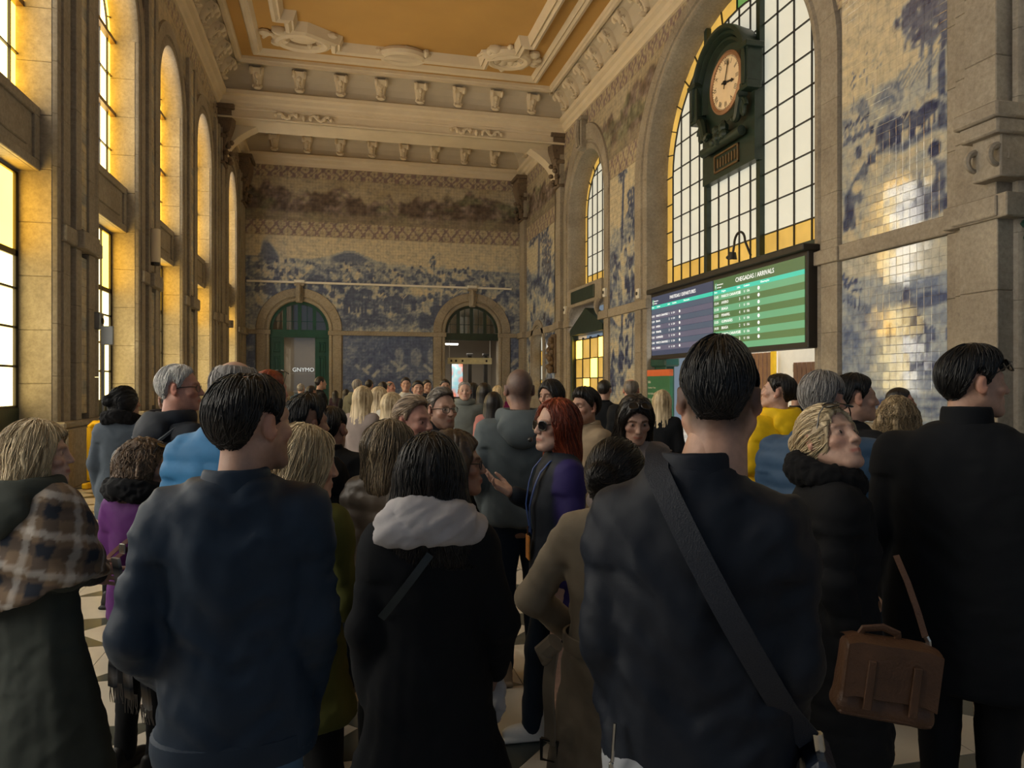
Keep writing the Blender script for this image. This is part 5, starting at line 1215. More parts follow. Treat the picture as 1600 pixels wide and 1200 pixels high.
def cloth(name, c, rough=.8, weave=500, sheen=.0, var=.18, spec=.25):
    m, nt, b = nodes(name); a = nd(nt, 'ShaderNodeAttribute', attribute_name='Col'); v = coords(nt); n = noise(nt, v, 7, 4)
    base = ramp(nt, n, [(.25, tuple(x * (1 - var) for x in c)), (.75, tuple(x * (1 + var) for x in c))])
    nt.links.new(mixc(nt, base, a.outputs['Color'], 1.0, 'MULTIPLY'), b.inputs['Base Color']); b.inputs['Roughness'].default_value = rough; b.inputs['Specular IOR Level'].default_value = spec
    b.inputs['Sheen Weight'].default_value = sheen; bump(nt, noise(nt, v, weave, 2), .18, .002, b); return m
M['skin'], M['hair'] = skin_mat(), hair_mat()
M['eye_white'] = plain('eye_white', (.62, .58, .54), .2, var=.03); M['iris'] = plain('iris', (.06, .045, .03), .15); M['pupil'] = plain('pupil', (.004, .004, .004), .1)
M['lens'] = plain('dark_lens', (.006, .006, .007), .06, .6); M['clear_lens'] = M['glass']; M['frame'] = plain('spectacle_frame', (.02, .018, .016), .3)
CL = {}
for k, c, r in (('navy_bomber', (.012, .024, .044), .55), ('navy_black', (.006, .009, .016), .6), ('black', (.005, .0055, .007), .85), ('black_coat', (.0045, .0055, .0075), .9), ('charcoal', (.022, .022, .024), .8),
                ('coat_green', (.045, .052, .045), .8), ('purple', (.10, .018, .14), .7), ('dark_navy', (.012, .016, .024), .7), ('blue_bright', (.035, .17, .36), .6), ('lime', (.085, .09, .02), .8), ('brown_puffer', (.095, .070, .050), .45),
                ('grey_shell', (.105, .125, .13), .7), ('jeans', (.022, .045, .078), .85), ('jeans_dark', (.010, .018, .032), .85), ('jeans_light', (.06, .12, .20), .85), ('beige', (.205, .165, .115), .75), ('violet_navy', (.024, .016, .062), .6), ('yellow', (.75, .47, .006), .7), ('steel_blue', (.035, .075, .14), .55),
                ('slate', (.075, .095, .12), .75), ('rust', (.20, .07, .03), .8), ('tan', (.26, .19, .12), .8), ('pink', (.42, .17, .15), .8), ('dusty', (.26, .21, .19), .8), ('white_knit', (.50, .48, .43), .85), ('khaki', (.13, .125, .09), .8), ('grey_vest', (.15, .165, .15), .55),
                ('magenta', (.30, .02, .12), .7), ('dark_red', (.09, .015, .015), .7), ('olive', (.05, .052, .03), .8), ('scarf_white', (.42, .40, .41), .9), ('shirt_grey', (.24, .25, .27), .9), ('brown_leather', (.105, .048, .022), .55), ('shoe_white', (.62, .62, .60), .6), ('shoe_dark', (.015, .013, .012), .5), ('shoe_tan', (.28, .22, .16), .7), ('plaid', (1, 1, 1), .95), ('fur', (.006, .006, .007), .95), ('aubergine', (.035, .018, .03), .75), ('teal_dark', (.012, .03, .035), .7)):
    CL[k] = cloth(k, c, r)
HC = dict(black=((.003, .003, .0035), (.009, .008, .008)), dark=((.0045, .0035, .003), (.019, .014, .011)), brown=((.020, .012, .008), (.085, .052, .030)), chestnut=((.035, .020, .012), (.18, .11, .06)), blonde=((.20, .135, .065), (.72, .57, .35)), dirty=((.09, .06, .032), (.40, .29, .16)), red=((.06, .009, .004), (.30, .052, .016)), grey=((.10, .09, .085), (.34, .32, .30)), white=((.34, .33, .31), (.74, .72, .68)), greybrown=((.05, .04, .032), (.22, .18, .14)), sandy=((.12, .08, .05), (.38, .27, .17)), highlight=((.018, .012, .008), (.26, .19, .11)))
SK = dict(fair=(.50, .315, .235), mid=(.43, .255, .18), tan=(.36, .20, .135), red=(.48, .245, .18), dark=(.26, .14, .09))
ST = dict(
    short=dict(kind='short', t=.012, amp=.003, freq=26), crop=dict(kind='short', t=.007, amp=.0015, freq=30), thick=dict(kind='short', t=.018, topv=.008, amp=.005, freq=18, messy=.2), receding=dict(kind='short', t=.010, top=.092, temple=.060, amp=.003, freq=24),
    swept=dict(kind='short', t=.010, topv=.012, amp=.003, freq=22, comb='back', temple=.078, top=.100), fringe=dict(kind='short', t=.010, bald=(.062, .080, .06), bc=(0, .0, .135), amp=.003, freq=24, top=.10), thin_crown=dict(kind='short', t=.012, bald=(.026, .032, .030), bc=(.01, -.035, .142), amp=.003, freq=24),
    fade=dict(kind='short', t=.008, nape=-.052, temple=.05, topv=.014, side=.062, amp=.003, freq=20),
    bob=dict(kind='long', t=.018, face=(.132, .092, .135), fc=(0, .122, -.045), secs=[(-.185, 0, -.055, .085, .075), (-.12, 0, -.042, .110, .096), (-.04, 0, -.022, .108, .100), (.03, 0, -.018, .098, .105)], amp=.006, freq=11, part=.3, len=22, wave=.5),
    curly=dict(kind='long', t=.024, face=(.135, .098, .130), fc=(0, .114, -.045), secs=[(-.150, 0, -.045, .080, .070), (-.11, 0, -.045, .118, .098), (-.03, 0, -.03, .118, .112), (.05, 0, -.02, .105, .11)], amp=.010, freq=9, curl=34, messy=.5, len=24, rad=.0022),
    long=dict(kind='long', t=.016, face=(.110, .095, .130), fc=(0, .122, -.038), secs=[(-.330, 0, -.085, .090, .042), (-.24, 0, -.075, .115, .060), (-.12, 0, -.045, .108, .078), (-.03, 0, -.026, .098, .098), (.03, 0, -.018, .091, .103)], amp=.005, freq=15, part=.15, len=34, stp=.014),
    long_side=dict(kind='long', t=.014, face=(.086, .112, .140), fc=(0, .112, -.032), secs=[(-.340, -.03, -.01, .085, .055), (-.24, -.015, -.03, .105, .070), (-.12, 0, -.045, .100, .078), (-.03, 0, -.026, .094, .096), (.03, 0, -.018, .090, .101)], amp=.006, freq=12, len=34, stp=.015, wave=1.2, fwd=.09),
    shoulder=dict(kind='long', t=.016, face=(.125, .095, .130), fc=(0, .122, -.035), secs=[(-.210, 0, -.06, .080, .055), (-.15, 0, -.05, .112, .080), (-.04, 0, -.024, .105, .100), (.03, 0, -.018, .096, .105)], amp=.006, freq=13, part=-.2, len=26, wave=.5),
    bun=dict(kind='long', t=.009, secs=[(-.075, 0, -.055, .05, .045), (-.03, 0, -.03, .078, .075), (.03, 0, -.018, .078, .095)], balls=(((.0, -.125, .015), (.046, .042, .044)),), amp=.003, freq=24, comb='back', len=14, face=(.075, .10, .125)),
)
LENSES = {}
def spectacles(parent, T, kind='clear', up=0.0):
    """glasses: on the nose, or pushed up on the hair"""
    mb = MB(); ln = MB(); dk = kind == 'dark'; w_, h_ = (.026, .022) if dk else (.023, .018)
    base = np.array((0, .100, .004)); R = np.eye(3)
    if up == 9: R = rot(0, 28); base = np.array((0, .102, .068)); up = 0
    elif up: up = 0 if up == 8 else up; R = rot(0, 62); base = np.array((0, .074, .118)) + np.array((0, 0, up))
    X = lambda p: tuple(T((np.array([p]) @ R.T) + base)[0])
    for s_ in (-1, 1):
        c = s_ * .033; pts = [(c + w_ * math.copysign(abs(math.cos(q)) ** .7, math.cos(q)), -.012 * abs(s_) * ((abs(c + w_ * math.cos(q)) / .06) ** 2), h_ * math.copysign(abs(math.sin(q)) ** .8, math.sin(q)) - .002) for q in np.linspace(0, 2 * math.pi, 21)]
        mb.tube([X(p) for p in pts], .0026 if dk else .0017, 5, False)
        n = len(pts) - 1; V = [X(p) for p in pts[:n]] + [X((p[0], p[1] - .0015, p[2])) for p in pts[:n]]; ln.add(V, [tuple(range(n)), tuple(range(2 * n - 1, n - 1, -1))] + [(i, (i + 1) % n, n + (i + 1) % n, n + i) for i in range(n)])
        mb.tube([X((s_ * .058, -.010, .004)), X((s_ * .074, -.035, .006)), X((s_ * .081, -.095, .002)), X((s_ * .080, -.118, -.016))], .0024, 5)
    mb.tube([X((-.010, .001, .004)), X((0, .004, .007)), X((.010, .001, .004))], .002, 5)
    g = mb.obj('glasses', M['frame'], parent, True); ln.obj('lens', M['lens'] if dk else M['clear_lens'], g)
    return g
# ------------------------------------------------------------------ clothes
BASE_M = [(.50, 0, 0, .180, .116), (.55, 0, 0, .174, .117), (.62, 0, 0, .162, .112), (.70, 0, -.005, .172, .118), (.77, 0, -.01, .178, .112), (.80, 0, -.015, .172, .100), (.822, 0, -.02, .140, .085), (.842, 0, -.022, .092, .070), (.862, 0, -.022, .066, .060)]
BASE_F = [(.48, 0, 0, .178, .120), (.54, 0, 0, .172, .120), (.62, 0, 0, .142, .100), (.70, 0, .005, .152, .112), (.765, 0, -.005, .160, .104), (.80, 0, -.012, .152, .090), (.822, 0, -.015, .122, .076), (.842, 0, -.018, .080, .064), (.860, 0, -.018, .060, .055)]
def folds(V, F, amp, seed, H, drape=0.0, quilt=0.0, zq=.075):
    N = vnormals(V, F); q = V / H * 1.75
    a = fbm(np.stack([q[:, 0] * 5 + q[:, 2] * 3, q[:, 1] * 5, q[:, 2] * 9 - np.abs(q[:, 0]) * 6 + seed], -1), 3)
    a = 1 - np.abs(a) * 3.2; b = fbm(np.stack([q[:, 0] * 11 + seed, q[:, 1] * 11, q[:, 2] * 5], -1), 3)
    d = amp * (a * .55 + b * .9)
    if drape:
        th = np.arctan2(V[:, 0], V[:, 1]); d = d + drape * fbm(np.stack([th * 3.2 + seed, V[:, 2] * .8, th * 0 + seed], -1), 2) * sstep(1.15, .6, V[:, 2])
    if quilt: d = d + quilt * (np.abs(np.sin(V[:, 2] * math.pi / zq)) ** .55 - .6)
    return V + N * d[:, None]
def arm_pts(side, H, sw, pose, shz=.806):
    k = H / 1.75; S_ = np.array((side * sw, -.015, shz * H))
    if isinstance(pose, dict): return S_, np.array(pose['e'], float), np.array(pose['w'], float)
    if pose == 'down': e = S_ + np.array((side * .045, -.02, -.275 * k)); w_ = e + np.array((side * -.005, .065, -.235 * k))
    elif pose == 'pocket': e = S_ + np.array((side * .058, -.05, -.27 * k)); w_ = np.array((side * (sw - .01), .10, .535 * H))
    elif pose == 'slack': e = S_ + np.array((side * .030, -.03, -.275 * k)); w_ = e + np.array((side * -.03, .09, -.20 * k))
    elif pose == 'fold': e = S_ + np.array((side * .050, -.01, -.275 * k)); w_ = np.array((side * .045, .235, .60 * H))
    elif pose == 'up': e = S_ + np.array((side * .05, .10, -.24 * k)); w_ = np.array((side * .09, .30, .80 * H))
    else: e = S_ + np.array((side * .06, .0, -.27 * k)); w_ = np.array((side * .10, .25, .66 * H))
    return S_, e, w_
def make_top(H, fem, wid, hem, armsL, armsR, flare=0.0, thick=0.0, h=.012, sec=None, collar=None, sleeve=1.0, depth=1.0, n=2.3, armk=.045, short=False):
    rows = sec or [(z * H, cx, cy, a * wid * H / 1.75 + thick, b * depth * H / 1.75 + thick) for z, cx, cy, a, b in (BASE_F if fem else BASE_M)]
    rows = sorted(rows); zb = rows[0][0]
    if hem < zb - .02:
        a, b = rows[0][3], rows[0][4]; L = zb - hem; rows = [(hem, 0, 0, a + flare, b + flare * .8), (zb - .5 * L, 0, 0, a + flare * .55, b + flare * .45)] + rows
    elif hem > zb:
        z_, cx, cy, a, b = (np.interp(hem, [r[0] for r in rows], [r[i] for r in rows]) for i in range(5)); rows = [(hem, cx, cy, a, b)] + [r for r in rows if r[0] > hem + .01]
    sl = sleeve
    def f(P):
        d = loft(P, rows, n, .025)
        for S_, e, w_ in (armsL, armsR):
            if S_ is None: continue
            k = np.where(P[:, 2] > S_[2] - .10, .06, .022).astype(F4)
            a = cap(P, S_, e, .060 * sl, .052 * sl)
            if not short: a = smin(a, cap(P, e, w_, .052 * sl, .041 * sl), .03)
            d = smin(d, a, k)
        return d
    pts = [p for A in (armsL, armsR) if A[0] is not None for p in A]; xs = [abs(r[1]) + r[3] for r in rows]; ys = [r[4] + abs(r[2]) for r in rows]
    lo = [min(-max(xs), min([p[0] for p in pts] or [0]) - .09) - .03, min(-max(ys), min([p[1] for p in pts] or [0]) - .09) - .03, rows[0][0] - .03 if not pts else min(rows[0][0], min(p[2] for p in pts) - .06) - .03]
    hi = [max(max(xs), max([p[0] for p in pts] or [0]) + .09) + .03, max(max(ys), max([p[1] for p in pts] or [0]) + .09) + .03, max(rows[-1][0], max([p[2] for p in pts] or [0]) + .06) + .03]
    return grid_mesh(f, lo, hi, h) + (rows,)
def make_legs(H, wid, ztop, h=.014, stance=.09, stride=0.0, cuff=.03):
    k = H / 1.75
    def f(P):
        d = ell(P, (0, 0, .52 * H), (.165 * wid * k, .115 * k, .10 * k))
        for s_ in (-1, 1):
            hp = (s_ * .085 * wid, 0, .50 * H); kn = (s_ * stance * 1.02, .015 + s_ * stride * .5, .27 * H); an = (s_ * stance, -.01 + s_ * stride, .045 * H)
            d = smin(d, smin(cap(P, hp, kn, .088 * wid * k, .065 * k), cap(P, kn, an, .064 * k, .052 * k), .03), .025)
        return np.maximum(np.maximum(d, P[:, 2] - ztop), cuff - P[:, 2])
    return grid_mesh(f, (-.27, -.24 - abs(stride), 0), (.27, .24 + abs(stride), ztop + .03), h)
def shoe_mesh(h=.009):
    def f(P):
        d = smin(ell(P, (0, .045, .042), (.044, .125, .042)), cap(P, (0, -.045, .05), (0, -.03, .10), .040, .040), .03); d = smin(d, rbox(P, (0, .03, .014), (.045, .135, .014), .012), .01); return np.maximum(d, -P[:, 2] + .001)
    return cached(('shoe', h), lambda: grid_mesh(f, (-.07, -.13, -.02), (.07, .20, .16), h))
def collar_mesh(H, kind, neck=(.068, .064), h=.008, col_h=.05, yc=-.028):
    z0 = .845 * H
    if kind in ('stand', 'high', 'shirt'):
        hh = {'stand': .045, 'high': .085, 'shirt': .035}[kind]
        def f(P):
            t = np.clip((P[:, 2] - z0) / hh, -.5, 1); a, b = neck[0] + .012 - .006 * t, neck[1] + .012 - .006 * t
            q = np.sqrt((P[:, 0] / a) ** 2 + ((P[:, 1] - yc) / b) ** 2); d = np.abs(q - 1) * .07 - .008
            return smax(smax(d, P[:, 2] - z0 - hh + .35 * np.maximum(0, P[:, 1] - yc), .01), z0 - .04 - P[:, 2], .01)
        return grid_mesh(f, (-.12, -.13, z0 - .07), (.12, .10, z0 + hh + .03), h)
    if kind in ('fur', 'scarf'):
        r = .038 if kind == 'fur' else .032
        def f(P):
            th = np.arctan2(P[:, 0], P[:, 1] - yc); q = np.hypot(P[:, 0] / 1.12, P[:, 1] - yc) - (.092 if kind == 'fur' else .105); zc = z0 + (.012 if kind == 'fur' else -.025) - .025 * np.cos(th); d = np.hypot(q, (P[:, 2] - zc) * .75) - r
            if kind == 'scarf': d = smin(d, np.hypot(q + .022, (P[:, 2] - zc - .045) * .9) - r * .75, .03)
            return d
        return grid_mesh(f, (-.19, -.20, z0 - .10), (.19, .18, z0 + .13), h)
    if kind == 'hood':
        def f(P):
            d = smin(ell(P, (0, -.135, z0 - .055), (.135, .055, .085)), ell(P, (0, -.165, z0 - .10), (.095, .045, .075)), .03)
            th = np.arctan2(P[:, 0], P[:, 1] - yc); ring_ = np.hypot(np.hypot(P[:, 0] / 1.2, (P[:, 1] - yc)) - .092, (P[:, 2] - z0 - .005) * .6) - .028; d = smin(d, ring_, .04)
            return smax(d, -ell(P, (0, -.075, z0 + .045), (.078, .055, .075)), .02)
        return grid_mesh(f, (-.19, -.25, z0 - .22), (.19, .14, z0 + .10), h)
def core_mesh(H, fem, aL, aR, h=.022):
    k = H / 1.75
    def f(P):
        d = loft(P, [(.46 * H, 0, 0, .13 * k, .085 * k), (.56 * H, 0, 0, .13 * k, .08 * k), (.70 * H, 0, 0, .135 * k, .085 * k), (.79 * H, 0, -.01, .14 * k, .07 * k), (.845 * H, 0, -.02, .05, .05)], 2.2)
        for S_, e, w_ in (aL, aR): d = smin(d, smin(cap(P, S_, e, .042, .036), cap(P, e, w_, .036, .026), .02), .03)
        for s_ in (-1, 1): d = smin(d, smin(cap(P, (s_ * .08, 0, .49 * H), (s_ * .09, .01, .27 * H), .062, .048), cap(P, (s_ * .09, .01, .27 * H), (s_ * .09, -.01, .05), .046, .034), .02), .03)
        return d
    pts = [p for A in (aL, aR) for p in A]; lo = np.minimum(np.min(pts, 0) - .08, (-.22, -.15, 0)); hi = np.maximum(np.max(pts, 0) + .08, (.22, .15, .87 * H))
    return grid_mesh(f, lo, hi, h)
ATT = {}
def put_part(name, V, F, mat, parent, C=None, smooth=True):
    if C is None: C = np.ones((len(V), 3))
    return link(name, mesh_np(name, V, F, mat, smooth, C), parent)
def person(label, u, v, d, face, fem=0, skin='mid', hair=('short', 'dark'), yaw=0, pitch=0, roll=0, top='black', hem=.50, flare=0.0, thick=.012, wid=1.0, sec=None, collar='stand', cmat=None, ccol_amp=0.0, legs='jeans_dark',
           shoes='shoe_dark', arms=('down', 'down'), hands=None, fold=.010, drape=0.0, quilt=0.0, strands=0, fat=0.0, smile=0, stubble=0.0, shave=None, eyes=False, head=1.0, glasses=None, seed=0, res=1.0, sleeve=1.0, stance=.09, stride=0.0, top_name='jacket',
           hairover=None, depth=1.0, H=None, group=None, brow=None, rib=None, lean=0.0, headx=0.0, shz=.806):
    """u, v: pixel of the top of the head; d: camera depth; face: heading in degrees (0 away from the camera, 90 to the right of the picture)"""
    p = at(u, v, d); Ht = p.z - .012 * 1; H = Ht
    rz = -YAW - math.radians(face) - math.atan((u - 800) / FPX)
    root = empty('person', (p.x - headx * math.cos(rz), p.y - headx * math.sin(rz), 0), rz, label, 'person', group); k = H / 1.75; sw = (.150 if fem else .170) * wid * k
    aL, aR = arm_pts(-1, H, sw, arms[0], shz), arm_pts(1, H, sw, arms[1], shz)
    hc = np.array((headx, .018 + lean, H - .121 * head)); R = rot(yaw, pitch, roll)
    piv = np.array((0, -.02, -.09)) * head
    T = lambda V: (np.asarray(V) * head - piv) @ R.T + piv + hc
    tone = np.array(SK[skin] if isinstance(skin, str) else skin)
    hv, hf, hcx = head_mesh(fem, fat, smile, .0046 * res, brow=brow or ((.30, .24, .20) if hair[1] in ('black', 'dark', 'brown', 'chestnut', 'highlight') else (.62, .55, .48)), stubble=stubble, shave=shave)
    parts = [(T(hv), hf, hcx * tone)]
    cv, cf = core_mesh(H, fem, aL, aR); parts.append((cv, cf, np.ones((len(cv), 3)) * tone))
    # neck column to the chest (keeps the skin continuous when the head turns)
    nv, nf = grid_mesh(lambda P: cap(P, (0, -.025, .80 * H), tuple(T(np.array([(0, -.02, -.07)]))[0]), .060 + fat * .5, .054 - .007 * fem + fat * .6), (-.13, -.15, .76 * H), (.13, .14, H - .06), .011 * res); parts.append((nv, nf, np.ones((len(nv), 3)) * tone))
    for s_, A, hd in ((-1, aL, (hands or (None, None))[0]), (1, aR, (hands or (None, None))[1])):
        dr = (A[2] - A[1]) / np.linalg.norm(A[2] - A[1])
        if hd == 'none': continue
        hd = hd or dict(curl=28, spread=.06); V_, F_, C_ = place_hand(s_, A[2] + dr * .03, hd.get('dir', dr), hd.get('palm', (-s_, .2, -.1)), hd['curl'], hd['spread']); parts.append((V_, F_, C_ * tone * .97))
    V, F, C = join(parts); put_part('body', V, F, M['skin'], root, C)
    if eyes: eye_parts(root, T, (M['eye_white'], M['iris'], M['pupil']))
    # hair
    if hair[0]:
        st_ = dict(ST[hair[0]]); st_.update(hairover or {}); V, F, C = hair_mesh(st_, .0062 * res, strands, seed, HC[hair[1]]); put_part('hair', T(V), F, M['hair'], root, C)
    # clothes
    V, F, rows = make_top(H, fem, wid, hem * H, aL, aR, flare, thick, .0125 * res, sec, sleeve=sleeve, depth=depth); V = folds(V, F, fold, seed * 3.7 + 1, H, drape, quilt); topo = put_part(top_name, V, F, CL[top] if isinstance(top, str) else top, root)
    if rib:   # knitted hem band
        zb = rows[0][0]; a, b = rows[0][3], rows[0][4]; rw = []
        for zz, e in ((zb - .015, -.012), (zb - .012, .004), (zb + .02, .010), (zb + .05, .008), (zb + .062, -.01)):
            rw.append([(rows[0][1] + math.copysign(abs(math.cos(q)) ** .87, math.cos(q)) * (a + e + .0015 * (i % 2)), rows[0][2] + math.copysign(abs(math.sin(q)) ** .87, math.sin(q)) * (b + e + .0015 * (i % 2)), zz) for i, q in enumerate(np.linspace(0, 2 * math.pi, 121)[:-1])])
        o = link('hem_band', MB().strip(rw, True).mesh('hem_band', CL[rib], True), topo); o.data.color_attributes.new('Col', 'FLOAT_COLOR', 'POINT').data.foreach_set('color', np.ones(len(o.data.vertices) * 4, F4))
    for cl_ in ((collar,) if isinstance(collar, str) else (collar or ())):
        V, F = collar_mesh(H, cl_, (.064 - .006 * fem + fat * .5, .060 - .006 * fem + fat * .5)); am = ccol_amp or (.010 if cl_ in ('fur', 'scarf') else .004); V = folds(V, F, am, seed + 2, H)
        if cl_ == 'scarf': th_ = np.arctan2(V[:, 0], V[:, 1]); V = V + vnormals(V, F) * (.012 * (1 - 2.4 * np.abs(fbm(np.stack([th_ * 1.1, V[:, 2] * 24 + th_ * 1.5, th_ * 0 + seed], -1), 3))))[:, None]
        if cl_ == 'fur': V = V + vnormals(V, F) * (.012 * fbm(V * 70, 2))[:, None]
        put_part({'fur': 'fur_collar', 'scarf': 'scarf', 'hood': 'hood'}.get(cl_, 'collar'), V, F, CL[cmat if cmat else (top if isinstance(top, str) else 'black')] if not isinstance(cmat, dict) else CL[cmat[cl_]], root)
    if legs:
        V, F = make_legs(H, wid, min(hem * H + .10, .56 * H), .015 * res, stance, stride); V = folds(V, F, .007, seed + 9, H); put_part('trousers', V, F, CL[legs], root)
    if shoes:
        sv, sf = shoe_mesh(.010 * res)
        for s_ in (-1, 1): put_part('shoe', sv * k + np.array((s_ * stance, -.02 + s_ * stride, 0)), sf, CL[shoes], root)
    if glasses: spectacles(root, T, glasses[0], glasses[1] if len(glasses) > 1 else 0.0)
    root_info = dict(root=root, T=T, H=H, aL=aL, aR=aR, rows=rows, top=topo); ATT[label] = root_info
    return root_info
# ------------------------------------------------------------------ the group around the guide
REL = dict(curl=30, spread=.06)
A = {}
A['bomber'] = person('man in a navy bomber jacket seen from behind, dark thinning hair', 384, 580, 1.80, 6, skin='mid', hair=('thin_crown', 'dark'), yaw=46, top='navy_bomber', hem=.475, wid=.93, thick=.020, collar='stand', legs='jeans_light', headx=.02,
    arms=('pocket', 'slack'), fold=.020, seed=1, strands=900, stubble=.6, rib='navy_bomber', eyes=True)
A['scarf'] = person('woman with straight dark hair and a white scarf over a long black coat', 672, 677, 2.12, 4, fem=1, skin='mid', hair=('long', 'dark'), yaw=5, top='black_coat', hem=.24, flare=.10, wid=1.02, thick=.020, collar='scarf', cmat='scarf_white', ccol_amp=.014, legs='black',
    arms=('down', dict(e=(.205, .0, 1.02), w=(.19, .14, .83))), fold=.008, drape=.03, seed=2, strands=1200, top_name='coat', hairover=dict(secs=[(-.250, 0, -.085, .125, .045), (-.17, 0, -.065, .135, .072), (-.08, 0, -.035, .116, .092), (-.02, 0, -.022, .104, .102), (.03, 0, -.018, .096, .106)]))
A['big'] = person('broad man in a black jacket from behind with a short fade haircut and shoulder strap', 1122, 531, 1.62, 0, skin='mid', hair=('fade', 'black'), yaw=3, top='navy_black', hem=.475, wid=1.02, thick=.020, collar='stand', legs='jeans_light', fat=.008, headx=.05, shz=.782, sec=[(z * 1.828, 0, y, a * 1.12, b * 1.12) for z, y, a, b in ((.475, 0, .186, .125), (.55, 0, .182, .124), (.62, 0, .178, .122), (.69, -.005, .186, .126), (.745, -.01, .190, .118), (.775, -.015, .180, .104), (.800, -.02, .146, .088), (.824, -.022, .106, .076), (.848, -.022, .078, .070))],
    arms=('slack', 'slack'), fold=.020, drape=.012, seed=3, strands=900, shave=(.20, .19, .19, 1.0))
A['profile'] = person('tall man in a long black coat on the far right, sunglasses on his forehead', 1512, 541, 2.56, 6, skin='mid', hair=('short', 'black'), yaw=58, top='black_coat', hem=.35, wid=1.30, thick=.025, collar='high', legs='black', arms=('down', 'down'), fold=.008, seed=4, strands=700, top_name='coat', glasses=('dark', 9), hairover=dict(topv=.008), eyes=True)
A['upward'] = person('woman with sunglasses on her blond hair looking up in a black padded coat', 1302, 628, 2.5, 78, fem=1, skin='fair', hair=('bun', 'blonde'), yaw=54, pitch=20, top='black', hem=.30, flare=.05, thick=.03, collar='fur', cmat='fur', legs='black', quilt=.008, arms=('down', 'down'), seed=5, strands=600, top_name='coat', glasses=('dark', -.010), eyes=True)
A['trench'] = person('person in a beige trench coat with dark hair pinned in a bun', 962, 682, 2.28, 18, fem=1, skin='fair', hair=('bun', 'dark'), yaw=6, top='beige', hem=.20, flare=.06, wid=1.02, thick=.018, collar='shirt', legs='jeans', arms=(dict(e=(-.27, -.03, 1.02), w=(-.20, .14, .86)), 'down'), fold=.010, drape=.02, seed=6, strands=700, top_name='trench_coat')
A['guide'] = person('tour guide with long red hair and dark sunglasses, one hand raised', 872, 622, 3.42, -104, fem=1, skin='fair', hair=('long_side', 'red'), yaw=-20, pitch=2, top='dark_navy', hem=.40, wid=1.0, thick=.02, collar='shirt', legs='jeans_dark', shoes='shoe_white',
    arms=('down', dict(e=(.23, -.03, 1.07), w=(.19, .17, 1.17))), hands=(None, dict(curl=(26, 18, 10, 6), spread=.32, dir=(.0, .9, .55), palm=(-.35, -.3, 1))), seed=7, strands=1100, eyes=True, smile=1, glasses=('dark',), stride=.12, fold=.008)
A['blonde'] = person('blond woman in profile with a plaid shawl over a dark green coat', 52, 656, 2.72, 50, fem=1, skin='fair', hair=('bob', 'blonde'), yaw=50, top='coat_green', hem=.14, flare=.12, thick=.02, collar=('hood',), legs='black', arms=('fold', 'fold'), drape=.035, seed=8, strands=1100, top_name='coat', eyes=True)
A['curly'] = person('short woman with brown wavy hair and a purple jacket', 222, 688, 3.2, 48, fem=1, skin='mid', hair=('curly', 'chestnut'), yaw=56, top='purple', hem=.46, thick=.012, collar='fur', cmat='black', legs='black', arms=('fold', 'fold'), seed=9, strands=1000, head=.95, eyes=True, glasses=('dark', 8))
A['whitehair'] = person('smiling white haired man with glasses in a dark hooded jacket', 276, 568, 3.8, 62, skin='red', hair=('receding', 'white'), yaw=40, top='dark_navy', hem=.44, wid=1.12, thick=.02, collar=('hood', 'stand'), legs='jeans_dark', arms=('fold', 'fold'), seed=10, strands=700, smile=1, glasses=('clear',), eyes=True, fat=.004)
A['blue'] = person('grey haired man in a bright blue padded jacket behind the navy bomber', 366, 560, 2.85, 20, skin='fair', hair=('fringe', 'grey'), yaw=15, top='blue_bright', hem=.46, wid=1.08, thick=.03, collar='stand', legs='jeans', quilt=.010, arms=('down', 'down'), seed=11, strands=300)
A['specs_up'] = person('person with white framed sunglasses pushed up, just behind the bomber man', 420, 577, 4.40, 36, skin='red', hair=('short', 'red'), yaw=20, top='dark_red', hem=.46, collar='stand', legs='jeans_dark', arms=('down', 'down'), seed=12, glasses=('dark', .004), eyes=True)
A['lime'] = person('woman with long straight blond hair and a lime green coat', 462, 662, 2.36, 30, fem=1, skin='fair', hair=('long', 'blonde'), yaw=46, pitch=-6, top='lime', hem=.40, flare=.04, collar='shirt', legs='black', arms=('down', 'fold'), seed=13, strands=1100, top_name='coat', eyes=True, drape=.015)
A['shortdark'] = person('man with short dark hair in a black jacket, hands folded', 474, 618, 3.30, 34, skin='tan', hair=('fade', 'black'), yaw=24, top='black', hem=.48, thick=.02, collar='stand', legs='black', arms=('fold', 'fold'), hands=(dict(curl=55, spread=.03), dict(curl=55, spread=.03)), seed=14, strands=500, shave=(.5, .48, .47, .7), eyes=True)
A['buzz'] = person('man with close cropped hair in black behind the man with folded hands', 515, 632, 3.95, 16, skin='tan', hair=('crop', 'dark'), yaw=14, top='black', hem=.48, thick=.02, collar='stand', legs='jeans_dark', arms=('down', 'down'), seed=15, strands=200)
A['puffer'] = person('woman with highlighted brown hair in a brown padded jacket', 606, 656, 3.05, 34, fem=1, skin='tan', hair=('shoulder', 'highlight'), yaw=34, top='brown_puffer', hem=.46, thick=.03, collar='high', legs='black', quilt=.012, arms=('down', 'down'), seed=16, strands=900)
A['oldman'] = person('older man with swept brown hair and a lined face, listening', 642, 620, 3.72, 122, skin='red', hair=('swept', 'sandy'), yaw=6, top='charcoal', hem=.46, collar='stand', legs='jeans_dark', arms=('down', 'down'), seed=17, strands=500, eyes=True, fat=.005)
A['beard'] = person('man with glasses and a short grey beard in a black jacket', 688, 607, 4.5, 152, skin='mid', hair=('swept', 'greybrown'), yaw=-6, top='black', hem=.46, wid=1.1, thick=.02, collar='high', legs='jeans_dark', arms=('down', 'down'), seed=18, strands=500, eyes=True, stubble=.75, glasses=('clear',))
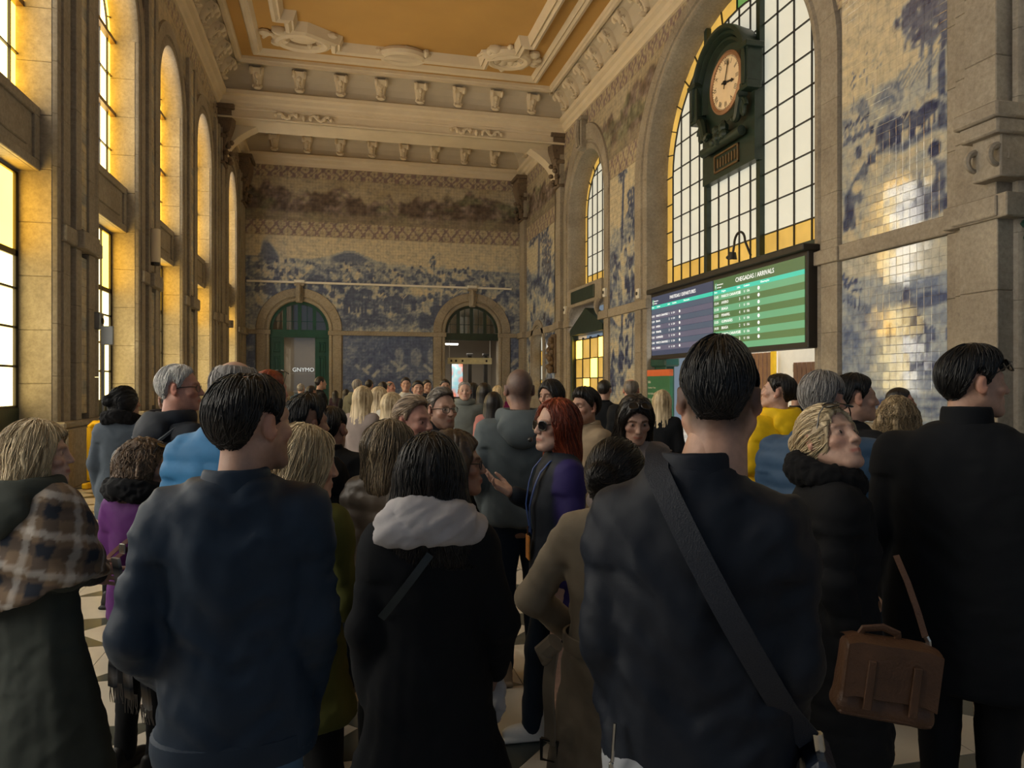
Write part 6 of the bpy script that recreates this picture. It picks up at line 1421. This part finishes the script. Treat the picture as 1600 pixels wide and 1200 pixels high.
A['rust'] = person('woman in a rust coat with round glasses half hidden behind the white scarf', 705, 672, 2.78, 70, fem=1, skin='tan', hair=('bob', 'brown'), yaw=20, top='rust', hem=.42, collar='shirt', legs='black', arms=('down', 'down'), seed=19, glasses=('clear',))
A['hooded'] = person('man with a shaved head in a grey hooded jacket, back turned', 812, 573, 4.20, -4, skin='tan', hair=(None, 'brown'), yaw=-8, top='grey_shell', hem=.49, wid=1.12, thick=.02, collar=('hood', 'stand'), cmat=dict(hood='grey_shell', stand='black'), legs='jeans_dark', shoes='shoe_tan', arms=('pocket', 'pocket'), seed=20, strands=250, fold=.012, shave=(.36, .40, .46, 1.0))
A['camera_man'] = person('man with dark receding hair and a cream jacket behind the guide', 916, 606, 5.0, -128, skin='tan', hair=('thick', 'dark'), yaw=-8, top='tan', hem=.46, collar='stand', legs='jeans', arms=('front', 'fold'), seed=21, strands=500, eyes=True)
A['lookdown'] = person('woman with long dark hair looking down, sunglasses on her head', 990, 613, 3.95, 168, fem=1, skin='mid', hair=('long', 'dark'), pitch=-22, top='dusty', hem=.46, collar='shirt', legs='black', arms=('fold', 'fold'), seed=22, strands=600, eyes=True, glasses=('dark', 8), hairover=dict(fwd=.08))
A['behind_guide'] = person('woman with black hair just behind the guide', 864, 592, 5.9, -150, fem=1, skin='tan', hair=('long', 'black'), yaw=10, pitch=-8, top='black', hem=.4, collar='stand', legs='black', arms=('down', 'down'), seed=23, strands=200, eyes=True)
A['yellow'] = person('man in a bright yellow hooded sweatshirt looking left at the board', 1216, 583, 5.00, -38, skin='fair', hair=('short', 'dark'), yaw=-44, pitch=8, top='yellow', hem=.46, wid=1.12, thick=.02, collar='hood', legs='jeans', arms=('fold', 'down'), seed=24, strands=300, fold=.016, eyes=True)
A['greyback'] = person('man with short grey hair in a steel blue padded jacket, back turned', 1283, 577, 3.12, 14, skin='fair', hair=('short', 'grey'), yaw=18, top='steel_blue', hem=.46, wid=1.12, thick=.03, collar='stand', legs='jeans', quilt=.010, arms=('down', 'down'), seed=25, strands=700, hairover=dict(t=.010))
A['darkprofile'] = person('dark haired man in a black jacket beside the grey haired man', 1331, 582, 3.75, 50, skin='mid', hair=('short', 'black'), yaw=20, top='black', hem=.46, wid=1.08, collar='stand', legs='jeans_dark', arms=('down', 'down'), seed=26, strands=300, eyes=True)
A['curls'] = person('person with frizzy blond curls left of the man in black', 1402, 622, 4.1, 4, fem=1, skin='fair', hair=('curly', 'dirty'), top='black', hem=.44, collar='stand', legs='black', arms=('down', 'down'), seed=27, strands=1000)
A['beanie'] = person('man in a dark beanie in front of the watermill mural', 1404, 604, 6.2, 60, skin='red', hair=('crop', 'dark'), yaw=20, top='navy_black', hem=.46, collar='high', legs='jeans_dark', arms=('down', 'down'), seed=28, eyes=True)
A['furcoat'] = person('woman with black hair and a fur collar on a blue grey coat by the barrier', 192, 602, 5.60, 24, fem=1, skin='tan', hair=('bun', 'black'), yaw=42, top='slate', hem=.40, thick=.02, collar='fur', cmat='fur', legs='black', arms=('down', dict(e=(.25, .10, 1.24), w=(.22, .24, 1.46))), seed=29, strands=300, top_name='coat', hairover=dict(secs=[(-.12, 0, -.06, .07, .06), (-.05, 0, -.03, .09, .09), (.03, 0, -.018, .09, .10)]))
# ------------------------------------------------------------------ things the group wears or carries
def local(info, p): return info['root'].matrix_basis @ Vector(p) if False else (Matrix.Translation(info['root'].location) @ Matrix.Rotation(info['root'].rotation_euler.z, 4, 'Z')) @ Vector(p)
def back_y(info, x, z, off=.014, side=-1):
    r = np.array(info['rows']); g = lambda k: np.interp(z, r[:, 0], r[:, k]); a, b = g(3), g(4); q = min(.97, abs(x - g(1)) / a)
    return g(2) + side * (b * (1 - q ** 2.3) ** (1 / 2.3) + off)
def ribbon(mb, pts, w, t, side=(0, 0, 1)):
    rows = []
    for i, p in enumerate(pts):
        d = (Vector(pts[min(i + 1, len(pts) - 1)]) - Vector(pts[max(i - 1, 0)])).normalized(); n = d.cross(Vector(side)); n.normalize(); s_ = Vector(side) - d * d.dot(Vector(side)); s_.normalize(); p = Vector(p)
        rows.append([p + n * w / 2 + s_ * t, p - n * w / 2 + s_ * t, p - n * w / 2 - s_ * t, p + n * w / 2 - s_ * t])
    mb.strip(rows, True); mb.f.append((0, 1, 2, 3)); k = len(rows) * 4; mb.f.append((k - 1, k - 2, k - 3, k - 4)); return mb
def rootat(info, name, label, cat, p=(0, 0, 0)):
    r = info['root']; return empty(name, tuple(local(info, p)), r.rotation_euler.z, label, cat)
LEATHER = plain('brown_leather', (.075, .034, .016), .5, .4, var=.3, scale=9, bmp=.3, bscale=90); DARKL = plain('navy_leather', (.012, .018, .032), .32, .5, var=.3, bmp=.2); WEB = plain('navy_webbing', (.007, .010, .018), .6, bmp=.3, bscale=300); STEEL = plain('polished_steel', (.55, .53, .48), .25, metal=1.0)
CL['plaid'] = cloth('plaid_wool', (1, 1, 1), .95, 350, var=.12)
# plaid shawl of the blond woman
I = A['blonde']; H = I['H']
def plaid(V, F):
    th = np.arctan2(V[:, 0], V[:, 1]) * .21; s_ = th * 1.0 + V[:, 2] * .22; t_ = -th * .30 + V[:, 2] * .95
    def band(x): x = (x / .135) % 1; return np.where(x < .34, 0, np.where(x < .50, 1, np.where(x < .68, 2, 1)))
    C = np.zeros((len(V), 3)); T3 = np.array(((.018, .022, .032), (.15, .105, .070), (.42, .38, .34)))
    return (T3[band(s_)] + T3[band(t_ + .03)]) * .62
def shawl(P):
    d = loft(P, [(.50 * H, .02, .0, .235, .20), (.60 * H, .01, .0, .25, .20), (.70 * H, 0, 0, .245, .185), (.78 * H, 0, -.005, .215, .150), (.815 * H, 0, -.012, .165, .115), (.845 * H, 0, -.02, .095, .080)], 2.2)
    for S_, e, w_ in (I['aL'], I['aR']): d = smin(d, smin(cap(P, S_, e, .085, .085), cap(P, e, w_, .080, .060), .04), .07)
    hem = .585 * H - .10 * (P[:, 0] < 0) * np.abs(P[:, 0]) * 2 + .35 * np.maximum(P[:, 0], 0) - .25 * np.maximum(-P[:, 1] - .05, 0)
    d = np.maximum(d, hem - P[:, 2]); return np.maximum(d, -loft(P, [(.3 * H, 0, 0, .15, .11), (.60 * H, 0, 0, .16, .12), (.66 * H, 0, 0, .05, .04)], 2.2))
V, F = grid_mesh(shawl, (-.40, -.32, .48 * H), (.40, .42, .88 * H), .0115); th = np.arctan2(V[:, 0], V[:, 1])
N = vnormals(V, F); q = V[:, 2] + .25 * V[:, 0]; V = V + N * (.014 * fbm(np.stack([th * 1.5, q * 16, th * 0], -1), 3) + .010 * np.sin(q * 55 + 3 * np.sin(th * 2)) * sstep(.80 * H, .70 * H, V[:, 2]))[:, None]
sh = put_part('shawl', V, F, CL['plaid'], I['root'], plaid(V, F))
mb = MB(); sx, sy = .26, .20
for k in range(3):
    x0 = sx + .045 * (k - 1); pts = [(x0 + .01 * math.sin(q * 6 + k), sy + .03 * (k - 1) + .015 * math.sin(q * 4 + k), .66 * H - q * (.50 + .05 * k)) for q in np.linspace(0, 1, 14)]; ribbon(mb, pts, .062, .006, (.4, .9, 0))
me = mb.mesh('shawl_end', CL['plaid'], True); V = np.array([v_.co for v_ in me.vertices]); a_ = me.color_attributes.new('Col', 'FLOAT_COLOR', 'POINT'); c = np.ones((len(V), 4), F4); b_ = ((V[:, 2] / .075) % 1); c[:, :3] = np.where((b_ < .4)[:, None], (.020, .026, .036), np.where((b_ < .65)[:, None], (.20, .15, .10), (.36, .33, .30))); a_.data.foreach_set('color', c.ravel()); link('shawl_end', me, sh)
mb = MB(); g_ = random.Random(2)
for k in range(3):
    for j in range(9):
        x = sx + .045 * (k - 1) - .028 + .007 * j; y = sy + .03 * (k - 1); z = .66 * H - (.50 + .05 * k); mb.tube([(x, y, z + .01), (x + g_.uniform(-.008, .008), y, z - .035), (x + g_.uniform(-.012, .012), y + .005, z - .07)], [.003, .0022, .0012], 4)
mb.obj('fringe', plain('fringe_wool', (.22, .18, .14), .9), sh)
# cross-body bag of the broad man
I = A['big']; H = I['H']; t = rootat(I, 'crossbody_bag', 'dark blue leather bag at the hip of the broad man, wide strap across his back', 'bag')
pts = [(-.075 + .012 * math.sin(0), -.015, .872 * H), (-.080, -.06, .868 * H)] + [(x, back_y(I, x, z, .026), z) for x, z in zip(np.linspace(-.078, .20, 16), np.linspace(.848, .56, 16) * H)] + [(.235, -.05, .535 * H)]
ribbon(MB(), pts, .052, .003, (0, -1, .15)).obj('strap', WEB, t, True)
mb = MB(); mb.box(.225, .285, -.12, .06, .40 * H, .525 * H, .022); mb.obj('body', DARKL, t); MB().box(.283, .292, -.105, .045, .415 * H, .49 * H, .006).obj('pocket', DARKL, t); MB().tube([(.255, -.05, .525 * H), (.25, -.05, .545 * H)], .012, 8).obj('ring', STEEL, t)
# zip pull on his left pocket
mb = MB(); zx = -.165; mb.tube([(zx, back_y(I, zx, .50 * H, .03), .545 * H), (zx - .005, back_y(I, zx, .50 * H, .034), .50 * H)], .004, 6); mb.box(zx - .012, zx - .002, back_y(I, zx, .49 * H, .042), back_y(I, zx, .49 * H, .030), .475 * H, .50 * H, .003); mb.obj('zip_pull', STEEL, I['top'])
V, F = grid_mesh(lambda P: np.abs(loft(P, [(.435 * H, 0, 0, .20, .135), (.50 * H, 0, 0, .20, .135)], 2.3)) - .006, (-.25, -.2, .42 * H), (.25, .2, .52 * H), .012); put_part('undershirt', folds(V, F, .006, 3, H), F, CL['shirt_grey'], I['root'])
# satchel of the woman looking up
I = A['upward']; H = I['H']; p = at(1374, 1046, 2.14); t = empty('satchel', (p.x, p.y, p.z - .13), -YAW - math.radians(8), 'worn brown leather satchel hanging beside the woman looking up', 'bag'); t.scale = (.86,) * 3; t.rotation_euler[1] = math.radians(7)
def sat(P): return smin(rbox(P, (0, 0, .12), (.150 - .0, .052, .125), .03), rbox(P, (0, 0, .02), (.155, .055, .03), .025), .02)
V, F = grid_mesh(sat, (-.2, -.1, -.03), (.2, .1, .28), .009); V[:, 0] *= 1 + .10 * (.25 - V[:, 2]); link('body', mesh_np('body', folds(V, F, .004, 2, 1.7), F, LEATHER), t)
mb = MB(); rows = []
for q in np.linspace(0, 1, 12):
    y = .05 - .115 * min(1, q * 2.2) if q < .45 else -.064; z = .252 + .012 * math.sin(min(1, q / .45) * 3.1) if q < .45 else .252 - (q - .45) / .55 * .185
    rows.append([(x, y + .004 * math.sin(x * 30), z - .012 * (abs(x) > .13)) for x in np.linspace(-.146, .150, 9)])
n_ = [[(x, y - .007, z + .004) for x, y, z in r] for r in rows]; mb.strip(rows + n_[::-1], False); mb.obj('flap', LEATHER, t, True)
for x in (-.07, .075): MB().box(x - .014, x + .014, -.079, -.070, .03, .20, .003).obj('flap_strap', LEATHER, t)
MB().tube([(-.10, 0, .25), (-.09, -.01, .285), (-.03, -.012, .30), (.02, -.01, .285), (.03, 0, .25)], .009, 8, flat=1.6).obj('handle', LEATHER, t, True)
MB().tube([(.13, 0, .25), (.125, 0, .275), (.115, 0, .29)], .010, 8).obj('clasp', STEEL, t); sp = [(.115, 0, .285), (.09, .02, .36), (.06, .06, .45), (.03, .11, .53)]
ribbon(MB(), sp, .020, .003, (0, -1, 0)).obj('strap', LEATHER, t, True); MB().box(-.15, .15, -.058, .058, -.004, .012, .006).obj('base', LEATHER, t)
# guide: lanyard, badge, head microphone
I = A['guide']; H = I['H']; me = I['top'].data; c = np.ones((len(me.vertices), 4), F4); xx = np.array([v_.co for v_ in me.vertices]); c[:, :3] = 1 + sstep(-.145, -.165, xx[:, 0])[:, None] * np.array((1.2, .1, 3.2)); me.color_attributes['Col'].data.foreach_set('color', c.ravel()); t = rootat(I, 'lanyard', 'blue lanyard with an orange badge round the neck of the red haired guide', 'lanyard')
for s_ in (-1, 1):
    pts = [(s_ * .075, -.03, .855 * H), (s_ * .085, .06, .83 * H)] + [(s_ * x, back_y(I, s_ * x, z, .020, 1), z) for x, z in zip(np.linspace(.08, .012, 10), np.linspace(.80, .62, 10) * H)]
    ribbon(MB(), pts, .018, .0015, (0, 1, .2)).obj('band', plain('lanyard_blue', (.02, .06, .22), .5), t, True)
yb = back_y(I, 0, .60 * H, .028, 1); MB().box(-.035, .035, yb - .004, yb + .004, .545 * H, .615 * H, .003).obj('badge', plain('orange_card', (.55, .20, .03), .5, var=.4, scale=40), t); MB().tube([(0, yb, .615 * H), (0, yb, .64 * H)], .006, 6).obj('clip', STEEL, t)
T = I['T']; P_ = lambda *p: tuple(T(np.array([p]))[0]); t = rootat(I, 'headset', 'thin head microphone with black foam tip at the mouth of the guide', 'microphone')
MB().tube([P_(.080, -.01, .02), P_(.078, .03, -.03), P_(.06, .085, -.055), P_(.035, .115, -.066)], .0018, 5).obj('boom', M['frame'], t); mb = MB(); mb.ball(P_(.033, .118, -.067), .012, 10, 7); mb.obj('foam_tip', M['frame'], t, True)
mb = MB(); mb.ball(P_(-.083, -.006, -.044), .006, 8, 6); mb.ball(P_(.083, -.006, -.044), .006, 8, 6); mb.obj('earring', STEEL, I['root'], True)
# belt of the trench coat
I = A['trench']; H = I['H']; TR = CL['beige']; r = np.array(I['rows']); zb = .585 * H; a, b = [np.interp(zb, r[:, 0], r[:, k]) + .016 for k in (3, 4)]
rows = [[(math.cos(q) * a * (1 + e), math.sin(q) * b * (1 + e), zz) for q in np.linspace(0, 2 * math.pi, 60)[:-1]] for zz, e in ((zb - .025, -.06), (zb - .024, 0), (zb + .024, 0), (zb + .025, -.06))]
def tint(o): o.data.color_attributes.new('Col', 'FLOAT_COLOR', 'POINT').data.foreach_set('color', np.ones(len(o.data.vertices) * 4, F4)); return o
belt = tint(link('belt', MB().strip(rows, True).mesh('belt', TR, True), I['root']))
pts = [(-.16 - .02 * q, -b * .85 - .02 - .02 * math.sin(q * 5), zb - .01 - .30 * q) for q in np.linspace(0, 1, 12)]; tint(ribbon(MB(), pts, .045, .004, (-.4, -1, 0)).obj('belt_end', TR, belt, True))
p = pts[-1]; mb = MB(); c4 = [(p[0] - .028, p[1], p[2] + .01), (p[0] + .028, p[1], p[2] + .01), (p[0] + .028, p[1], p[2] - .055), (p[0] - .028, p[1], p[2] - .055)]; mb.tube(c4 + [c4[0]], .006, 6); mb.obj('buckle', M['frame'], belt)
tint(MB().tube([(-.15, -b - .005, zb + .02), (-.19, -b + .0, zb - .02), (-.17, -b - .02, zb - .04)], [.03, .035, .02], 8).obj('knot', TR, belt, True))
# paper tissue in the hand of the woman with the white scarf
I = A['scarf']; w_ = I['aR'][2]; t = rootat(I, 'tissue', 'crumpled white tissue in the right hand of the woman with the scarf', 'tissue', tuple(w_ + np.array((.01, .03, -.12))))
V, F = grid_mesh(lambda P: ell(P, (0, 0, 0), (.032, .022, .075)), (-.05, -.05, -.09), (.05, .05, .09), .006); V = V + vnormals(V, F) * (.016 * fbm(V * 34, 3))[:, None]; link('paper', mesh_np('paper', V, F, plain('tissue_paper', (.50, .46, .44), .9)), t)
# slim bag strap across her back
ribbon(MB(), [(x, back_y(I, x, z, .022), z) for x, z in zip(np.linspace(.01, -.13, 8), np.linspace(.80, .68, 8) * I['H'])], .022, .002, (0, -1, 0)).obj('strap', plain('teal_strap', (.013, .022, .026), .5), I['top'], True)
# shoulder bag of the woman in purple
I = A['curly']; H = I['H']; t = rootat(I, 'shoulder_bag', 'small dark red shoulder bag with a buckled strap on the woman in purple', 'bag')
for dz in (0, .035): ribbon(MB(), [(x, back_y(I, x, z, .026), z) for x, z in zip(np.linspace(-.14, .135, 14), np.linspace(.63, .76, 14) * H - dz)], .018, .003, (0, -1, 0)).obj('strap', plain('rose_leather', (.16, .07, .06), .45), t, True)
MB().box(.02, .055, back_y(I, .03, .70 * H, .040), back_y(I, .03, .70 * H, .028), .685 * H, .715 * H, .004).obj('buckle', STEEL, t); MB().box(-.14, .06, .15, .21, .46 * H, .60 * H, .02).obj('body', plain('wine_leather', (.10, .02, .03), .45), t)
# backpack of the white haired man
I = A['whitehair']; H = I['H']; t = rootat(I, 'backpack', 'dark backpack on the white haired man in the hooded jacket', 'backpack')
V, F = grid_mesh(lambda P: smin(rbox(P, (0, -.215, .66 * H), (.145, .070, .20), .06), rbox(P, (0, -.275, .60 * H), (.11, .035, .10), .03), .02), (-.2, -.36, .5 * H), (.2, -.1, .8 * H), .012); link('body', mesh_np('body', folds(V, F, .006, 4, H), F, plain('backpack_nylon', (.03, .036, .04), .6)), t)
for s_ in (-1, 1): ribbon(MB(), [(s_ * .12, -.16, .79 * H), (s_ * .125, -.08, .825 * H), (s_ * .13, .02, .815 * H)] + [(s_ * x, back_y(I, s_ * x, z, .028, 1), z) for x, z in zip(np.linspace(.13, .15, 8), np.linspace(.79, .60, 8) * H)], .055, .006, (0, .6, .8)).obj('strap', plain('strap_grey', (.10, .115, .13), .6), t, True)
# phones and a camera
def phone(pix, d, face, label):
    p = at(*pix, d); t = empty('phone', tuple(p), -YAW - math.radians(face), label, 'phone'); MB().box(-.037, .037, -.005, .005, -.075, .075, .004).obj('case', M['frame'], t); MB().box(-.033, .033, -.0065, -.005, -.07, .07).obj('screen', plain('phone_screen', (.10, .11, .12), .1), t); return t
I = A['furcoat']; pp = local(I, tuple(I['aR'][2] + np.array((.0, .03, .13)))); t = empty('phone', tuple(pp), I['root'].rotation_euler.z, 'phone held up by the woman with the fur collar', 'phone'); MB().box(-.037, .037, -.005, .005, -.075, .075, .004).obj('case', M['frame'], t); MB().box(-.033, .033, -.0065, -.005, -.07, .07).obj('screen', plain('phone_screen', (.10, .11, .12), .1), t)
I = A['camera_man']; w_ = I['aL'][2]; t = rootat(I, 'camera', 'small camera with a yellow strap in the hands of the man behind the guide', 'camera', tuple(w_ + np.array((.05, .08, .05))))
MB().box(-.06, .06, -.03, .03, -.04, .04, .01).obj('body', M['frame'], t); MB().tube([(0, .03, 0), (0, .075, 0)], .028, 14).obj('lens', M['frame'], t); MB().box(-.02, .02, -.033, -.028, -.025, .01).obj('screen', plain('lit_screen', (.45, .36, .08), .3), t)
# ------------------------------------------------------------------ the crowd further back: a few kinds of figure, copied with their parts
def copy_tree(o, parent=None):
    c = o.copy(); COL.objects.link(c)
    if parent is not None: c.parent = parent
    for ch in list(o.children): copy_tree(ch, c)
    return c
ARCH = {}
def arche(key, first, **kw): ARCH[key] = dict(info=None, kw=kw)
K = dict(res=1.9, shoes='shoe_dark')
KW = dict(man=dict(hair=('short', 'dark'), top='black', hem=.47, thick=.015, collar='stand', arms=('down', 'fold'), **K), bald=dict(hair=('fringe', 'greybrown'), skin='red', top='black', hem=.47, thick=.015, collar='stand', arms=('down', 'down'), wid=1.1, **K), grey=dict(hair=('receding', 'grey'), skin='fair', top='khaki', hem=.47, thick=.015, collar='hood', arms=('down', 'down'), wid=1.08, eyes=True, **K),
          lady=dict(fem=1, hair=('long', 'dark'), top='black', hem=.42, thick=.015, collar='stand', arms=('down', 'down'), legs='black', **K), blonde=dict(fem=1, hair=('long', 'blonde'), skin='fair', top='dusty', hem=.40, thick=.015, collar='shirt', arms=('down', 'fold'), **K), photographer=dict(hair=('short', 'black'), top='black', hem=.47, thick=.015, collar='hood', arms=('up', 'up'), **K))
BASE = {}
def bg(kind, label, u, v, d, face, top='black', legs='jeans_dark', skin=None):
    if kind not in BASE:
        BASE[kind] = person(label, u, v, d, face, seed=50 + len(BASE), **KW[kind]); root = BASE[kind]['root']
    else:
        root = copy_tree(BASE[kind]['root']); root['label'] = label
    p = at(u, v, d); s_ = p.z / (BASE[kind]['H'] + .012); root.location = (p.x, p.y, 0); root.scale = (s_,) * 3; root.rotation_euler.z = -YAW - math.radians(face) - math.atan((u - 800) / FPX)
    for ch in root.children:
        nm = ch.name.split('.')[0]
        mt = CL[top] if nm in ('jacket', 'coat', 'collar', 'hood') else CL[legs] if nm == 'trousers' else None
        if mt: ch.material_slots[0].link = 'OBJECT'; ch.material_slots[0].material = mt
    root['group'] = 'people crossing the far end of the hall'
    return root
bg('lady', 'woman in a purple jacket by the far mural, left of the woman in black', 524, 610, 23.5, 10, 'aubergine', 'black')
bg('lady', 'woman in a long black coat walking towards the far wall', 541, 608, 20.0, 6, 'black', 'black')
bg('man', 'young man in a black jacket in front of the green far door', 500, 588, 14.0, 70, 'black', 'jeans_dark')
bg('man', 'dark haired person in charcoal low in front of the green far door', 486, 602, 12.6, 40, 'charcoal')
bg('grey', 'person in a blue jacket at the left of the green far door', 470, 599, 17.0, 20, 'jeans', 'black')
bg('blonde', 'blond woman in a dusty pink and grey coat in mid hall', 566, 603, 7.4, 34, 'dusty', 'black')
bg('blonde', 'blond woman in a white knitted top in mid hall', 592, 604, 9.0, 60, 'white_knit', 'jeans')
bg('blonde', 'sandy haired woman in a black leather jacket in mid hall', 612, 613, 6.7, 52, 'black', 'black')
bg('grey', 'grey haired person in khaki near the far blue panel', 558, 592, 13.2, 30, 'khaki')
bg('man', 'black haired man in slate below the dim blue panel', 577, 593, 16.0, 20, 'slate')
bg('man', 'dark haired man in olive just left of the bald man', 598, 596, 13.4, -30, 'olive')
bg('bald', 'bald man in a dark jacket below the dim blue panel', 609, 595, 14.6, 120, 'charcoal')
bg('man', 'man with brown hair and a white shirt facing the camera at the blue panel', 634, 589, 12.4, 176, 'white_knit', 'black')
bg('photographer', 'person in black raising a camera with both hands', 653, 594, 10.6, 172, 'black')
bg('man', 'dark haired man right of the person raising a camera', 667, 593, 13.8, 160, 'dark_navy')
bg('man', 'bearded dark man in teal at the left of the far passage', 695, 592, 11.4, 170, 'teal_dark')
bg('grey', 'bald man in a grey green vest walking towards the camera', 726, 595, 9.4, 178, 'grey_vest', 'black')
bg('lady', 'dark haired woman in tan just behind the man in the vest', 739, 598, 11.6, 30, 'tan')
bg('lady', 'woman in a striped grey jumper seen from behind at the far passage', 757, 598, 10.2, 4, 'slate', 'black')
bg('blonde', 'woman in a magenta top at the right of the far passage', 778, 602, 12.4, -20, 'magenta', 'black')
bg('lady', 'dark haired woman in pink left of the man in the grey hood', 771, 612, 8.2, 10, 'pink', 'magenta')
bg('man', 'man with thick black hair in a black coat facing the right wall', 944, 593, 8.6, 16, 'black_coat', 'black')
bg('bald', 'bald man in black seen from behind at the right wall', 986, 591, 8.0, 4, 'black', 'jeans_dark')
bg('blonde', 'fair haired woman in a long black coat by the information panel', 1034, 609, 7.3, 14, 'black_coat', 'black')
bg('man', 'person in a dark jacket near the low slatted screen', 1244, 604, 8.8, 20, 'navy_black', 'black')
